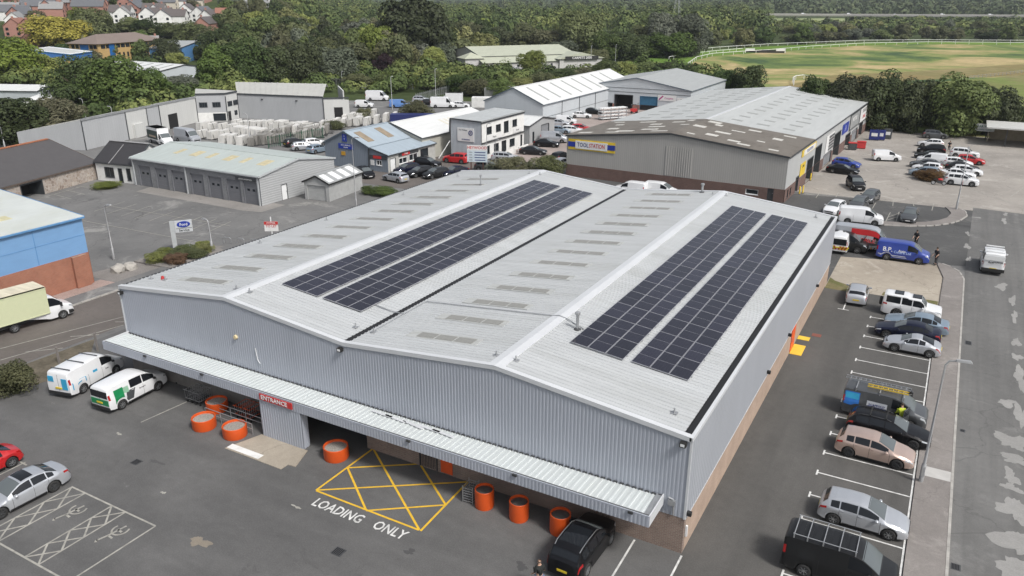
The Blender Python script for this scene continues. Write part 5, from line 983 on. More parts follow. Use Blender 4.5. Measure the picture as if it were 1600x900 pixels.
# --- blue and red brick unit at the left edge
RB = brickmat('orange_red_brick', (.30, .095, .05), (.34, .115, .065), (.3, .2, .15))
bb = Bld('brick_unit', 'unit with a sky blue upper band over red brick at the picture edge', (-85, -24), 0, 24, 34.2, 6.4, 1.1, mt('sky_blue_panel', (.17, .32, .54), .5, var=.05, streak=(.4, .4, 1.5)), roofmat('lichen_roof', (.52, .55, .53), (.46, .47, .36), (.5, .25, .3), .5), plinth=(3.05, RB), rx=9, trim=mt('blue_trim', (.1, .25, .47), .5))
for y in (2, 9.5, 17, 24.5, 32.4): bb.boxat('R', y, y+1.4, 0, 3.0, .05, .35, 'brick_pier', RB)
for y in (5, 14, 23, 29.5): bb.boxat('R', y, y+.06, 3.1, 6.3, .0, .02, 'panel_joint', MATS['blue_trim'])
bb.boxat('R', 0, 34.2, 4.75, 4.79, .0, .02, 'panel_joint', MATS['blue_trim']); bb.roofbox(1, 3.5, 4.7, 18, 30, mt('yellow_lichen_rooflight', (.5, .47, .3), .7, var=.2), 'rooflight', .02)
# --- marble works: polygonal block with office corner
GM = cladmat('works_grey_clad', (.40, .41, .42), .4, k=.04); GML = cladmat('works_pale_clad', (.54, .545, .53), .4, k=.04)
mw = thing('marble_works', 'long grey clad works with an office corner behind the stacked slabs', 'building')
def wallseg(t, a, b, z0, z1a, z1b, mat, name='wall', th=.25):
    a = Vector((*a, 0)); b = Vector((*b, 0)); d = (b-a).normalized(); n = Vector((d.y, -d.x, 0))*-th; m = MB()
    m.add([(a.x, a.y, z0), (b.x, b.y, z0), (b.x, b.y, z1b), (a.x, a.y, z1a), (a.x+n.x, a.y+n.y, z0), (b.x+n.x, b.y+n.y, z0), (b.x+n.x, b.y+n.y, z1b), (a.x+n.x, a.y+n.y, z1a)], [(0, 1, 2, 3), (4, 7, 6, 5), (3, 2, 6, 7), (0, 3, 7, 4), (1, 5, 6, 2)]); return m.build(name, mat, t)
def onwall(t, a, b, u0, u1, z0, z1, name, mat, d=.05, parent=None):
    a = Vector((*a, 0)); b = Vector((*b, 0)); dr = (b-a).normalized(); n = Vector((dr.y, -dr.x, 0)); p = a+dr*u0+n*.0; q = a+dr*u1; m = MB()
    m.add([(p.x, p.y, z0), (q.x, q.y, z0), (q.x, q.y, z1), (p.x, p.y, z1)]+[(p.x+n.x*d, p.y+n.y*d, z0), (q.x+n.x*d, q.y+n.y*d, z0), (q.x+n.x*d, q.y+n.y*d, z1), (p.x+n.x*d, p.y+n.y*d, z1)], [(4, 5, 6, 7), (3, 7, 6, 2), (0, 4, 7, 3), (1, 2, 6, 5), (0, 1, 5, 4)]); return m.build(name, mat, parent or t)
M0, M1, M2, M3, M4, M5 = (-124.8, 52.0), (-134.6, 84.6), (-130.0, 88.6), (-131.2, 93.0), (-110.7, 97.8), (-106.6, 101.3)
L01 = math.hypot(M1[0]-M0[0], M1[1]-M0[1])
wallseg(mw, M0, M1, 0, 5.2, 5.4, GM); wallseg(mw, M1, M2, 0, 5.6, 5.8, GM); wallseg(mw, M2, M3, 0, 5.8, 5.9, GML); wallseg(mw, M3, M4, 0, 5.3, 5.2, GM); wallseg(mw, M4, M5, 0, 5.2, 4.6, GML); wallseg(mw, (-113.6, 106), (-109.6, 103), 0, 6.8, 6.2, GML)
wallseg(mw, (-136, 47), M0, 0, 3.0, 5.2, GM)
onwall(mw, M0, M1, 11.5, 17.5, 0, 5.2, 'pale_panel', GML, .03); onwall(mw, M0, M1, 21.5, L01-.1, 0, 5.3, 'pale_panel', GML, .03)
for u in (0, 11.4, 17.5, 21.4, L01-.15): onwall(mw, M0, M1, u, u+.15, 0, 5.25, 'downpipe', TRIM_D, .12)
onwall(mw, M0, M1, 0, L01, 5.1, 5.45, 'fascia', METAL, .15); onwall(mw, M0, M1, 24, 27, 0, 2.9, 'doorway', DARK, .06); onwall(mw, M0, M1, 13, 15.8, 0, 2.6, 'cabinet', GML, .5)
for (a, b, us) in ((M1, M2, (.6, 3.3)), (M2, M3, (.6, 2.7))):
    for u in us:
        w_ = onwall(mw, a, b, u, u+1.7, 3.0, 4.1, 'window', TRIM_D, .06)
        for k in range(3): onwall(mw, a, b, u+.12+k*.51, u+.55+k*.51, 3.12, 3.98, 'pane', GLASS, .08, w_)
onwall(mw, M1, M2, 0, 6.1, .0, 1.9, 'shopfront', WHITE_R, .04); onwall(mw, M1, M2, 3.2, 5.8, .1, 1.7, 'shop_window', GLASS, .06); onwall(mw, M2, M3, .4, 1.4, 0, 2, 'doorway', DARK, .05); onwall(mw, M2, M3, 2.8, 3.9, .9, 1.9, 'window', GLASS, .05)
for (a, b) in ((M1, M2), (M2, M3), (M3, M4), (M4, M5)):
    Lq = math.hypot(b[0]-a[0], b[1]-a[1]); onwall(mw, a, b, -.1, .1, 0, 5.3, 'corner_trim', TRIM_D, .1); onwall(mw, a, b, 0, Lq, 5.1 if a == M3 else 5.62 if a != M4 else 4.9, 5.45 if a == M3 else 6.0 if a != M4 else 5.2, 'fascia', TRIM_D, .12)
onwall(mw, M4, M5, 2.2, 4.0, 0, 3.1, 'doorway', DARK, .05)
for u in (6, 14.5): onwall(mw, M3, M4, u, u+.4, 4.2, 4.45, 'floodlight', STEEL_D, .2)
RMW = roofmat('works_roof', (.46, .46, .43), (.36, .36, .33), (1.0, .4, .3), .6)
m = MB(); m.face((*M3, 5.35), (*M4, 5.25), (-117.5, 106.8, 6.9), (-138.6, 99.5, 6.9)); m.face((-138.6, 99.5, 6.9), (-117.5, 106.8, 6.9), (-124, 114.6, 5.2), (-145, 107, 5.2)); m.build('roof_slope', RMW, mw)
m = MB(); m.face((*M0, 5.22), (*M1, 5.42), (-146, 80, 3.2), (-136, 47, 3.0)); m.face((*M1, 5.65), (*M2, 5.9), (*M3, 5.95), (-142, 91, 6)); m.build('roof_slope', RMW, mw)
for k in range(16):
    a = lerp(.04, .96, k/15); p = Vector((*M3, 5.42)).lerp(Vector((*M4, 5.32)), a); q = Vector((-138.6, 99.5, 6.97)).lerp(Vector((-117.5, 106.8, 6.97)), a); MB().bar(p, q, .12, .04).build('roof_rib', RMW, mw)
# --- background commercial buildings
TAN = mt('tan_render', (.46, .31, .13), .8, var=.06); PINKROOF = roofmat('brown_tile_roof', (.21, .165, .14), (.16, .125, .11), (.3, .3, .3), .5)
def hip(name, label, o, rz, w, l, eave, rise, wall, roof, over=.8, cat='building'):
    t = thing(name, label, cat, (*o, 0), rz); MB().box(0, w, 0, l, 0, eave).build('wall', wall, t); k = min(w, l)/2; m = MB(); z0, z1 = eave, eave+rise
    a = [(-over, -over, z0), (w+over, -over, z0), (w+over, l+over, z0), (-over, l+over, z0)]; r0, r1 = ((k, l/2, z1), (w-k, l/2, z1)) if w > l else ((w/2, k, z1), (w/2, l-k, z1))
    if w > l: m.face(a[0], a[1], r1, r0); m.face(a[1], a[2], r1); m.face(a[2], a[3], r0, r1); m.face(a[3], a[0], r0)
    else: m.face(a[0], a[1], r0); m.face(a[1], a[2], r1, r0); m.face(a[2], a[3], r1); m.face(a[3], a[0], r0, r1)
    m.face(*a[::-1]); m.build('roof', roof, t); return t
tz = math.atan2(197.6-164, -289.9+283)
to = hip('tan_office', 'tan rendered office block with a brown hipped roof and blue glazed corner', (-283.0, 164.0), tz, 35, 14, 8.0, 3.2, TAN, PINKROOF)
BLG = mt('blue_glazing', (.02, .12, .35), .3)
for k in range(13): w_ = MB().box(1.5+k*2.55, 3.6+k*2.55, -.06, .02, 6.2, 7.6).build('window', GLASS, to); MB().box(2.5+k*2.55, 2.6+k*2.55, -.1, -.06, 6.2, 7.6).build('mullion', TRIM_D, w_)
for k in range(11): MB().box(10+k*2.2, 10.9+k*2.2, -.06, .02, 2.6, 4.4).build('window', GLASS, to)
MB().box(5.5, 8.2, -.12, .02, 2.5, 7.7).build('blue_glazing', BLG, to); MB().box(-.12, .02, 4.5, 8.5, .5, 7.7).build('blue_glazing', BLG, to)
for y in (.6, 2.4, 9.2, 11.2): MB().box(-.06, .02, y, y+1.5, 6.2, 7.6).build('window', GLASS, to)
def farshed(name, label, o, rz, w, l, e, r, wall, roof, band=None, n=0):
    b = Bld(name, label, o, rz, w, l, e, r, wall, roof, plinth=band, trim=TRIM_D if band is None else MATS['blue_trim'])
    for k in range(n): b.roofbox(0, 1.2, w/2-1.2, 3+k*(l-5)/n, 3.9+k*(l-5)/n, GREY_RL, 'rooflight', .05); b.roofbox(1, 1.2, w/2-1.2, 3+k*(l-5)/n, 3.9+k*(l-5)/n, GREY_RL, 'rooflight', .05)
    return b
BLUEW = mt('royal_blue_panel', (.05, .16, .42), .5)
farshed('blue_unit', 'white-roofed unit with a royal blue band beside the tan offices', (-293, 127), .53, 30, 16, 6.0, 1.6, BLUEW, MATS['white_sheet_roof'], (3.8, TAN), 4).t
farshed('blue_warehouse', 'pale-roofed warehouse with bright blue walls behind the tan offices', (-262, 184), math.radians(118), 40, 12, 6.0, 1.8, mt('mid_blue_panel', (.1, .25, .5), .5), MATS['grey_sheet_roof'])
farshed('pale_unit', 'low white-roofed unit with small dark rooflights behind the trees', (-196, 121.5), math.radians(88), 21, 34, 4.6, 1.5, GREY_P, MATS['white_sheet_roof'], None, 6)
wl_ = farshed('white_unit', 'white-roofed unit half hidden by bushes at the far left', (-185, 80.5), math.radians(113), 11, 24, 4.0, .8, GREY_P, MATS['white_sheet_roof']); wl_.boxat('F', 7, 9.5, 0, 2.8, .0, .05, 'doorway', DARK)
hip('side_annex', 'small white hipped annex beside the far left unit', (-180, 74), .5, 8, 8, 3, 1.5, WHITE_R, MATS['white_sheet_roof'], .3)
PGR = roofmat('pale_green_roof', (.44, .46, .36), (.36, .37, .28), (.6, .3, .3), .6)
lc = Bld('retail_hall', 'broad low hall with a pale green ribbed roof behind the hedge', (-148.5, 224), .93, 40, 34, 4.6, 2.6, mt('pale_hall_wall', (.5, .49, .48), .7), PGR, ridge='x', rx=15, holes={'F': [(8+k*4.2, 8.9+k*4.2, 1.5, 2.4, 'win', None, 1) for k in range(6)]})
MB().box(-1, 41, -6, 0, 0, 2.7).build('front_aisle', MATS['pale_hall_wall'], lc.t)
m = MB(); m.face((-1.5, -6.5, 2.7), (41.5, -6.5, 2.7), (41.5, 0.05, 4.4), (-1.5, .05, 4.4)); m.face((-1.5, -6.5, 2.6), (-1.5, 0, 2.6), (41.5, 0, 2.6), (41.5, -6.5, 2.6)); m.build('aisle_roof', PGR, lc.t)
for k in range(8): MB().box(3+k*4.6, 3.8+k*4.6, -6.06, -5.98, 1.0, 1.9).build('window', GLASS, lc.t)
hip('corner_pavilion', 'small square pavilion with a pyramid roof at the hall corner', (-150.5, 217), .93, 7, 7, 4.2, 2.0, MATS['pale_hall_wall'], PGR, .6)
pg = thing('hall_entrance', 'white-lettered black entrance gable of the pale green hall', 'building', (-125.5, 243.5, 0), .9); MB().prism([(0, 0), (18, 0), (18, 10), (0, 10)], 0, 3.4).build('wall', MATS['pale_hall_wall'], pg)
m = MB(); m.add([(-1, -.6, 3.4), (19, -.6, 3.4), (9, -.6, 5.6), (-1, 10, 3.4), (19, 10, 3.4), (9, 10, 5.6)], [(0, 1, 2), (3, 5, 4), (0, 2, 5, 3), (2, 1, 4, 5)]); m.build('roof', PGR, pg)
MB().box(2, 16, -.75, -.6, 3.0, 4.3).build('fascia_board', BLK_T, pg); text('CARPETS 2000', 1.2, 'lettering', WH_S, pg, frame((9, -.78, 3.65), (1, 0, 0), (0, 0, 1)), .01, 1.1)
# --- car wash canopy
cw = thing('car_wash', 'open car wash with a flat canopy and a white sign at the picture edge', 'car wash', (13.2, 138, 0))
MB().box(.0, 16, -2, 7.5, 3.2, 3.45).build('canopy', mt('pale_canopy', (.5, .5, .48), .6), cw); MB().box(1.0, 16, 7.2, 7.4, 0, 2.6).build('back_wall', mt('buff_block', (.36, .3, .22), .9, var=.15), cw); MB().box(.6, .8, 4, 7.2, 0, 1.5).build('side_wall', MATS['buff_block'], cw)
for (x, y) in ((.4, 6.9), (3.4, -.6), (9.5, -.6), (15.6, -.6), (15.6, 6.9)): MB().box(x-.09, x+.09, y-.09, y+.09, 0, 3.2).build('post', STEEL_D, cw)
s_ = MB().box(-1.6, 1.6, 6.2, 6.3, 1.5, 2.9).build('sign', WH_S, cw); text('CAR WASH', .55, 'lettering', mt('teal_letter', (.02, .14, .13), .5), s_, frame((0, 6.19, 2.4), (1, 0, 0), (0, 0, 1)), .005); text('OPEN 7 DAYS', .35, 'lettering', MATS['teal_letter'], s_, frame((0, 6.19, 1.8), (1, 0, 0), (0, 0, 1)), .005)

# ---------------------------------------------------------------- vegetation
BARK = mt('bark', (.09, .07, .05), .95, var=.3, scale=4)
LEAFS = dict(dark=leafmat('leaves_dark', (.02, .036, .011), (.085, .112, .032)), mid=leafmat('leaves_mid', (.042, .066, .016), (.165, .205, .054)), light=leafmat('leaves_light', (.1, .13, .02), (.3, .325, .07)),
  yellow=leafmat('leaves_yellow', (.15, .14, .012), (.42, .36, .03), .015), grey=leafmat('leaves_grey', (.055, .07, .045), (.17, .19, .13), .02), purple=leafmat('leaves_purple', (.018, .008, .012), (.05, .022, .03), .01), olive=leafmat('leaves_olive', (.06, .07, .028), (.17, .17, .075)), tan=leafmat('leaves_tan', (.12, .09, .03), (.25, .17, .06), .02), rust=leafmat('leaves_rust', (.08, .04, .015), (.2, .11, .03), .02))
LFN = dict(dark='dark green', mid='green', light='pale green', olive='olive', grey='grey-green')
def crown_mesh(seed, n, leaf, zlo, zhi, nclump=26, top=.75):
    r = np.random.default_rng(seed); zc, zr = (zlo+zhi)/2, (zhi-zlo)/2
    d = r.normal(size=(nclump, 3)); d /= np.linalg.norm(d, axis=1)[:, None]; rad = r.uniform(.45, .8, nclump)[:, None]
    cc = d*rad; cc[:, 2] = cc[:, 2]*.95; cc = np.vstack([cc, [[0, 0, .3], [.2, .1, 0], [-.2, .1, -.1]]]); cr = r.uniform(.24, .44, len(cc))
    k = r.integers(0, len(cc), n); u = r.normal(size=(n, 3)); u /= np.linalg.norm(u, axis=1)[:, None]; u[:, 2] = np.where(u[:, 2] < -.55, -u[:, 2], u[:, 2])
    rr = cr[k]*r.uniform(.72, 1.06, n)**.6; p = cc[k]+u*rr[:, None]
    keep = np.ones(n, bool); q = p/1.12; keep &= (q**2).sum(1) < 1.05
    p = p[keep]; u = u[keep]; n = len(p)
    nn = u+r.normal(size=(n, 3))*.33+np.array([0, 0, .25]); nn /= np.linalg.norm(nn, axis=1)[:, None]
    a = np.cross(nn, r.normal(size=(n, 3))); a /= np.linalg.norm(a, axis=1)[:, None]; b = np.cross(nn, a); s = leaf*r.uniform(.6, 1.25, n)[:, None]
    P = p*np.array([1, 1, zr])+np.array([0, 0, zc]); sc_ = np.array([1, 1, zr])
    V = np.stack([P+a*s*sc_, P+b*s*.62*sc_, P-a*s*sc_, P-b*s*.62*sc_], 1).reshape(-1, 3)
    me = bpy.data.meshes.new('crown'); me.vertices.add(4*n); me.vertices.foreach_set('co', V.ravel()); me.loops.add(4*n); me.loops.foreach_set('vertex_index', np.arange(4*n)); me.polygons.add(n); me.polygons.foreach_set('loop_start', np.arange(0, 4*n, 4)); me.polygons.foreach_set('loop_total', np.full(n, 4)); me.update(calc_edges=True); return me
def trunk_mesh(seed, top=.8):
    r = random.Random(seed); m = MB().tube([(0, 0, -.03), (0, 0, .02), (r.uniform(-.03, .03), r.uniform(-.03, .03), .3), (r.uniform(-.06, .06), 0, top)], [.09, .06, .045, .012], 7)
    for k in range(5):
        a = k*1.3+r.random(); z = .22+.08*k; m.tube([(0, 0, z), (math.cos(a)*.25, math.sin(a)*.25, z+.1), (math.cos(a)*.55, math.sin(a)*.55, z+.22)], [.03, .02, .008], 5)
    return m.mesh('trunk')
NEAR = [crown_mesh(10+k, 13000, .05, -.12, 1.03, 36) for k in range(5)]; FAR = [crown_mesh(30+k, 4600, .084, -.2, 1.03, 26) for k in range(7)]; TALL = [crown_mesh(50+k, 13000, .06, -.1, 1.03, 46) for k in range(2)]
BUSH = [crown_mesh(70+k, 9000, .045, -.15, 1.0, 30) for k in range(4)]; TRUNKS = [trunk_mesh(k) for k in range(4)]
tr_rng = random.Random(21)
def tree(T, leaf, label, group=None, proto=None, cat='tree', name=None, sy=1.0):
    x, y, h, r = T[:4]; proto = proto or FAR; rz = tr_rng.uniform(0, 6.28)
    nm = name or ('bush' if proto is BUSH else 'tree'); t = thing(nm, label, cat, (x, y, terrain_h(x, y)-.05), rz, group)
    D = Matrix.Diagonal((r, r*sy, h, 1)); obj('crown' if proto is not BUSH else 'foliage', tr_rng.choice(proto), LEAFS[leaf], t, D)
    obj('trunk' if proto is not BUSH else 'stem', tr_rng.choice(TRUNKS), BARK, t, D if proto is not BUSH else Matrix.Diagonal((r*.6, r*.6, h*.7, 1))); return t
# named trees
BT = 'dark trees along the back of the yard'
for T, lf, lb in (((-17.4,142.6,11.3,4.5), 'dark', 'dark tree at the corner of the trade warehouse, first of the row by the racecourse'), ((-11.8,143.4,11.3,5.8), 'dark', 'second dark tree of the row behind the trade warehouse'), ((-5.5,146.1,11.5,5.9), 'dark', 'dark tree above the first white banner'), ((0.1,147.1,10.8,5.2), 'dark', 'dark tree between the two white banners'), ((8.2,146.6,11.5,7.0), 'mid', 'broad dark tree above the second banner, tallest of the row'), ((14.0,150.8,9.8,5.3), 'dark', 'dark tree beside the car wash canopy'),
                 ((-48.7,184.8,8.0,4.8), 'dark', 'dark tree rising behind the pale gabled unit'), ((-40.9,183.1,9.1,5.3), 'dark', 'dark round tree between the gabled unit and the infield')): tree(T, lf, lb, BT, NEAR)
for T, lf, lb, pr in (((-142.2,50.4,8.6,7.1), 'dark', 'dark tree beside the slate barn roof at the left edge', NEAR), ((-140.6,57.4,7.8,5.6), 'olive', 'olive tree between the slate roof and the grey works', NEAR), ((-150.4,59.0,6.1,5.3), 'mid', 'green tree behind the olive tree at the left', NEAR), ((-174.2,84.0,11.6,7.1), 'dark', 'dark tree before the tan offices, nearest the white unit', NEAR), ((-162.1,85.5,13.1,8.9), 'mid', 'large round dark green tree before the tan offices', NEAR), ((-163.3,95.4,9.5,5.6), 'mid', 'green tree between the tan offices and the grey works', NEAR), ((-156.1,86.8,4.0,5.0), 'grey', 'grey-green shrub behind the works fascia', BUSH), ((-176.6,114.7,5.8,5.8), 'grey', 'grey-green tree below the small white roof', NEAR),
                     ((-245.9,108.5,14.2,10.7), 'light', 'pale green tree at the far left above the white unit', NEAR), ((-242.2,115.0,9.8,8.3), 'light', 'pale green tree beside the blue banded unit', NEAR), ((-334.2,179.9,14.7,13.2), 'yellow', 'bright golden yellow tree below the houses', NEAR), ((-266.3,181.0,10.0,7.1), 'dark', 'dark tree beside the blue warehouse and tan offices', NEAR), ((-256.9,199.1,13.8,8.6), 'dark', 'dark tree behind the small white roof', NEAR), ((-301.6,222.7,10.4,9.8), 'mid', 'green tree above the blue warehouse roof', NEAR), ((-330.5,223.3,8.6,8.7), 'dark', 'dark tree above the tan office roof', NEAR), ((-324.5,231.1,7.3,8.0), 'mid', 'green tree below the white hillside houses', NEAR), ((-348.5,225.0,6.9,7.9), 'mid', 'green tree over the brown hipped roof', NEAR), ((-278.9,213.6,10.4,8.6), 'mid', 'green tree at the left edge of the wood', NEAR), ((-338.3,200.7,15.1,9.5), 'mid', 'tall green tree behind the brown hipped roof', NEAR),
                     ((-175.2,125.5,12.1,6.5), 'mid', 'green tree beside the small white roof', NEAR), ((-171.1,131.6,14.3,8.4), 'dark', 'dark tree behind the grey works roof', NEAR), ((-168.7,141.2,12.2,8.1), 'dark', 'dark tree right behind the works ridge', NEAR), ((-164.2,147.1,14.2,7.1), 'dark', 'dark tree behind the lamp post of the yard', NEAR), ((-166.1,163.3,10.8,9.0), 'grey', 'broad grey-green rounded willow behind the yard', NEAR), ((-182.4,207.2,16.9,7.8), 'light', 'tall yellow-green tree beside the tall dark tree', NEAR), ((-169.6,202.0,10.5,8.4), 'light', 'yellow-green tree in front of the tall dark tree', NEAR), ((-167.9,191.7,7.2,4.2), 'purple', 'small dark purple tree before the yellow-green trees', NEAR),
                     ((-184.5,232.6,27.2,15.0), 'dark', 'very tall dark tree rising above all others', TALL), ((-182.4,248.7,16.6,8.3), 'dark', 'dark tree leaning against the very tall tree', TALL), ((-156.0,204.8,9.1,5.4), 'light', 'bright green tree at the corner of the pale green hall', NEAR), ((-126.3,222.8,8.4,5.2), 'light', 'bright green tree in front of the pale green hall', NEAR), ((-197.0,294.3,14.2,11.0), 'mid', 'green tree behind the hall pavilion', NEAR), ((-190.6,307.3,12.2,10.3), 'dark', 'dark tree behind the middle of the hall roof', NEAR), ((-176.2,306.5,13.1,10.4), 'mid', 'green tree behind the hall beside the dark one', NEAR), ((-161.2,305.8,12.3,9.9), 'olive', 'olive tree behind the right end of the hall', NEAR), ((-126.0,290.1,11.4,8.6), 'mid', 'green tree between the hall and the racecourse bend', NEAR), ((-117.2,295.1,11.4,8.9), 'dark', 'dark tree beside the start of the white rails', NEAR), ((-145.3,287.6,7.9,7.2), 'grey', 'grey-green low tree beyond the lettered gable', NEAR), ((-125.0,275.7,5.5,6.0), 'olive', 'low olive tree beside the far lamp posts', NEAR), ((-122.0,327.6,14.0,9.4), 'olive', 'olive tree left of the silvery trees', NEAR), ((-145.6,305.0,20.1,12.7), 'mid', 'tall bright green tree behind the hall', NEAR), ((-113.1,324.3,19.4,10.2), 'grey', 'silvery tree beside the taller silver tree', NEAR), ((-103.7,330.5,18.8,10.9), 'grey', 'large silvery poplar above the racecourse rails', NEAR), ((-108.0,318.2,11.3,12.7), 'mid', 'round green tree before the silvery trees', NEAR)): tree(T, lf, lb, None, pr)
for T, lf, lb in (((-93.3,107.2,5.2,4.0), 'olive', 'olive bush among the parked vans of the far yard'), ((-106.6,105.7,2.8,2.2), 'olive', 'small olive bush beside the olive yard bush'), ((-102.5,92.0,1.8,2.5), 'mid', 'low green weeds growing between the slab stacks'), ((-49.6,71.5,2.9,3.5), 'olive', 'rough olive bush before the white offices'), ((-44.9,73.4,3.2,3.0), 'olive', 'rough olive bush beside the trade warehouse corner'), ((-52.6,70.8,1.6,1.5), 'grey', 'small grey bush below the offices car'), ((-58.5,51.5,1.4,1.9), 'mid', 'clipped green shrub beside the lock-up garage drive'), ((-60.9,51.2,1.3,1.2), 'mid', 'small round shrub beside the lock-up garage'), ((-45.4,-6.3,2.6,1.7), 'olive', 'scruffy pale shrub growing through the left fence'), ((6.0,99.4,1.8,2.4), 'rust', 'rust tinged shrub in the planter among parked cars'), ((-95.9,35.7,0.8,2.3), 'light', 'low light green shrubs along the stone barn wall')): tree(T, lf, lb, None, BUSH, 'shrub')
# clipped hedge by the service sign: a row of dense low mounds inside one kerbed bed
hd = thing('planted_bed', 'low clipped hedge in a kerbed bed around the service sign', 'hedge')
for k, (x, y, r, c) in enumerate(((-61.0, 17.2, 1.5, 'light'), (-60.2, 18.9, 1.6, 'mid'), (-60.6, 20.6, 1.5, 'mid'), (-60.3, 22.4, 1.2, 'light'), (-58.9, 18.0, 1.4, 'rust'), (-58.6, 20.0, 1.4, 'mid'), (-59.3, 21.8, 1.2, 'light'), (-61.6, 18.8, 1.2, 'light'))): obj('shrub', BUSH[k % 4], LEAFS[c], hd, Matrix.Translation((x, y, 0)) @ Matrix.Rotation(k, 4, 'Z') @ Matrix.Diagonal((r, r, 1.0, 1)))
MB().prism([(-63, 16.0), (-57.2, 16.4), (-57.2, 23), (-61.2, 24.0), (-63, 20)], -.02, .12).build('bed_kerb', A_GRAVEL, hd)
hg = thing('street_hedge', 'narrow green hedge along the warehouse left side', 'hedge')
for k in range(16): obj('shrub', BUSH[k % 4], LEAFS['mid'], hg, Matrix.Translation((-46.5-.6*(k % 2), 26+k*1.4, 0)) @ Matrix.Rotation(k*1.7, 4, 'Z') @ Matrix.Diagonal((.9, .9, .9, 1)))
# hedge rows behind the far yards: bushes that can be told apart
HR_ = 'bushes of the hedge behind the far yards'
hb = [(-147.3,153.1,4.7,5.0), (-140.9,157.1,4.0,4.3), (-136.7,164.0,4.7,5.0), (-126.1,162.1,5.0,4.8), (-115.2,157.3,5.1,4.6), (-107.4,154.9,5.0,4.5), (-100.4,155.0,5.0,4.4), (-99.3,165.7,4.9,4.2), (-97.9,174.7,5.3,4.4), (-95.0,183.5,5.8,4.9), (-92.2,193.3,5.6,5.1), (-91.6,206.7,7.0,5.3), (-89.4,217.8,6.0,4.8), (-87.0,229.2,4.9,5.0), (-82.8,236.6,4.6,4.6), (-163.6,151.8,4.1,4.5), (-171.8,150.9,3.8,4.2), (-82.7,253.8,2.6,3.7)]
for k, T in enumerate(hb): tree(T, ('olive', 'mid', 'light', 'mid', 'dark')[k % 5], '%s bush in the hedge %s' % (LFN[('olive', 'mid', 'light', 'mid', 'dark')[k % 5]], ['behind the far tarmac', 'behind the far fence', 'behind the white box truck', 'before the pale green hall', 'behind the long white unit', 'near the racecourse bend', 'behind the works roof'][0 if k < 2 else 1 if k < 4 else 2 if k < 6 else 3 if k < 9 else 4 if k < 12 else 5 if k in (12, 13, 14, 17) else 6]), HR_, NEAR if k % 2 else BUSH, 'bush', 'hedge_bush')
# the wood between the works and the hill: single trees
WD = 'trees of the wood behind the far yard'; pts = []; tries = 0
def clear(x, y, pts, d):
    return all((x-a)**2+(y-b)**2 > d*d for a, b in pts)
while len(pts) < 150 and tries < 9000:
    tries += 1; az = math.radians(tr_rng.uniform(-48.5, -31)); D = math.sqrt(tr_rng.uniform(285**2, 520**2)); x, y = CX+D*math.sin(az), CY+D*math.cos(az)
    if -170 < x < -100 and 200 < y < 275: continue
    if clear(x, y, pts, 13): pts.append((x, y))
for k, (x, y) in enumerate(pts):
    h = tr_rng.uniform(9, 15); lf = tr_rng.choice(['dark', 'dark', 'mid', 'mid', 'mid', 'light', 'light', 'olive', 'grey']); az = math.degrees(math.atan2(x-CX, y-CY)); D = math.hypot(x-CX, y-CY)
    tree((x, y, h, tr_rng.uniform(5, 8)), lf, '%s %s tree %s of the wood %s' % ('tall' if h > 12 else 'low', LFN[lf], 'at the front' if D < 370 else 'in the middle' if D < 450 else 'at the back', 'above the works' if az < -43 else 'above the far yard' if az < -38 else 'beside the very tall tree' if az < -34.5 else 'behind the pale green hall'), WD, FAR)
WD2 = 'trees between the houses on the hill'; p2 = []; tries = 0
HOUSES = []
while len(p2) < 95 and tries < 4000:
    tries += 1; az = math.radians(tr_rng.uniform(-63, -46)); D = tr_rng.uniform(335, 640); x, y = CX+D*math.sin(az), CY+D*math.cos(az)
    if clear(x, y, p2, 12): p2.append((x, y))
# ---------------------------------------------------------------- houses on the hill
SL = [roofmat('roof_slate_grey', (.13, .135, .145), (.1, .1, .11), (1, 1, 1), .4), roofmat('roof_slate_brown', (.12, .105, .1), (.09, .08, .075), (1, 1, 1), .4), roofmat('roof_tile_red', (.28, .13, .09), (.2, .1, .07), (1, 1, 1), .4), roofmat('roof_pale_grey', (.27, .27, .265), (.2, .2, .2), (1, 1, 1), .4)]
WLM = [WHITE_R, mt('pink_brick', (.38, .2, .16), .9, var=.1), mt('cream_render', (.55, .5, .42), .9)]
def house_meshes(w, l, e, r):
    wall = MB().box(0, w, 0, l, -3, e); wall.face((0, 0, e), (w, 0, e), (w/2, 0, e+r)); wall.face((w, l, e), (0, l, e), (w/2, l, e+r))
    roof = MB()
    for s in (-1, 1):
        x0 = w/2+s*(w/2+.3); q = [(x0, -.3, e-.15), (w/2, -.3, e+r+.12), (w/2, l+.3, e+r+.12), (x0, l+.3, e-.15)]; roof.add(q+[(x, y, z+.18) for x, y, z in q], [(0, 1, 2, 3), (4, 7, 6, 5), (0, 4, 5, 1), (1, 5, 6, 2), (2, 6, 7, 3), (3, 7, 4, 0)])
    return wall.mesh('wall'), roof.mesh('roof')
HM = [house_meshes(8, 11, 4.8, 3.2), house_meshes(7, 16, 5.0, 3.0), house_meshes(9, 9, 4.6, 3.4)]
WINM = MB().box(-.6, .6, -.05, .05, 0, 1.2).mesh('window'); CHM = MB().box(-.4, .4, -.4, .4, 0, 1.8).mesh('chimney')
hs_rng = random.Random(5); HCOL = ['white gabled', 'pink brick gabled', 'cream gabled']; ROFN = ['slate grey', 'brown', 'red tiled', 'pale grey']
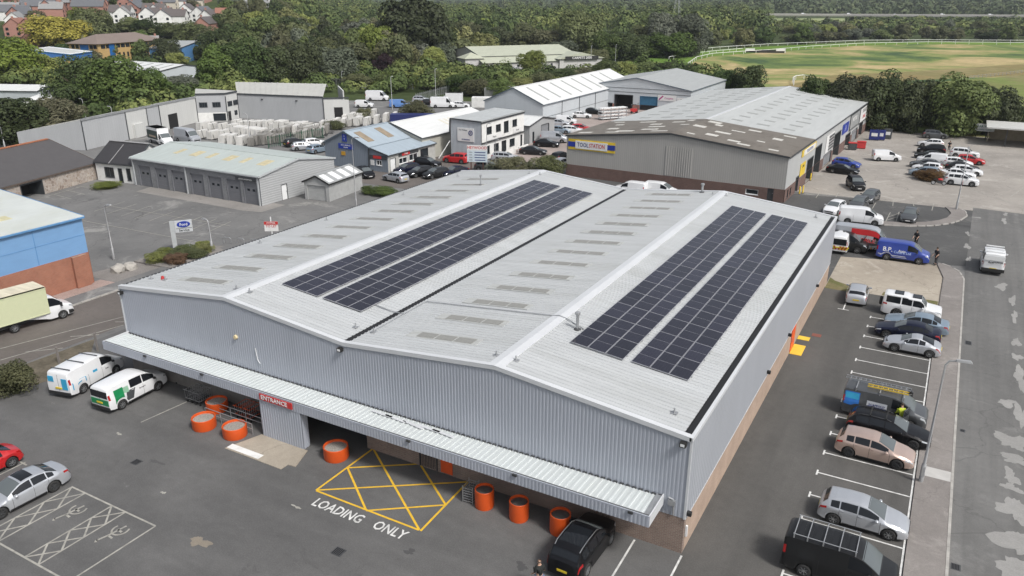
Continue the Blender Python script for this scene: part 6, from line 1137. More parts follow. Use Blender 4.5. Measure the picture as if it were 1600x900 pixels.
hpx = [(12,32,0,1,0),(30,24,0,1,3),(50,12,2,1,3),(48,28,1,0,0),(62,20,1,1,0),(78,10,0,1,3),(88,18,1,1,0),(100,22,0,1,3),(112,8,1,1,0),(125,14,1,1,0),(148,8,1,1,0),(163,18,1,1,0),(185,10,1,1,0),(196,20,0,1,0),(8,48,0,1,2),(28,48,2,1,2),(44,44,0,0,1),(10,40,1,0,3),(205,26,0,0,1),(218,30,0,0,0),(232,26,1,0,1),(240,34,2,0,0),(258,24,0,0,1),(268,30,0,0,1),(280,24,1,0,1),(290,32,0,0,1),(300,28,1,0,0),(312,34,1,0,1),(275,10,0,2,0),(300,8,1,0,0),(318,6,2,2,0),(345,12,0,0,3),(356,8,0,0,0),(370,10,2,0,0),(385,8,0,0,3),(396,12,0,0,3),(372,30,0,2,2),(305,46,1,1,1),(388,44,0,0,3),(178,30,0,0,3),(420,6,1,0,0),(440,7,1,0,3),(462,7,1,0,0),(485,6,1,0,3),(508,6,1,0,0),(532,7,1,0,3),(552,7,1,0,0)]
HPOS = [(-401.7,198.8),(-410.7,210.0),(-424.5,225.4),(-401.7,210.2),(-412.7,221.9),(-423.7,234.6),(-410.4,229.4),(-402.1,228.0),(-421.5,245.6),(-411.1,243.2),(-415.4,254.9),(-396.5,247.1),(-407.0,263.4),(-387.5,253.0),(-372.8,180.2),(-368.9,183.6),(-375.8,192.7),(-387.8,189.8),(-375.2,247.1),(-366.9,245.7),(-371.8,254.9),(-357.2,246.4),(-369.8,263.8),(-356.3,256.6),(-364.0,268.0),(-347.8,258.4),(-352.8,266.8),(-342.0,262.4),(-387.6,285.7),(-385.4,294.9),(-386.0,303.7),(-369.2,301.3),(-372.6,309.6),(-366.4,310.5),(-365.7,317.2),(-357.2,314.4),(-333.6,280.4),(-326.0,245.6),(-310.8,265.5),(-375.4,237.2),(-376.4,345.5),(-407.4,387.7),(-534.8,533.7),(-620.1,644.8),(-687.1,742.7),(-744.9,837.3),(-803.1,933.0)]
WHERE = ['on the hill at the far left', 'among the houses above the golden tree', 'above the tan offices', 'above the wood', 'on the skyline terrace above the wood']
for k, ((px, py, hm, wc, rc), (x, y)) in enumerate(zip(hpx, HPOS)):
    zone = 0 if px < 50 else 1 if px < 130 else 2 if px < 260 else 3 if px < 410 else 4
    wm, rm = HM[hm]; rz = hs_rng.choice((.6, .75, 2.2, 2.3, .5)) + hs_rng.uniform(-.1, .1)
    t = thing('house', '%s house with a %s roof %s' % (HCOL[wc], ROFN[rc], WHERE[zone]), 'house', (x, y, terrain_h(x, y)-.3), rz, 'houses on the hill'); HOUSES.append((x, y))
    obj('wall', wm, WLM[wc], t); r_ = obj('roof', rm, SL[rc], t); w_, l_, e_ = ((8, 11, 4.8), (7, 16, 5.0), (9, 9, 4.6))[hm]; obj('chimney', CHM, WLM[1], r_, Matrix.Translation((w_/2, 1.5, e_+2.4)))
    for (a, z) in ((1.5, .9), (w_-1.9, .9), (1.5, 3.0), (w_-1.9, 3.0)): obj('window', WINM, GLASS, t, Matrix.Translation((a, -.03, z)))
    for b in range(2): obj('window', WINM, GLASS, t, Matrix.Translation((w_+.03, 2.5+b*(l_-5), 3.0)) @ Matrix.Rotation(R90, 4, 'Z')); obj('window', WINM, GLASS, t, Matrix.Translation((w_+.03, 2.5+b*(l_-5), .9)) @ Matrix.Rotation(R90, 4, 'Z'))
ex = 0; tries = 0
while ex < 34 and tries < 3000:                         # further houses filling the estate
    tries += 1; az = math.radians(hs_rng.uniform(-62.5, -49.5)); D = hs_rng.uniform(385, 640); x, y = CX+D*math.sin(az), CY+D*math.cos(az)
    if not clear(x, y, HOUSES, 17) or not clear(x, y, [(-330, 230)], 40): continue
    ex += 1; hm, wc, rc = hs_rng.randrange(3), hs_rng.choice((0, 1, 1, 2)), hs_rng.choice((0, 0, 1, 1, 3)); wm, rm = HM[hm]; azd = math.degrees(az)
    t = thing('house', '%s %s house with a %s roof %s' % ('near' if D < 480 else 'distant', HCOL[wc].replace(' gabled', ''), ROFN[rc], WHERE[0] if azd < -59 else WHERE[1] if azd < -55 else WHERE[2] if azd < -51 else WHERE[3]), 'house', (x, y, terrain_h(x, y)-.3), hs_rng.choice((.6, .75, 2.2, 2.3)), 'houses on the hill'); HOUSES.append((x, y)); t.scale = (.88, .88, .85)
    obj('wall', wm, WLM[wc], t); r_ = obj('roof', rm, SL[rc], t); w_, l_, e_ = ((8, 11, 4.8), (7, 16, 5.0), (9, 9, 4.6))[hm]; obj('chimney', CHM, WLM[1], r_, Matrix.Translation((w_/2, 1.5, e_+2.4)))
    for (a, z) in ((1.5, .9), (w_-1.9, .9), (1.5, 3.0), (w_-1.9, 3.0)): obj('window', WINM, GLASS, t, Matrix.Translation((a, -.03, z)))
    for b in range(2): obj('window', WINM, GLASS, t, Matrix.Translation((w_+.03, 2.5+b*(l_-5), 3.0)) @ Matrix.Rotation(R90, 4, 'Z'))
for (x, y) in p2:
    if clear(x, y, HOUSES, 9): lf = tr_rng.choice(['dark', 'mid', 'mid', 'light', 'olive']); az = math.degrees(math.atan2(x-CX, y-CY)); tree((x, y, tr_rng.uniform(5, 8.5), tr_rng.uniform(3.5, 5.5)), lf, '%s garden tree among the hillside houses %s' % (LFN[lf], 'at the far left' if az < -58 else 'above the golden tree' if az < -54 else 'above the tan offices' if az < -50 else 'above the works'), WD2, FAR)
# ---------------------------------------------------------------- racecourse
TRK_OUT = [(-115.8,273.8), (-115.9,304.7), (-116.7,331.1), (-110.7,354.5), (-103.3,384.4), (-88.1,424.8), (-68.6,457.6), (-47.4,493.4), (-14.7,519.5), (35.3,541.8), (66.1,534.9)]
TRK_IN = [(-82.7,253.8), (-86.5,277.3), (-93.0,309.3), (-93.4,335.1), (-84.9,358.2), (-77.3,375.0), (-63.7,418.1), (-43.7,460.9), (-13.5,493.7), (34.2,512.8), (62.8,499.8)]
def strip(name, A, B, z, mat):
    m = MB()
    for i in range(len(A)-1): m.face((*A[i], z), (*A[i+1], z), (*B[i+1], z), (*B[i], z))
    return struct(name, m, mat)
strip('racecourse_track', TRK_OUT, TRK_IN, .03, GRASS_TRACK)
INFIELD = grassmat('infield_grass', [(.36, (.06, .1, .045)), (.44, (.12, .17, .055)), (.5, (.2, .235, .08)), (.55, (.3, .265, .12)), (.62, (.43, .34, .18))], .022, .35)
m = MB(); ring = TRK_IN + [(68.6,348.7), (35.1,147.5), (15.8,147.2), (-21.9,144.8), (-50.4,188.1)]; m.face(*[(x, y, .0) for x, y in ring]); struct('infield', m, INFIELD)
struct('infield_bank', MB().face(*[(*p, .02) for p in ((-41.6,210.6), (-32.0,266.4), (-8.0,297.6), (28.2,357.6), (26.0,300.1), (-7.6,260.3), (-22.9,203.9), (-29.5,176.6))]), grassmat('dry_bank', [(.3, (.26, .19, .09)), (.5, (.2, .18, .08)), (.7, (.34, .26, .15))], .03, .2))
struct('near_track', MB().face(*[(*p, .025) for p in ((-6.7,247.8), (26.0,300.1), (40.6,259.0), (33.4,181.9), (20.9,168.9), (16.1,162.0), (-1.4,216.4))]), grassmat('worn_turf', [(.3, (.2, .16, .08)), (.5, (.16, .2, .06)), (.7, (.24, .19, .11))], .04, .2))
struct('near_mown', MB().face(*[(*p, .03) for p in ((15.7,176.5), (27.8,186.0), (26.9,172.5), (15.6,166.0))]), GRASS_TRACK)
struct('near_course_road', MB().face(*[(*p, .034) for p in ((13.9,192.1), (28.4,195.8), (27.8,186.0), (13.8,180.8))]), A_PAVE)
RAILW = mt('white_rail', (.75, .75, .74), .5, var=.04); POSTM = MB().box(-.09, .09, -.09, .09, 0, 1.25).mesh('post')
def running_rail(label, path, step=6.0):
    t = thing('running_rail', label, 'rail', (0, 0, 0), 0, 'white racecourse rails'); m = MB(); m.tube([(x, y, terrain_h(x, y)+1.3) for x, y in path], .11, 6); m.build('rail', RAILW, t)
    d = 0
    for a, b in zip(path, path[1:]):
        a = Vector(a); b = Vector(b); L = (b-a).length; n = max(1, int(L/step))
        for k in range(n): p = a.lerp(b, k/n); obj('post', POSTM, RAILW, t, Matrix.Translation((p.x, p.y, 0)))
running_rail('outer white running rail curving along the far side of the racecourse', TRK_OUT[1:], 7)
running_rail('inner white running rail around the racecourse infield', TRK_IN[1:], 7)
running_rail('short middle white rail dividing the racecourse bend', [(-103.4,304.5), (-103.2,316.7), (-102.3,327.8), (-97.1,355.1), (-90.5,378.8)], 6)
running_rail('small curved white rail end beside the warehouse trees', [(-37.2,225.9), (-39.7,237.4), (-40.0,244.0), (-38.3,248.9), (-35.4,243.7)], 3)
running_rail('white rail along the course road beyond the car wash', [(13.9,191.2), (21.7,190.0), (28.1,190.4)], 3)
hu = thing('hurdle_fence', 'grey post hurdle fence crossing the near turf', 'fence', (0, 0, 0))
a, b = Vector((9.6,275.1)), Vector((35.2,328.7))
for k in range(22): p = a.lerp(b, k/21); MB().box(p.x-.06, p.x+.06, p.y-.06, p.y+.06, 0, 1.1).build('post', METAL, hu)
for z in (.5, 1.0): MB().bar((a.x, a.y, z), (b.x, b.y, z), .05, .08).build('rail', METAL, hu)
jp = thing('steeplechase_jump', 'black and white fence jump on the far bend of the racecourse', 'jump', (*(-78.0,371.4), 0), .4); MB().box(-9, 9, -.6, .6, 0, 1.3).build('birch', BLK_T, jp); MB().box(-9.5, -5, -.9, -.7, .9, 2.0).box(-9.5, -9.2, -.9, -.7, 0, 2).build('wing', RAILW, jp); MB().box(5, 9.5, -.9, -.7, .9, 2.0).box(9.2, 9.5, -.9, -.7, 0, 2).build('wing', RAILW, jp)
# ---------------------------------------------------------------- fields, viaduct, pylon, far woodland
FIELDS = []
def field(name, ps, mat, z=.25):
    FIELDS.append(ps); m = MB(); n = 6; g_ = []
    for i in range(n+1):
        row = []
        for j in range(n+1):
            a = Vector(ps[0]).lerp(Vector(ps[1]), i/n); b = Vector(ps[3]).lerp(Vector(ps[2]), i/n); q = a.lerp(b, j/n); row.append((q.x, q.y, terrain_h(q.x, q.y)+z))
        g_.append(row)
    for i in range(n):
        for j in range(n): m.face(g_[i][j], g_[i+1][j], g_[i+1][j+1], g_[i][j+1])
    struct(name, m, mat)
field('stubble_field', [(-447.5,840.6), (-422.2,857.8), (-638.7,1304.6), (-672.7,1281.0)], STUBBLE); field('stubble_field', [(-307.5,717.0), (-270.8,721.1), (-352.4,940.1), (-403.0,942.6)], STUBBLE); field('stubble_field', [(-421.4,1478.4), (-321.8,1421.9), (-350.0,1516.3), (-407.7,1535.0)], STUBBLE); field('stubble_field', [(-756.0,2007.8), (-586.3,1711.5), (-641.3,1871.4), (-878.1,2332.2)], STUBBLE); field('stubble_field', [(-475.7,794.0), (-502.7,875.0), (-747.3,1309.1), (-739.4,1237.3)], STUBBLE); field('meadow', [(-161.5,749.8), (-92.0,791.1), (-125.0,1051.9), (-215.3,993.3)], grassmat('pale_meadow', [(.3, (.2, .25, .11)), (.7, (.28, .31, .16))], .01, .1)); field('stubble_field', [(-280.0,1505.2), (-191.4,1519.2), (-202.3,1595.2), (-295.1,1580.5)], STUBBLE)
vd = thing('viaduct', 'long concrete road viaduct crossing below the wooded ridge', 'viaduct')
va, vb = Vector((*(-230.30,833.59), 0)), Vector((*(92.68,952.34), 0)); CONC = mt('viaduct_concrete', (.36, .35, .33), .9, var=.1)
dr_ = (vb-va).normalized(); ang = math.atan2(dr_.y, dr_.x); Lv = (vb-va).length; vd.location = va; vd.rotation_euler = (0, 0, ang)
MB().box(0, Lv, -7, 7, 6.3, 7.5).build('deck', CONC, vd); MB().box(0, Lv, -7.2, -7.0, 7.0, 8.5).build('parapet', CONC, vd); MB().box(0, Lv, 7.0, 7.2, 7.0, 8.5).build('parapet', CONC, vd)
for k in range(int(Lv/32)): MB().box(16+k*32-1, 16+k*32+1, -5, 5, -1, 6.3).build('pier', CONC, vd)
for k in range(7):
    p = va+dr_*Lv*(.12+.13*k); car('smallvan' if k % 3 else 'hatch', 'pale vehicle crossing the far viaduct', 'white', (p.x+1.5, p.y-2, 7.55), ang, 0, 'vehicles on the viaduct')
py_ = thing('pylon', 'thin grey lattice pylon rising above the silvery trees', 'pylon', (*(-231.8,704.7), 0)); H_ = 36
for sx in (-1, 1):
    for sy in (-1, 1): MB().bar((sx*3.2, sy*3.2, 0), (sx*.5, sy*.5, H_), .22).build('leg', METAL, py_)
for k in range(8):
    z = k*H_/8; w = lerp(3.2, .5, z/H_); w2 = lerp(3.2, .5, (z+H_/8)/H_)
    for s in (-1, 1): MB().bar((-w, s*w, z), (w2, s*w2, z+H_/8), .12).build('brace', METAL, py_); MB().bar((s*w, -w, z), (s*w2, w2, z+H_/8), .12).build('brace', METAL, py_)
for z in (24, 29, 34): MB().bar((-5, 0, z), (5, 0, z), .2).build('cross_arm', METAL, py_)
def inpoly(x, y, ps):
    c = False; j = len(ps)-1
    for i in range(len(ps)):
        if (ps[i][1] > y) != (ps[j][1] > y) and x < (ps[j][0]-ps[i][0])*(y-ps[i][1])/(ps[j][1]-ps[i][1])+ps[i][0]: c = not c
        j = i
    return c
# trees beyond the racecourse, told apart one by one
RC = 'trees beyond the racecourse rails'; p3 = []; tries = 0
while len(p3) < 85 and tries < 5000:
    tries += 1; px = tr_rng.random(); i = tr_rng.randrange(2, len(TRK_OUT)-1); a, b = Vector(TRK_OUT[i]), Vector(TRK_OUT[i+1]); q = a.lerp(b, px); d = (q-CAMXY).normalized(); e = tr_rng.uniform(9, 170)**1.0; x, y = q.x+d.x*e, q.y+d.y*e
    if clear(x, y, p3, 11): p3.append((x, y))
for (x, y) in p3:
    lf = tr_rng.choice(['dark', 'mid', 'mid', 'olive', 'grey', 'light']); h = tr_rng.uniform(4, 9.5); az = math.degrees(math.atan2(x-CX, y-CY)); tree((x, y, h, tr_rng.uniform(4.5, 8)), lf, '%s %s bushy tree beyond the racecourse rails %s' % ('tall' if h > 7 else 'low', LFN[lf], 'by the bend' if az < -14 else 'by the fence jump' if az < -9 else 'along the back straight' if az < -2 else 'towards the picture edge'), RC, FAR)
def woodland(name, n, az0, az1, d0, d1, hr, rr, ql, nq, mat, seed, label, avoid=(), inside=None):
    """a mass of crowns nobody could count: either a sector of country or the inside of a polygon"""
    r = np.random.default_rng(seed); V = []; cnt = 0; tries = 0
    if inside: bx0, bx1 = min(p[0] for p in inside), max(p[0] for p in inside); by0, by1 = min(p[1] for p in inside), max(p[1] for p in inside)
    while cnt < n and tries < n*5:
        tries += 1
        if inside:
            x, y = r.uniform(bx0, bx1), r.uniform(by0, by1); az, D = x*.07, y
            if not inpoly(x, y, inside): continue
        else: az = math.radians(r.uniform(az0, az1)); D = math.sqrt(r.uniform(d0*d0, d1*d1)); x, y = CX+D*math.sin(az), CY+D*math.cos(az)
        if any(inpoly(x, y, f) for f in avoid): continue
        h = r.uniform(*hr); R_ = r.uniform(*rr); cnt += 1; k = nq; z0 = terrain_h(x, y)
        u = r.normal(size=(k, 3)); u /= np.linalg.norm(u, axis=1)[:, None]; u[:, 2] = np.abs(u[:, 2])*1.0-.15*(r.random(k) < .3)
        ph = r.uniform(0, 6.3, 3); lump = 1+.2*np.sin(u[:, 0]*4+ph[0])*np.cos(u[:, 1]*4+ph[1])+.12*np.sin(u[:, 2]*7+ph[2])+.06*r.normal(size=k)
        p = u*lump[:, None]*np.array([R_, R_, h*.62])+np.array([x, y, z0+h*.36]); nn = u+r.normal(size=(k, 3))*.22; nn /= np.linalg.norm(nn, axis=1)[:, None]
        a = np.cross(nn, r.normal(size=(k, 3))); a /= np.linalg.norm(a, axis=1)[:, None]; b = np.cross(nn, a); s = ql*r.uniform(.6, 1.3, k)[:, None]
        V.append(np.stack([p+a*s, p+b*s*.7, p-a*s, p-b*s*.7], 1).reshape(-1, 3))
    V = np.concatenate(V); N = len(V)//4; me = bpy.data.meshes.new(name); me.vertices.add(4*N); me.vertices.foreach_set('co', V.ravel()); me.loops.add(4*N); me.loops.foreach_set('vertex_index', np.arange(4*N)); me.polygons.add(N); me.polygons.foreach_set('loop_start', np.arange(0, 4*N, 4)); me.polygons.foreach_set('loop_total', np.full(N, 4)); me.update(calc_edges=True)
    return tag(obj(name, me, mat), label, 'woodland', kind='stuff')
def woodmat(name, c0, c1, c2):
    m, t, b = nmat(name); P = pos(t); f = noise(t, P, .06, 3, .6); f2 = noise(t, P, .5, 3, .7); c = ramp(t, f, [(.3, c0), (.5, c1), (.68, c2)]); c = mix(t, .6, c, ramp(t, f2, [(.3, (.3, .3, .3)), (.7, (.7, .7, .7))]), 'OVERLAY')
    t.links.new(c, b.inputs['Base Color']); b.inputs['Roughness'].default_value = .7; b.inputs['Specular IOR Level'].default_value = .2; return m
WM1 = woodmat('woodland_leaves', (.03, .048, .015), (.08, .112, .033), (.19, .21, .066)); WM2 = woodmat('ridge_leaves', (.04, .06, .028), (.075, .1, .044), (.125, .145, .065))
woodland('distant_woodland', 1100, -47, -12, 520, 1250, (6, 18), (5, 12), 1.0, 190, WM1, 1, 'mass of distant woodland beyond the hall and yards', FIELDS)
woodland('hill_woodland', 420, -66, -44, 600, 1100, (7, 12), (5, 8), 1.1, 110, WM1, 2, 'mass of trees high on the housing hill', FIELDS)
woodland('valley_scrub', 700, -16, 10, 640, 1000, (3, 8), (5, 9), 1.1, 110, WM1, 3, 'scrub and small trees between racecourse and viaduct', FIELDS)
woodland('ridge_woodland', 1900, -30, 10, 1150, 2400, (11, 19), (9, 15), 2.2, 100, WM2, 4, 'wooded ridge filling the skyline behind the viaduct', FIELDS)
woodland('far_woodland', 600, -42, -24, 1250, 3000, (9, 15), (10, 20), 3.0, 80, WM2, 5, 'far tree belts below the pale horizon', FIELDS)
BAVOID = [[(-178, 205), (-100, 205), (-100, 285), (-178, 285)], [(-330, 115), (-250, 115), (-270, 215), (-345, 240)], [(-245, 112), (-180, 112), (-180, 150), (-245, 150)], [(-228, 62), (-172, 62), (-172, 108), (-228, 108)]]
woodland('yard_thicket', 240, 0, 0, 0, 0, (2.2, 5.5), (2.2, 4.4), .42, 330, WM1, 6, 'thick scrub and brambles filling the ground behind the far yards', BAVOID, [(-152, 124), (-128, 150), (-105, 158), (-82, 172), (-74, 182), (-46, 184), (-40, 162), (-30, 160), (-60, 235), (-100, 262), (-150, 205), (-205, 235), (-230, 190), (-200, 150)])
woodland('left_thicket', 120, 0, 0, 0, 0, (3, 7), (3, 5), .5, 300, WM1, 7, 'thick greenery between the units at the far left', BAVOID, [(-150, 40), (-136, 88), (-152, 124), (-200, 152), (-260, 150), (-300, 110), (-240, 50), (-190, 30), (-150, 10)])
woodland('tree_row_undergrowth', 90, 0, 0, 0, 0, (2, 4.5), (2, 3.6), .34, 420, woodmat('dark_undergrowth', (.018, .03, .01), (.03, .045, .016), (.05, .065, .022)), 8, 'dark undergrowth below the tree row behind the yard', (), [(-18, 149), (-6, 157.5), (4, 154.5), (13, 152), (26, 162), (26, 170), (6, 163), (-18, 163)])

# ---------------------------------------------------------------- parked vehicles farther off
PC = 'cars in the yard car park'
YC = [(1454,241,'suv','black','black suv at the far end of the left car park row',PI),(1453,228,'hatch','white','white hatchback behind the black suv in the left row',PI),(1452,248,'saloon','dkgrey','dark grey saloon beside the white van in the left row',PI),(1454,257,'smallvan','white','white van in the left car park row',PI),(1446,262,'saloon','grey','grey saloon between the white van and the white hatchback',PI),(1447,268,'hatch','white','white hatchback near the planter shrub',PI),(1443,275,'hatch','ltblue','pale blue-grey hatchback beside the planter shrub',PI),
      (1506,246,'suv','white','white suv at the far end of the right car park row',0),(1515,256,'hatch','red','red hatchback in the right car park row',0),(1496,260,'hatch','white','white hatchback beside the red hatchback',0),(1502,267,'saloon','dkgrey','dark saloon between two white cars in the right row',0),(1510,273,'hatch','white','white hatchback third from the near end of the right row',0),(1496,277,'saloon','white','white saloon second from the near end of the right row',0),(1501,288,'suv','white','white suv at the near end of the right row',0)]
YP = [(5.25,122.21),(4.80,129.72),(5.30,117.02),(5.71,112.35),(5.16,108.55),(5.42,105.35),(5.26,101.55),(10.35,121.18),(11.27,115.52),(9.59,112.22),(10.20,108.63),(10.94,105.83),(9.79,102.60),(10.31,97.54)]
for (px, py, kd, c, lb, h), q in zip(YC, YP): car(kd, lb, c, (q[0], q[1]+.6), h+.0, 1, PC)
for kd, c, lb, q, h, dt in (('suv', 'grey', 'grey suv parked below the second white banner', (5.04,140.85), .15, 1), ('smallvan', 'white', 'white van with blue graphics crossing the concrete yard', (-0.97,112.18), .35, 1), ('hatch', 'blue', 'bright blue hatchback beside the trade warehouse', (-6.00,103.31), -.15, 1), ('saloon', 'black', 'black saloon beside the bright blue hatchback', (-5.84,97.85), -.1, 1), ('suv', 'black', 'black suv driving towards the kerb', (-2.81,88.20), -1.2, 1), ('hatch', 'grey', 'grey hatchback facing the kerb beside the black suv', (-0.19,81.13), -1.75, 1), ('hatch', 'grey', 'grey car half hidden behind the plain white van', (-0.99,76.41), -1.7, 1), ('hatch', 'white', 'white hatchback facing the warehouse back corner', (-3.39,72.47), -1.75, 2), ('hatch', 'grey', 'grey hatchback parked by the hatched bay', (5.16,73.17), -1.6, 2),
    ('smallvan', 'white', 'white van behind the warehouse ridge, nearest the valley gutter', (-29.46,69.04), PI, 2), ('smallvan', 'white', 'white van behind the warehouse ridge, nearest the flue', (-25.59,70.39), 0, 2),
    ('suv', 'red', 'red suv with a dark roof beside the office block', (-62.24,75.32), PI+.1, 1), ('suv', 'black', 'black suv parked before the garage reception', (-63.99,69.63), .1, 1), ('hatch', 'navy', 'dark hatchback nearest the reception door', (-64.52,64.90), -1.9, 1), ('hatch', 'black', 'black hatchback second in the row before the reception', (-61.47,64.00), -1.9, 1), ('hatch', 'dkgrey', 'dark grey hatchback third in the row before the reception', (-58.85,64.47), -1.9, 1), ('saloon', 'navy', 'navy saloon last in the row before the reception', (-57.16,66.98), -1.9, 1), ('hatch', 'black', 'black hatchback by the lock-up garage', (-68.34,59.56), -.5, 1), ('estate', 'silver', 'silver estate car before the white offices', (-56.01,80.72), .35, 1), ('hatch', 'grey', 'grey car half hidden below the offices signboard', (-54.59,72.75), .3, 1), ('saloon', 'dkgrey', 'dark grey saloon beside the office ramp', (-54.66,87.94), .25, 1), ('saloon', 'black', 'black saloon next to the silver van', (-55.97,95.66), .25, 1), ('midvan', 'silver', 'silver van beside the workshop shed', (-56.82,100.52), .3, 1), ('hatch', 'ltblue', 'pale car beyond the silver van', (-60.36,110.23), .3, 1), ('estate', 'white', 'white estate car beside the mossy roof', (-58.15,111.51), .3, 1), ('hatch', 'red', 'red car half hidden by the mossy roof', (-57.69,114.49), .3, 1), ('smallvan', 'white', 'white van beside the long white unit', (-64.27,121.37), .3, 1), ('hatch', 'silver', 'silver hatchback beside the white van at the long unit', (-64.42,118.26), .3, 1), ('saloon', 'white', 'white saloon nearest the dark doorway', (-65.44,131.47), .3, 1), ('saloon', 'black', 'black saloon before the brick base of the gabled unit', (-65.67,138.36), .2, 1), ('hatch', 'white', 'white car beside the trade warehouse sign wall', (-45.66,81.24), 1.4, 1), ('hatch', 'dkgrey', 'dark car beside the trade warehouse sign wall', (-48.21,85.80), 1.4, 1),
    ('midvan', 'skyblue', 'sky blue van in the far yard', (-110.98,124.99), .5, 1), ('largevan', 'white', 'white minibus with a blue patch in the far yard', (-101.91,130.22), .45, 1), ('hatch', 'white', 'white hatchback beside the minibus', (-97.98,132.49), .4, 1), ('suv', 'silver', 'silver suv inside the far yard fence', (-112.22,135.57), .5, 1), ('hatch', 'dkgrey', 'dark hatchback inside the far yard fence', (-107.36,132.60), .5, 1), ('hatch', 'silver', 'silver car parked at the far tarmac edge', (-144.21,152.58), .5, 1), ('hatch', 'black', 'black car parked at the far tarmac edge', (-143.17,155.13), .5, 1), ('smallvan', 'white', 'white van behind the yard bush', (-118.41,120.70), .4, 1), ('largevan', 'white', 'white van partly behind the yard bush', (-124.30,133.10), .4, 1), ('suv', 'white', 'white suv above the works roof', (-162.89,145.65), .3, 1),
    ('largevan', 'silver', 'silver-white panel van parked among the slab stacks', (-116.05,66.57), -.1, 1)):
    car(kd, lb, c, q, h, dt)
wheels('hatch', 'pale silver-blue hatchback on the brown street by the lock-up garage', 'silver', (-61.39,58.32), (-63.72,58.68))
SY = 'old cars stored beside the blue-grey garage'
for k, (q, c, lb) in enumerate((((-91.90,71.46), 'silver', 'silver old car nearest the service garage roof'), ((-92.85,75.28), 'white', 'white old car in the storage yard'), ((-95.87,73.55), 'dkgrey', 'dark old car farthest along the storage yard'), ((-88.07,70.87), 'ltblue', 'pale blue old car against the garage wall'))): car('hatch', lb, c, q, .9+k*.2, 1, SY)
HP = 'cars before the pale green hall'
for k, (q, c, lb) in enumerate((((-150.58,213.07), 'dkgrey', 'dark car at the left end of the hall car park'), ((-147.61,214.81), 'grey', 'grey car beside the hall pavilion'), ((-144.63,216.55), 'silver', 'silver car in the hall car park'), ((-141.66,218.29), 'red', 'red car in the hall car park'), ((-136.04,218.68), 'white', 'white car in the hall car park'), ((-133.95,225.76), 'white', 'white car beside the bright green hall tree'), ((-128.30,241.40), 'dkgrey', 'dark car below the lettered entrance gable'))): car('hatch', lb, c, q, .95, 0, HP)
# trucks
def boxtruck(label, q, h, col, bodymat, L=4.2, hi=2.9, name='box_truck'):
    t = thing(name, label, 'truck', (q[0], q[1], .01), h); cab_on(t, L/2+.6, col); box_body(t, -L/2-.3, L/2-.35, .75, hi, 2.1, bodymat)
    for x in (L/2+.6, -L/2+.6): truck_wheel(t, x, .88); truck_wheel(t, x, -.88)
    return t
DKGB = mt('dark_green_tarp', (.03, .05, .045), .6, var=.3, scale=2)
boxtruck('white box truck inside the far yard', (-103.05,136.51), .45+PI, 'white', WHITE); bt2 = boxtruck('white luton truck with a dark printed side by the works', (-119.44,63.08), -.25, 'white', WHITE, 4.6, 3.0)
MB().box(-2.5, 1.9, -1.09, -1.06, .95, 2.5).build('printed_panel', DKGB, bt2); MB().box(-1.6, 1.2, -1.11, -1.09, 1.3, 1.6).build('printed_band', mt('print_buff', (.4, .33, .25), .6), bt2)
# shipping containers and bins
def container(label, q, rz, l, mat, name='shipping_container'):
    t = thing(name, label, 'container', (q[0], q[1], 0), rz); m = ribbed(MB(), (-l/2, -1.22, 0), (1, 0, 0), (0, -1, 0), l, .3, .04, .1, 2.5); m.build('side_panel', mat, t); m = ribbed(MB(), (l/2, 1.22, 0), (-1, 0, 0), (0, 1, 0), l, .3, .04, .1, 2.5); m.build('side_panel', mat, t)
    MB().box(-l/2, l/2, -1.2, 1.2, 2.46, 2.52).build('roof_panel', mat, t); MB().box(-l/2-.03, -l/2, -1.2, 1.2, .1, 2.5).build('door_panel', mat, t); MB().box(l/2, l/2+.03, -1.2, 1.2, .1, 2.5).build('door_panel', mat, t); return t
container('dark blue container behind the white-roofed store', (-91.09,102.94), .5, 9, mt('container_navy', (.02, .03, .13), .5)); container('white container beside the long white unit', (-93.10,135.31), .45, 6, WHITE_R); container('grey container beyond the fence corner', (-101.06,154.47), .4, 6, mt('container_grey', (.3, .3, .29), .6)); container('second grey container beyond the fence corner', (-98.74,159.13), .4, 6, mt('container_pale', (.45, .46, .44), .6))
for k, (q, c, lb) in enumerate((((-7.22,119.93), 'red', 'red-lidded grey wheeled bin by the warehouse doors'), ((-5.99,122.08), 'red', 'red bin behind the red-lidded bin'))):
    t = thing('wheeled_bin', lb, 'bin', (q[0], q[1], 0), .2); MB().box(-.7, .7, -.5, .5, .12, 1.2).build('tub', GREY_D if k == 0 else RED_S, t); MB().box(-.75, .75, -.55, .55, 1.2, 1.3).build('lid', RED_S, t)
    for x in (-.55, .55):
        for y in (-.4, .4): MB().lathe([(0, -.04), (.1, -.04), (.1, .04), (0, .04)], 8, 'y', (x, y, .1)).build('castor', BLACK, t)
for q, w, m_, lb in (((-4.95,132.65), .9, NAVY_D, 'blue and white charity bank box in the yard'), ((-3.99,133.20), .9, NAVY_D, 'second blue charity bank box in the yard'), ((-2.86,135.48), .7, GREY_D, 'dark advertising stand in the yard')):
    t = thing('yard_stand', lb, 'stand', (q[0], q[1], 0), .1); MB().box(-w, w, -.4, .4, .15, 1.9).build('panel_body', m_, t); MB().box(-w*.6, w*.6, -.42, -.4, .8, 1.4).build('print', WH_S, t)
    for s in (-1, 1): MB().box(s*w*.8-.05, s*w*.8+.05, -.4, .4, 0, .15).build('foot', STEEL_D, t)
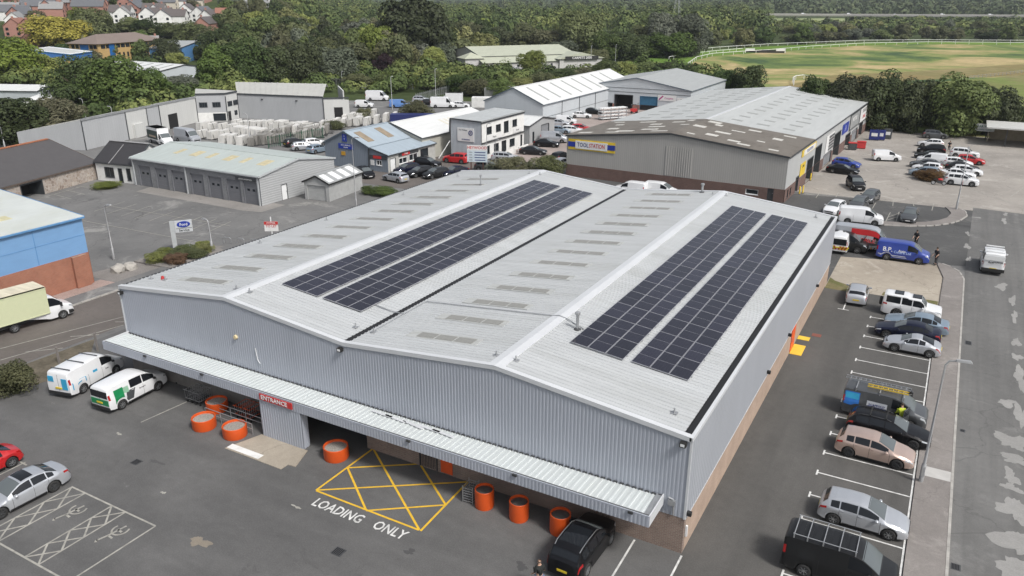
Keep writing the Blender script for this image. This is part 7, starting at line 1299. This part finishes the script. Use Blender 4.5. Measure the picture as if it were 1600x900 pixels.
# ---------------------------------------------------------------- orange planters
ORG = mt('orange_plastic', (.62, .085, .012), .45, var=.05); GRV = asphalt('planter_gravel', (.2, .18, .16), (.36, .33, .3), crack=0, seed=61, spk=.9); WATER = mt('planter_soil_dark', (.09, .085, .08), .5, var=.3, scale=4)
def pot(label, q, r, h, fill):
    t = thing('planter', label, 'planter', (q[0], q[1], 0), 0, 'orange planters under the canopy'); MB().lathe([(r*.96, 0), (r, h*.1), (r, h), (r*.97, h+.02), (r*.9, h), (r*.88, h-.14), (0, h-.14)], 28).build('tub', ORG, t, 35); MB().lathe([(r*.89, h-.12), (r*.5, h-.09), (0, h-.07)], 24).build('fill', fill, t)
for lb, q, r, h, f_ in (('leftmost orange planter in front of the trolley rails', (-30.17,-3.14), .74, .72, GRV), ('orange planter left of the concrete apron', (-27.69,-2.90), .74, .72, GRV), ('orange planter beside the yellow loading box', (-20.55,-1.70), .74, .78, GRV), ('orange planter next to the stacked wire baskets', (-10.44,-1.44), .52, 1.08, WATER), ('middle orange planter of the three near the brick corner', (-8.32,-1.45), .52, 1.08, WATER), ('orange planter beside the black suv', (-5.96,-1.38), .54, 1.1, WATER), ('orange planter pushed back under the canopy', (-31.22,-1.19), .7, .7, GRV)): pot(lb, q, r, h, f_)
# trolley bay rails, trolleys and baskets
def trolley(label, x, y, rz, mat, grp='trolleys under the canopy'):
    t = thing('trolley', label, 'trolley', (x, y, 0), rz, grp)
    for z in (.35, .95):
        for (a, b) in (((-.5, -.28), (.5, -.28)), ((.5, -.28), (.5, .28)), ((.5, .28), (-.5, .28)), ((-.5, .28), (-.5, -.28))): MB().bar((*a, z), (*b, z), .025).build('frame_bar', mat, t)
    for k in range(7):
        for s in (-1, 1): MB().bar((-.5+k/6, s*.28, .35), (-.5+k/6, s*.28, .95), .012).build('wire', METAL, t)
    MB().bar((-.6, -.28, 1.02), (-.6, .28, 1.02), .03).build('handle', mat, t); MB().box(-.48, .48, -.27, .27, .33, .35).build('tray', STEEL_D, t)
    for x_ in (-.42, .42):
        for y_ in (-.22, .22): MB().lathe([(0, -.02), (.07, -.02), (.07, .02), (0, .02)], 8, 'y', (x_, y_, .07)).build('castor', BLACK, t)
for k, (x, y) in enumerate(((-33.6, -1.0), (-33.2, -1.0), (-32.8, -1.0), (-29.0, -.9), (-28.6, -.9), (-28.2, -.9))): trolley(('grey wire trolley in the stack near the red barrier' if k < 3 else 'orange-handled trolley in the stack behind the rails'), x, y, R90, METAL if k < 3 else ORG)
rb = thing('trolley_rails', 'low steel trolley rails beside the leftmost planters', 'railing', (0, 0, 0))
for y in (-2.3, -1.5):
    for x in (-31.0, -29.6, -28.2, -26.8): MB().tube([(x, y, 0), (x, y, .75)], .025, 8).build('post', METAL, rb)
    for z in (.4, .75): MB().tube([(-31.0, y, z), (-26.8, y, z)], .025, 8).build('rail', METAL, rb)
rd = thing('red_barrier', 'red slatted barrier under the canopy end', 'barrier', (*(-36.01,0.30), 0), .05); MB().box(-.8, .8, -.05, .0, .15, .25).box(-.8, .8, -.05, .0, 1.0, 1.1).build('rail', RED_S, rd)
for k in range(9): MB().box(-.78+k*.185, -.68+k*.185, -.06, -.01, .1, 1.15).build('slat', RED_S, rd)
for s in (-1, 1): MB().box(s*.7-.05, s*.7+.05, -.3, .3, 0, .1).build('foot', BLACK, rd)
bs = thing('basket_stack', 'stack of steel wire baskets beside an orange planter', 'baskets', (*(-11.38,-1.31), 0), .1)
for k in range(6):
    z = .12+k*.16
    for (a, b) in (((-.3, -.4), (.3, -.4)), ((.3, -.4), (.3, .4)), ((.3, .4), (-.3, .4)), ((-.3, .4), (-.3, -.4))): MB().bar((*a, z), (*b, z), .025).build('basket_rim', METAL, bs)
    for q in range(5): MB().bar((-.3+q*.15, -.4, z), (-.3+q*.15, .4, z), .012).build('wire', METAL, bs)
for sx in (-1, 1):
    for sy in (-1, 1): MB().bar((sx*.3, sy*.4, 0), (sx*.3, sy*.4, 1.05), .025).build('post', METAL, bs)
# ---------------------------------------------------------------- lamp posts, signs, fences
LP = mt('lamp_post_grey', (.36, .365, .37), .5, .3, .06)
def lamp(label, q, h, rz, arm=1.1, mat=LP, r=.09, sign=None):
    t = thing('lamp_post', label, 'lamp post', (q[0], q[1], 0), rz); MB().tube([(0, 0, 0), (0, 0, 1.2), (0, 0, 1.25), (0, 0, h-.3), (.12, 0, h-.05), (arm*.5, 0, h+.05)], [r*1.5, r*1.5, r, r*.7, r*.6, r*.5], 10).build('column', mat, t, 60)
    MB().add([(arm*.4, -.1, h), (arm*.4, .1, h), (arm+.1, .13, h+.04), (arm+.1, -.13, h+.04), (arm*.4, -.07, h+.12), (arm*.4, .07, h+.12), (arm, .09, h+.14), (arm, -.09, h+.14)], [(0, 1, 2, 3), (4, 7, 6, 5), (0, 4, 5, 1), (1, 5, 6, 2), (2, 6, 7, 3), (3, 7, 4, 0)]).build('lamp_head', mat, t); MB().box(-.08, .08, -r*1.6, -r*1.4, .5, 1.1).build('access_door', mat, t)
    if sign: MB().box(-.5, .5, -.12, -.1, 3.3, 3.8).build('red_sign', RED_S, t)
    return t
lamp('tall grey lamp post on the pavement beside the rose gold car', (9.88,12.45), 7.65, .1, 1.1, r=.085)
lamp('lamp post in the empty service yard beside the blue unit', (-65.64,15.58), 5.77, .2, .8); lamp('short lamp post at the planted bed', (-58.66,22.27), 3.54, PI, .8); lamp('tall thin lamp post beside the lock-up garage', (-57.38,44.33), 9.05, 0, 1.2, r=.07); lamp('lamp post with a red sign by the corner pavement', (10.10,81.60), 7.89, R90, .6, sign=1)
lamp('lamp post of the far yard above the blue van', (-109.80,120.40), 7.71, R90, .7); lamp('lamp post beside the far fence', (-113.48,144.05), 7.56, R90, .7); lamp('lamp post behind the works roof', (-165.92,145.89), 7.71, R90, .7); lamp('lamp post among the hedge bushes', (-155.77,155.88), 4.12, R90, .7); lamp('lamp post beside the works at the left', (-138.30,67.30), 4.92, PI, 1.0); lamp('lamp post behind the works wing', (-159.45,75.12), 4.30, PI, 1.0); lamp('lamp post above the slab yard', (-106.05,72.31), 5.17, PI, 1.0); lamp('lamp post at the far left edge', (-138.89,45.99), 4.73, PI, .8)
lamp('lamp post before the white office windows', (-54.27,71.83), 7.40, 0, .7, r=.07); lamp('lamp post beside the white offices signboard', (-52.67,71.66), 5.13, 0, .5, r=.06); lamp('lamp post beyond the hall roof', (-118.66,256.90), 7.57, R90, .6); lamp('lamp post beyond the hedge near the racecourse', (-110.53,261.67), 8.05, R90, .6)
fs = thing('service_sign', 'grey pylon sign with a blue oval beside the clipped hedge', 'sign', (*(-62.11,20.58), 0), .9); MB().box(-.35, .1, -.12, .12, 0, 3.35).build('pillar', MATS['pale_trim'], fs); p_ = MB().box(.12, 1.85, -.1, .1, 2.1, 3.35).build('panel', mt('sign_silver', (.5, .52, .54), .4), fs)
m = MB().lathe([(0, -.14), (.33, -.14), (.33, -.1)], 24, 'y', (0, 0, 0)); m.v = [(x*2.0+1.0, y, z+2.95) for x, y, z in m.v]; m.build('oval', BLUE_S, fs); text('Ford', .42, 'lettering', WH_S, fs, frame((1.0, -.145, 2.93), (1, 0, 0), (0, 0, 1)), .004); MB().box(.2, 1.8, -.115, -.1, 2.5, 2.54).build('divider', GREY_D, fs); text('Service', .36, 'lettering', GREY_D, fs, frame((1.0, -.115, 2.3), (1, 0, 0), (0, 0, 1)), .004)
tl_ = thing('letting_board', 'red and white letting board above the far roof edge', 'sign', (*(-55.41,27.83), 0), .55); MB().box(-.05, .05, -.05, .05, 0, 3.0).build('post', WHITE, tl_); MB().box(-.75, .75, -.08, -.05, 1.4, 2.5).build('board', WH_S, tl_); MB().box(-.75, .75, -.1, -.08, 2.15, 2.5).build('red_band', RED_S, tl_); text('TO LET', .36, 'lettering', RED_S, tl_, frame((0, -.09, 1.95), (1, 0, 0), (0, 0, 1)), .004); text('POTTER', .26, 'lettering', WH_S, tl_, frame((0, -.105, 2.32), (1, 0, 0), (0, 0, 1)), .004)
hs_ = thing('estate_sign', 'white signboard with red lettering before the white offices', 'sign', (*(-55.57,71.09), 0), .35)
for x in (-1.0, .9): MB().box(x-.08, x+.08, 0, .1, 0, 2.1).build('post', mt('brown_post', (.09, .04, .03), .7), hs_)
MB().box(-1.6, 1.6, -.06, 0, 1.5, 3.3).build('board', mt('pale_sign', (.55, .63, .68), .5), hs_); MB().box(-1.6, 1.6, -.07, -.01, 3.3, 4.1).build('header', WH_S, hs_); text('HEYWOOD', .62, 'lettering', RED_S, hs_, frame((0, -.075, 3.7), (1, 0, 0), (0, 0, 1)), .004, .95)
for k in range(4): text('Unit', .28, 'lettering', GREY_D, hs_, frame((-1.0, -.065, 3.0-k*.4), (1, 0, 0), (0, 0, 1)), .004); MB().box(-.4, 1.3, -.07, -.06, 2.93-k*.4, 3.06-k*.4).build('print_line', DKB, hs_)
for lb, q, w in (('white banner on the fence under the dark trees', (-4.78,155.58), 4.2), ('white banner behind the grey suv', (7.19,149.91), 4.0)):
    t = thing('banner', lb, 'banner', (q[0], q[1]-1.2, 0), -.05); MB().box(-w/2, w/2, -.03, 0, .7, 1.8).build('sheet', WH_S, t); text('MOT SERVICE', .42, 'lettering', BLK_T, t, frame((-w*.13, -.035, 1.35), (1, 0, 0), (0, 0, 1)), .004); text('REPAIRS', .3, 'lettering', BLK_T, t, frame((-w*.13, -.035, .95), (1, 0, 0), (0, 0, 1)), .004)
    for x in (-w/2, w/2): MB().box(x-.05, x+.05, 0, .08, 0, 1.9).build('post', STEEL_D, t)
fp = 'concrete posts of the left fence'
for lb, q, h in (('concrete fence post beside the scruffy shrub', (-45.40,-5.89), 1.3), ('concrete fence post left of the blue graphic van', (-46.96,-2.12), 1.3), ('concrete fence post beside the canopy end', (-46.43,0.62), 1.5)): t = thing('fence_post', lb, 'post', (q[0], q[1], 0), .3, fp); MB().box(-.06, .06, -.06, .06, 0, h).build('shaft', A_PAVE, t); MB().box(-.075, .075, -.075, .075, h, h+.04).build('cap', A_PAVE, t)
def palisade(label, a, b, h=2.2, step=1.2, mat=METAL):
    t = thing('palisade_fence', label, 'fence', (0, 0, 0)); a = Vector(a); b = Vector(b); n = int((b-a).length/step)
    for k in range(n+1): p = a.lerp(b, k/n); obj('post', cached('palpost', lambda: MB().box(-.05, .05, -.05, .05, 0, 2.2).mesh('post')), mat, t, Matrix.Translation((p.x, p.y, 0)))
    for z in (.4, 1.8): MB().bar((a.x, a.y, z), (b.x, b.y, z), .05, .05).build('rail', mat, t)
    n2 = int((b-a).length/.5)
    for k in range(n2): p = a.lerp(b, (k+.5)/n2); obj('pale', cached('pale', lambda: MB().box(-.035, .035, -.01, .01, .1, 2.1).mesh('pale')), mat, t, Matrix.Translation((p.x, p.y, 0)))
palisade('grey palisade fence along the far yard hedge', (-113.35,134.92), (-118.88,165.36)); palisade('grey palisade fence across the far yard', (-163.26,155.73), (-131.27,158.17), step=2.4); palisade('palisade fence beyond the white box truck', (-118.88,165.36), (-97.33,156.63))
palisade('green mesh fence beside the slab yard', (-98.22,69.27), (-97.14,82.25), mat=mt('green_fence', (.02, .09, .05), .6), step=2.4)
by_ = 'yellow bollards by the trade warehouse'
for lb, q in (('yellow bollard nearest the warehouse corner', (-9.09,80.64)), ('yellow bollard second from the warehouse corner', (-8.77,81.25)), ('yellow bollard before the first open door', (-9.27,90.23))): t = thing('bollard', lb, 'bollard', (q[0], q[1], 0), 0, by_); MB().lathe([(.1, 0), (.1, 1.0), (.07, 1.08), (0, 1.1)], 12).build('shaft', YEL_S, t, 40); MB().lathe([(.16, 0), (.16, .04), (.1, .05)], 12).build('base', STEEL_D, t)
cr_ = thing('cycle_hoops', 'low steel hoops beside the planted bed', 'cycle rack', (*(-60.14,25.15), 0), .3)
for k in range(4): MB().tube([(k*1.6, 0, 0), (k*1.6, 0, .55), (k*1.6+.15, 0, .7), (k*1.6+.75, 0, .7), (k*1.6+.9, 0, .55), (k*1.6+.9, 0, 0)], .035, 8).build('hoop', METAL, cr_)
def rock(label, q, r, seed):
    r_ = random.Random(seed); bm = bmesh.new(); bmesh.ops.create_icosphere(bm, subdivisions=2, radius=r)
    for v in bm.verts: v.co *= r_.uniform(.8, 1.15); v.co.z = max(v.co.z*.75, -r*.3)
    me = bpy.data.meshes.new('boulder'); bm.to_mesh(me); bm.free(); o = obj('boulder', me, mt('boulder_stone', (.36, .34, .31), .95, var=.25, scale=3)); o.location = (q[0], q[1], r*.25); tag(o, label, 'boulder', 'boulders on the gravel')
rock('pale boulder nearer the brick unit', (-61.80,13.36), .75, 1); rock('darker boulder nearer the planted bed', (-61.44,14.45), .7, 2)
# window profiles rack before the gabled unit
rk = thing('profile_rack', 'steel rack of white window profiles before the gabled unit', 'rack', (*(-58.58,133.17), 0), .95)
for k in range(4):
    for s in (-1, 1): MB().box(-3+k*2-.05, -3+k*2+.05, s*.9-.05, s*.9+.05, 0, 2.6).build('upright', METAL, rk)
    for z in (.3, 1.0, 1.7, 2.4): MB().box(-3+k*2-.05, -3+k*2+.05, -.9, .9, z-.06, z).build('shelf_arm', METAL, rk)
for z in (.3, 1.0, 1.7, 2.4):
    for q in range(5): MB().box(-3.3, 3.3, -.8+q*.35, -.6+q*.35, z, z+.16).build('profile', WHITE, rk)
fl_ = thing('forklift', 'small red forklift outside the blue roller door', 'forklift', (*(-57.68,144.19), 0), .3); MB().box(-.9, .7, -.55, .55, .3, 1.1).build('body', RED_S, fl_); MB().box(.7, .8, -.45, -.35, .1, 2.4).box(.7, .8, .35, .45, .1, 2.4).build('mast', STEEL_D, fl_)
for (x, y) in ((-.6, -.5), (-.6, .5), (.5, -.5), (.5, .5)): MB().lathe([(0, -.1), (.28, -.1), (.28, .1), (0, .1)], 12, 'y', (x, y, .28)).build('wheel', TYRE, fl_)
MB().box(-.8, .4, -.5, .5, 1.95, 2.02).build('guard_roof', STEEL_D, fl_)
for (x, y) in ((-.75, -.45), (-.75, .45), (.35, -.45), (.35, .45)): MB().bar((x, y, 1.1), (x, y, 1.95), .06).build('guard_post', STEEL_D, fl_)
fk = MB().box(.8, 1.7, -.35, -.25, .12, .17).box(.8, 1.7, .25, .35, .12, .17).build('fork', STEEL_D, fl_)
# motorbike by the planter
mbk = thing('motorbike', 'dark motorbike parked beside the planter shrub', 'motorbike', (*(7.46,96.38), 0), .1)
for x in (-.7, .7):
    w_ = MB().lathe([(.22, -.06), (.3, -.06), (.32, 0), (.3, .06), (.22, .06)], 18, 'y', (x, 0, .32)).build('wheel', TYRE, mbk); MB().lathe([(0, .03), (.22, .05), (.22, -.05), (0, -.03)], 14, 'y', (x, 0, .32)).build('rim', METAL, w_)
MB().lathe([(0, -.35), (.14, -.28), (.17, 0), (.13, .3), (0, .36)], 10, 'x', (.15, 0, .82)).build('tank', RED_S, mbk, 60); MB().box(-.75, -.1, -.13, .13, .74, .84).build('seat', BLACK, mbk); MB().box(-.2, .35, -.15, .15, .3, .68).build('engine', STEEL_D, mbk); MB().tube([(.7, 0, .32), (.5, 0, .9), (.42, -.32, 1.02)], .03, 6).tube([(.5, 0, .9), (.42, .32, 1.02)], .025, 6).build('handlebar', METAL, mbk); MB().tube([(-.7, .12, .32), (-.1, .12, .35)], .05, 8).build('exhaust', METAL, mbk)
# ---------------------------------------------------------------- slab yard
SLABW = mt('white_stone_slab', (.66, .65, .62), .5, var=.1, scale=.8); SLABG = mt('grey_stone_slab', (.26, .25, .23), .6, var=.25, scale=.8); SLABP = mt('pale_grey_slab', (.48, .47, .44), .55, var=.15, scale=.8)
SM = MB(); sl_me = MB().add([(0, -1.4, .15), (.112, -1.4, .15), (.112, 1.4, .15), (0, 1.4, .15), (.2, -1.4, 1.85), (.312, -1.4, 1.85), (.312, 1.4, 1.85), (.2, 1.4, 1.85)], [(0, 3, 2, 1), (4, 5, 6, 7), (0, 1, 5, 4), (1, 2, 6, 5), (2, 3, 7, 6), (3, 0, 4, 7)]).mesh('slab')
fr_me = MB().box(-.6, 1.2, -1.0, -.9, 0, .15).box(-.6, 1.2, .9, 1.0, 0, .15).bar((.9, -.95, .1), (.55, -.95, 1.7), .06).bar((.9, .95, .1), (.55, .95, 1.7), .06).mesh('frame')
SLG = dict(w='white stone slabs leaning in the yard before the works', g='grey stone slabs leaning in the yard before the works', p='pale grey slabs leaning in the yard before the works')
def slabs(q, rz, kind, n, where=''):
    t = thing('slab_stack', 'stack of %s slabs %s' % (dict(w='white stone', g='grey stone', p='pale grey')[kind], where), 'stone slabs', (q[0], q[1], 0), rz, 'slab stacks in the stone yard'); mt_ = dict(w=SLABW, g=SLABG, p=SLABP)[kind]; obj('frame', fr_me, STEEL_D, t); hs_ = tr_rng.uniform(.8, 1.05)
    for k in range(n): obj('slab', sl_me, mt_, t, Matrix.Translation((-.62+k*.12, tr_rng.uniform(-.04, .04), 0)) @ Matrix.Diagonal((1, tr_rng.uniform(.96, 1.02), hs_, 1)))
def row(a, b, n, rz, kinds, where=''):
    a = Vector(a); b = Vector(b)
    for k in range(n): slabs(a.lerp(b, k/(n-1)), rz+tr_rng.uniform(-.12, .12), kinds[k % len(kinds)], tr_rng.randint(6, 10), where + (', first of its row' if k == 0 else ', last of its row' if k == n-1 else ', inside its row'))
row((-124.31,77.16), (-117.82,79.05), 4, .2, 'w', 'below the works office windows'); row((-116.97,70.88), (-112.25,71.95), 3, .2, 'w', 'beside the silver-white van'); row((-120.79,82.94), (-112.37,84.94), 7, .25, 'w', 'along the works long wall'); row((-111.69,85.33), (-103.73,87.14), 7, .3, 'wwp', 'beside the works end wall'); row((-113.50,76.24), (-107.22,76.47), 6, .35, 'w', 'in the middle of the slab yard'); row((-109.01,69.05), (-104.83,69.17), 3, .35, 'w', 'just behind the service garage ridge'); row((-106.16,75.44), (-104.87,81.19), 7, .5, 'ggp', 'in the grey middle rows'); row((-103.11,70.15), (-100.99,75.21), 6, .5, 'gg', 'along the green fence'); row((-106.72,83.63), (-98.67,83.05), 6, .5, 'pwg', 'before the works doorway'); row((-99.85,79.06), (-100.45,87.23), 6, .6, 'gpg', 'beside the stored old cars'); row((-105.61,91.67), (-101.53,97.94), 6, .4, 'wpw', 'behind the garage gable'); row((-107.40,100.74), (-105.59,108.35), 5, .4, 'w', 'beside the olive yard bush'); row((-99.78,98.94), (-99.16,107.63), 4, .4, 'w', 'behind the white-roofed store')

# ---------------------------------------------------------------- people
SKIN = mt('skin', (.45, .28, .2), .6, var=.05)
def skinned(name, verts, edges, radii, mat, parent, sub=1):
    me = bpy.data.meshes.new(name); me.from_pydata(verts, edges, []); o = bpy.data.objects.new(name, me); COL.objects.link(o)
    md = o.modifiers.new('skin', 'SKIN'); md.use_smooth_shade = True
    sv = me.skin_vertices[0].data if me.skin_vertices else None
    if sv is None:
        bm = bmesh.new(); bm.from_mesh(me); bm.verts.layers.skin.verify(); bm.to_mesh(me); bm.free(); sv = me.skin_vertices[0].data
    for i, r in enumerate(radii): sv[i].radius = (r, r) if not hasattr(r, '__len__') else r; sv[i].use_root = (i == 0)
    s2 = o.modifiers.new('sub', 'SUBSURF'); s2.levels = sub; s2.render_levels = sub
    bpy.context.view_layer.update(); m2 = bpy.data.meshes.new_from_object(o.evaluated_get(bpy.context.evaluated_depsgraph_get())); bpy.data.objects.remove(o)
    return obj(name, m2, mat, parent)
def person(label, q, rz, shirt, legs, hair=(.04, .03, .02), stride=.12, armf=.15, bend=0, long_sleeve=False, z=0, shorts=False, bald=False):
    t = thing('person', label, 'person', (q[0], q[1], z), rz); V = []; E = []; Rr = []
    def v(p, r): V.append(p); Rr.append(r); return len(V)-1
    def chain(i, pts):
        for p, r in pts: j = v(p, r); E.append((i, j)); i = j
        return i
    b = bend
    pel = v((0, 0, .95), (.15, .12)); ch = chain(pel, [((b*.4, 0, 1.12), (.15, .11)), ((b*.8, 0, 1.32), (.17, .12)), ((b, 0, 1.46), (.12, .09))]); nk = chain(ch, [((b*1.15, 0, 1.55), .055), ((b*1.3+.02, 0, 1.63), (.085, .08)), ((b*1.4+.02, 0, 1.75), (.075, .08))])
    hands = {}
    for s in (-1, 1):
        hip = chain(pel, [((0, s*.1, .9), .095), ((s*stride*.5, s*.11, .5), .062), ((s*stride-.03, s*.11, .1), .042), ((s*stride+.1, s*.12, .035), .035)])
        sh = chain(ch, [((b, s*.19, 1.42), .06), ((b-.02+s*armf*.2, s*.25, 1.17), .045), ((b+.05+armf, s*.23, .97), .033), ((b+.08+armf*1.2, s*.23, .91), (.028, .02))])
        base = Vector(V[sh])
        for k, (dy, ln) in enumerate(((-.024, .05), (-.008, .062), (.008, .06), (.024, .048))): chain(sh, [(tuple(base+Vector((.02, dy, -.04))), .009), (tuple(base+Vector((.045, dy, -.04-ln))), .008)])
        chain(sh, [(tuple(base+Vector((.035, -s*.035, -.02))), .009), (tuple(base+Vector((.06, -s*.045, -.05))), .008)])
    skinned('body', V, E, Rr, SKIN, t)
    sm, lm = mt('cloth_%s' % shirt[0], shirt[1], .9), mt('cloth_%s' % legs[0], legs[1], .9)
    V, E, Rr = [], [], []; pel = v((0, 0, .93), (.17, .135)); ch = chain(pel, [((b*.4, 0, 1.12), (.172, .13)), ((b*.8, 0, 1.32), (.215, .165)), ((b, 0, 1.45), (.2, .15))]); chain(ch, [((b*1.1, 0, 1.53), (.085, .08))])
    for s in (-1, 1): chain(ch, [((b, s*.19, 1.43), .1), ((b-.02+s*armf*.2, s*.25, 1.16), .075)] + ([((b+.05+armf, s*.23, .98), .045)] if long_sleeve else []))
    skinned('shirt', V, E, Rr, sm, t)
    V, E, Rr = [], [], []; pel = v((0, 0, .96), (.165, .13))
    for s in (-1, 1): chain(pel, [((0, s*.1, .88), .112), ((s*stride*.5, s*.11, .52), .078)] + ([] if shorts else [((s*stride-.03, s*.11, .1), .058)]))
    skinned('trousers', V, E, Rr, lm, t)
    hx = b*1.4+.02
    if not bald: MB().lathe([(.0, .115), (.05, .108), (.085, .07), (.098, .02), (.095, -.03)], 14, 'z', (hx-.015, 0, 1.74)).build('hair', mt('hair_dark', hair, .8), t, 60)
    else: MB().lathe([(.088, .03), (.094, .0), (.09, -.04)], 14, 'z', (hx-.012, 0, 1.73)).build('hair', mt('hair_short', (.12, .09, .07), .8), t, 60)
    for s in (-1, 1): MB().box(-.09, .17, -.045, .045, 0, .08, Matrix.Translation((s*stride, s*.12, 0))).build('shoe', BLACK, t); MB().lathe([(0, -.012), (.012, 0), (0, .012)], 6, 'x', (hx+.075, s*.032, 1.71)).build('eye', BLK_T, t); MB().box(hx-.02, hx+.02, s*.085-.008, s*.085+.008, 1.66, 1.72).build('ear', SKIN, t)
    MB().add([(hx+.07, -.012, 1.67), (hx+.07, .012, 1.67), (hx+.1, 0, 1.665), (hx+.075, 0, 1.71)], [(0, 2, 3), (1, 3, 2), (0, 1, 2)]).build('nose', SKIN, t); MB().box(hx+.06, hx+.078, -.022, .022, 1.625, 1.633).build('mouth', mt('lips', (.3, .12, .1), .6), t)
    return t
person('man in a black t-shirt and blue jeans walking at the picture bottom', (-4.89,-5.77), 2.6, ('black', (.015, .017, .016)), ('denim', (.1, .14, .22)), armf=.18, stride=.2, bald=True)
person('person in dark clothes standing behind the blue van', (6.57,61.91), -1.9, ('charcoal', (.025, .025, .027)), ('dark', (.02, .02, .022)), bend=.12, armf=.25, stride=.05)
person('person in dark clothes standing on the pavement corner', (8.79,55.52), -2.2, ('charcoal', (.025, .025, .027)), ('greytrouser', (.06, .06, .062)), bend=.08, armf=.2, stride=.06, z=.1)
person('person in a yellow safety vest at the grey van door', (8.35, 18.1), 2.0, ('hivis', (.55, .65, .05)), ('dark', (.02, .02, .022)), bend=.15, armf=.3, long_sleeve=True)
person('person in dark clothes between the two car park rows', (7.87,127.15), -1.6, ('charcoal', (.025, .025, .027)), ('dark', (.02, .02, .022)))
# ---------------------------------------------------------------- air
hz = MB().box(-3200, 2600, -700, 4200, -8, 140).build('haze', None); tag(hz, 'thin summer haze over the valley', 'haze', kind='stuff')
hm = bpy.data.materials.new('haze_air'); hm.use_nodes = True; ht = hm.node_tree; ht.nodes.clear(); pv_ = ht.nodes.new('ShaderNodeVolumePrincipled'); pv_.inputs['Color'].default_value = (.82, .88, .95, 1); pv_.inputs['Density'].default_value = .00012; pv_.inputs['Anisotropy'].default_value = .2
oo = ht.nodes.new('ShaderNodeOutputMaterial'); ht.links.new(pv_.outputs[0], oo.inputs['Volume']); hz.data.materials.append(hm)
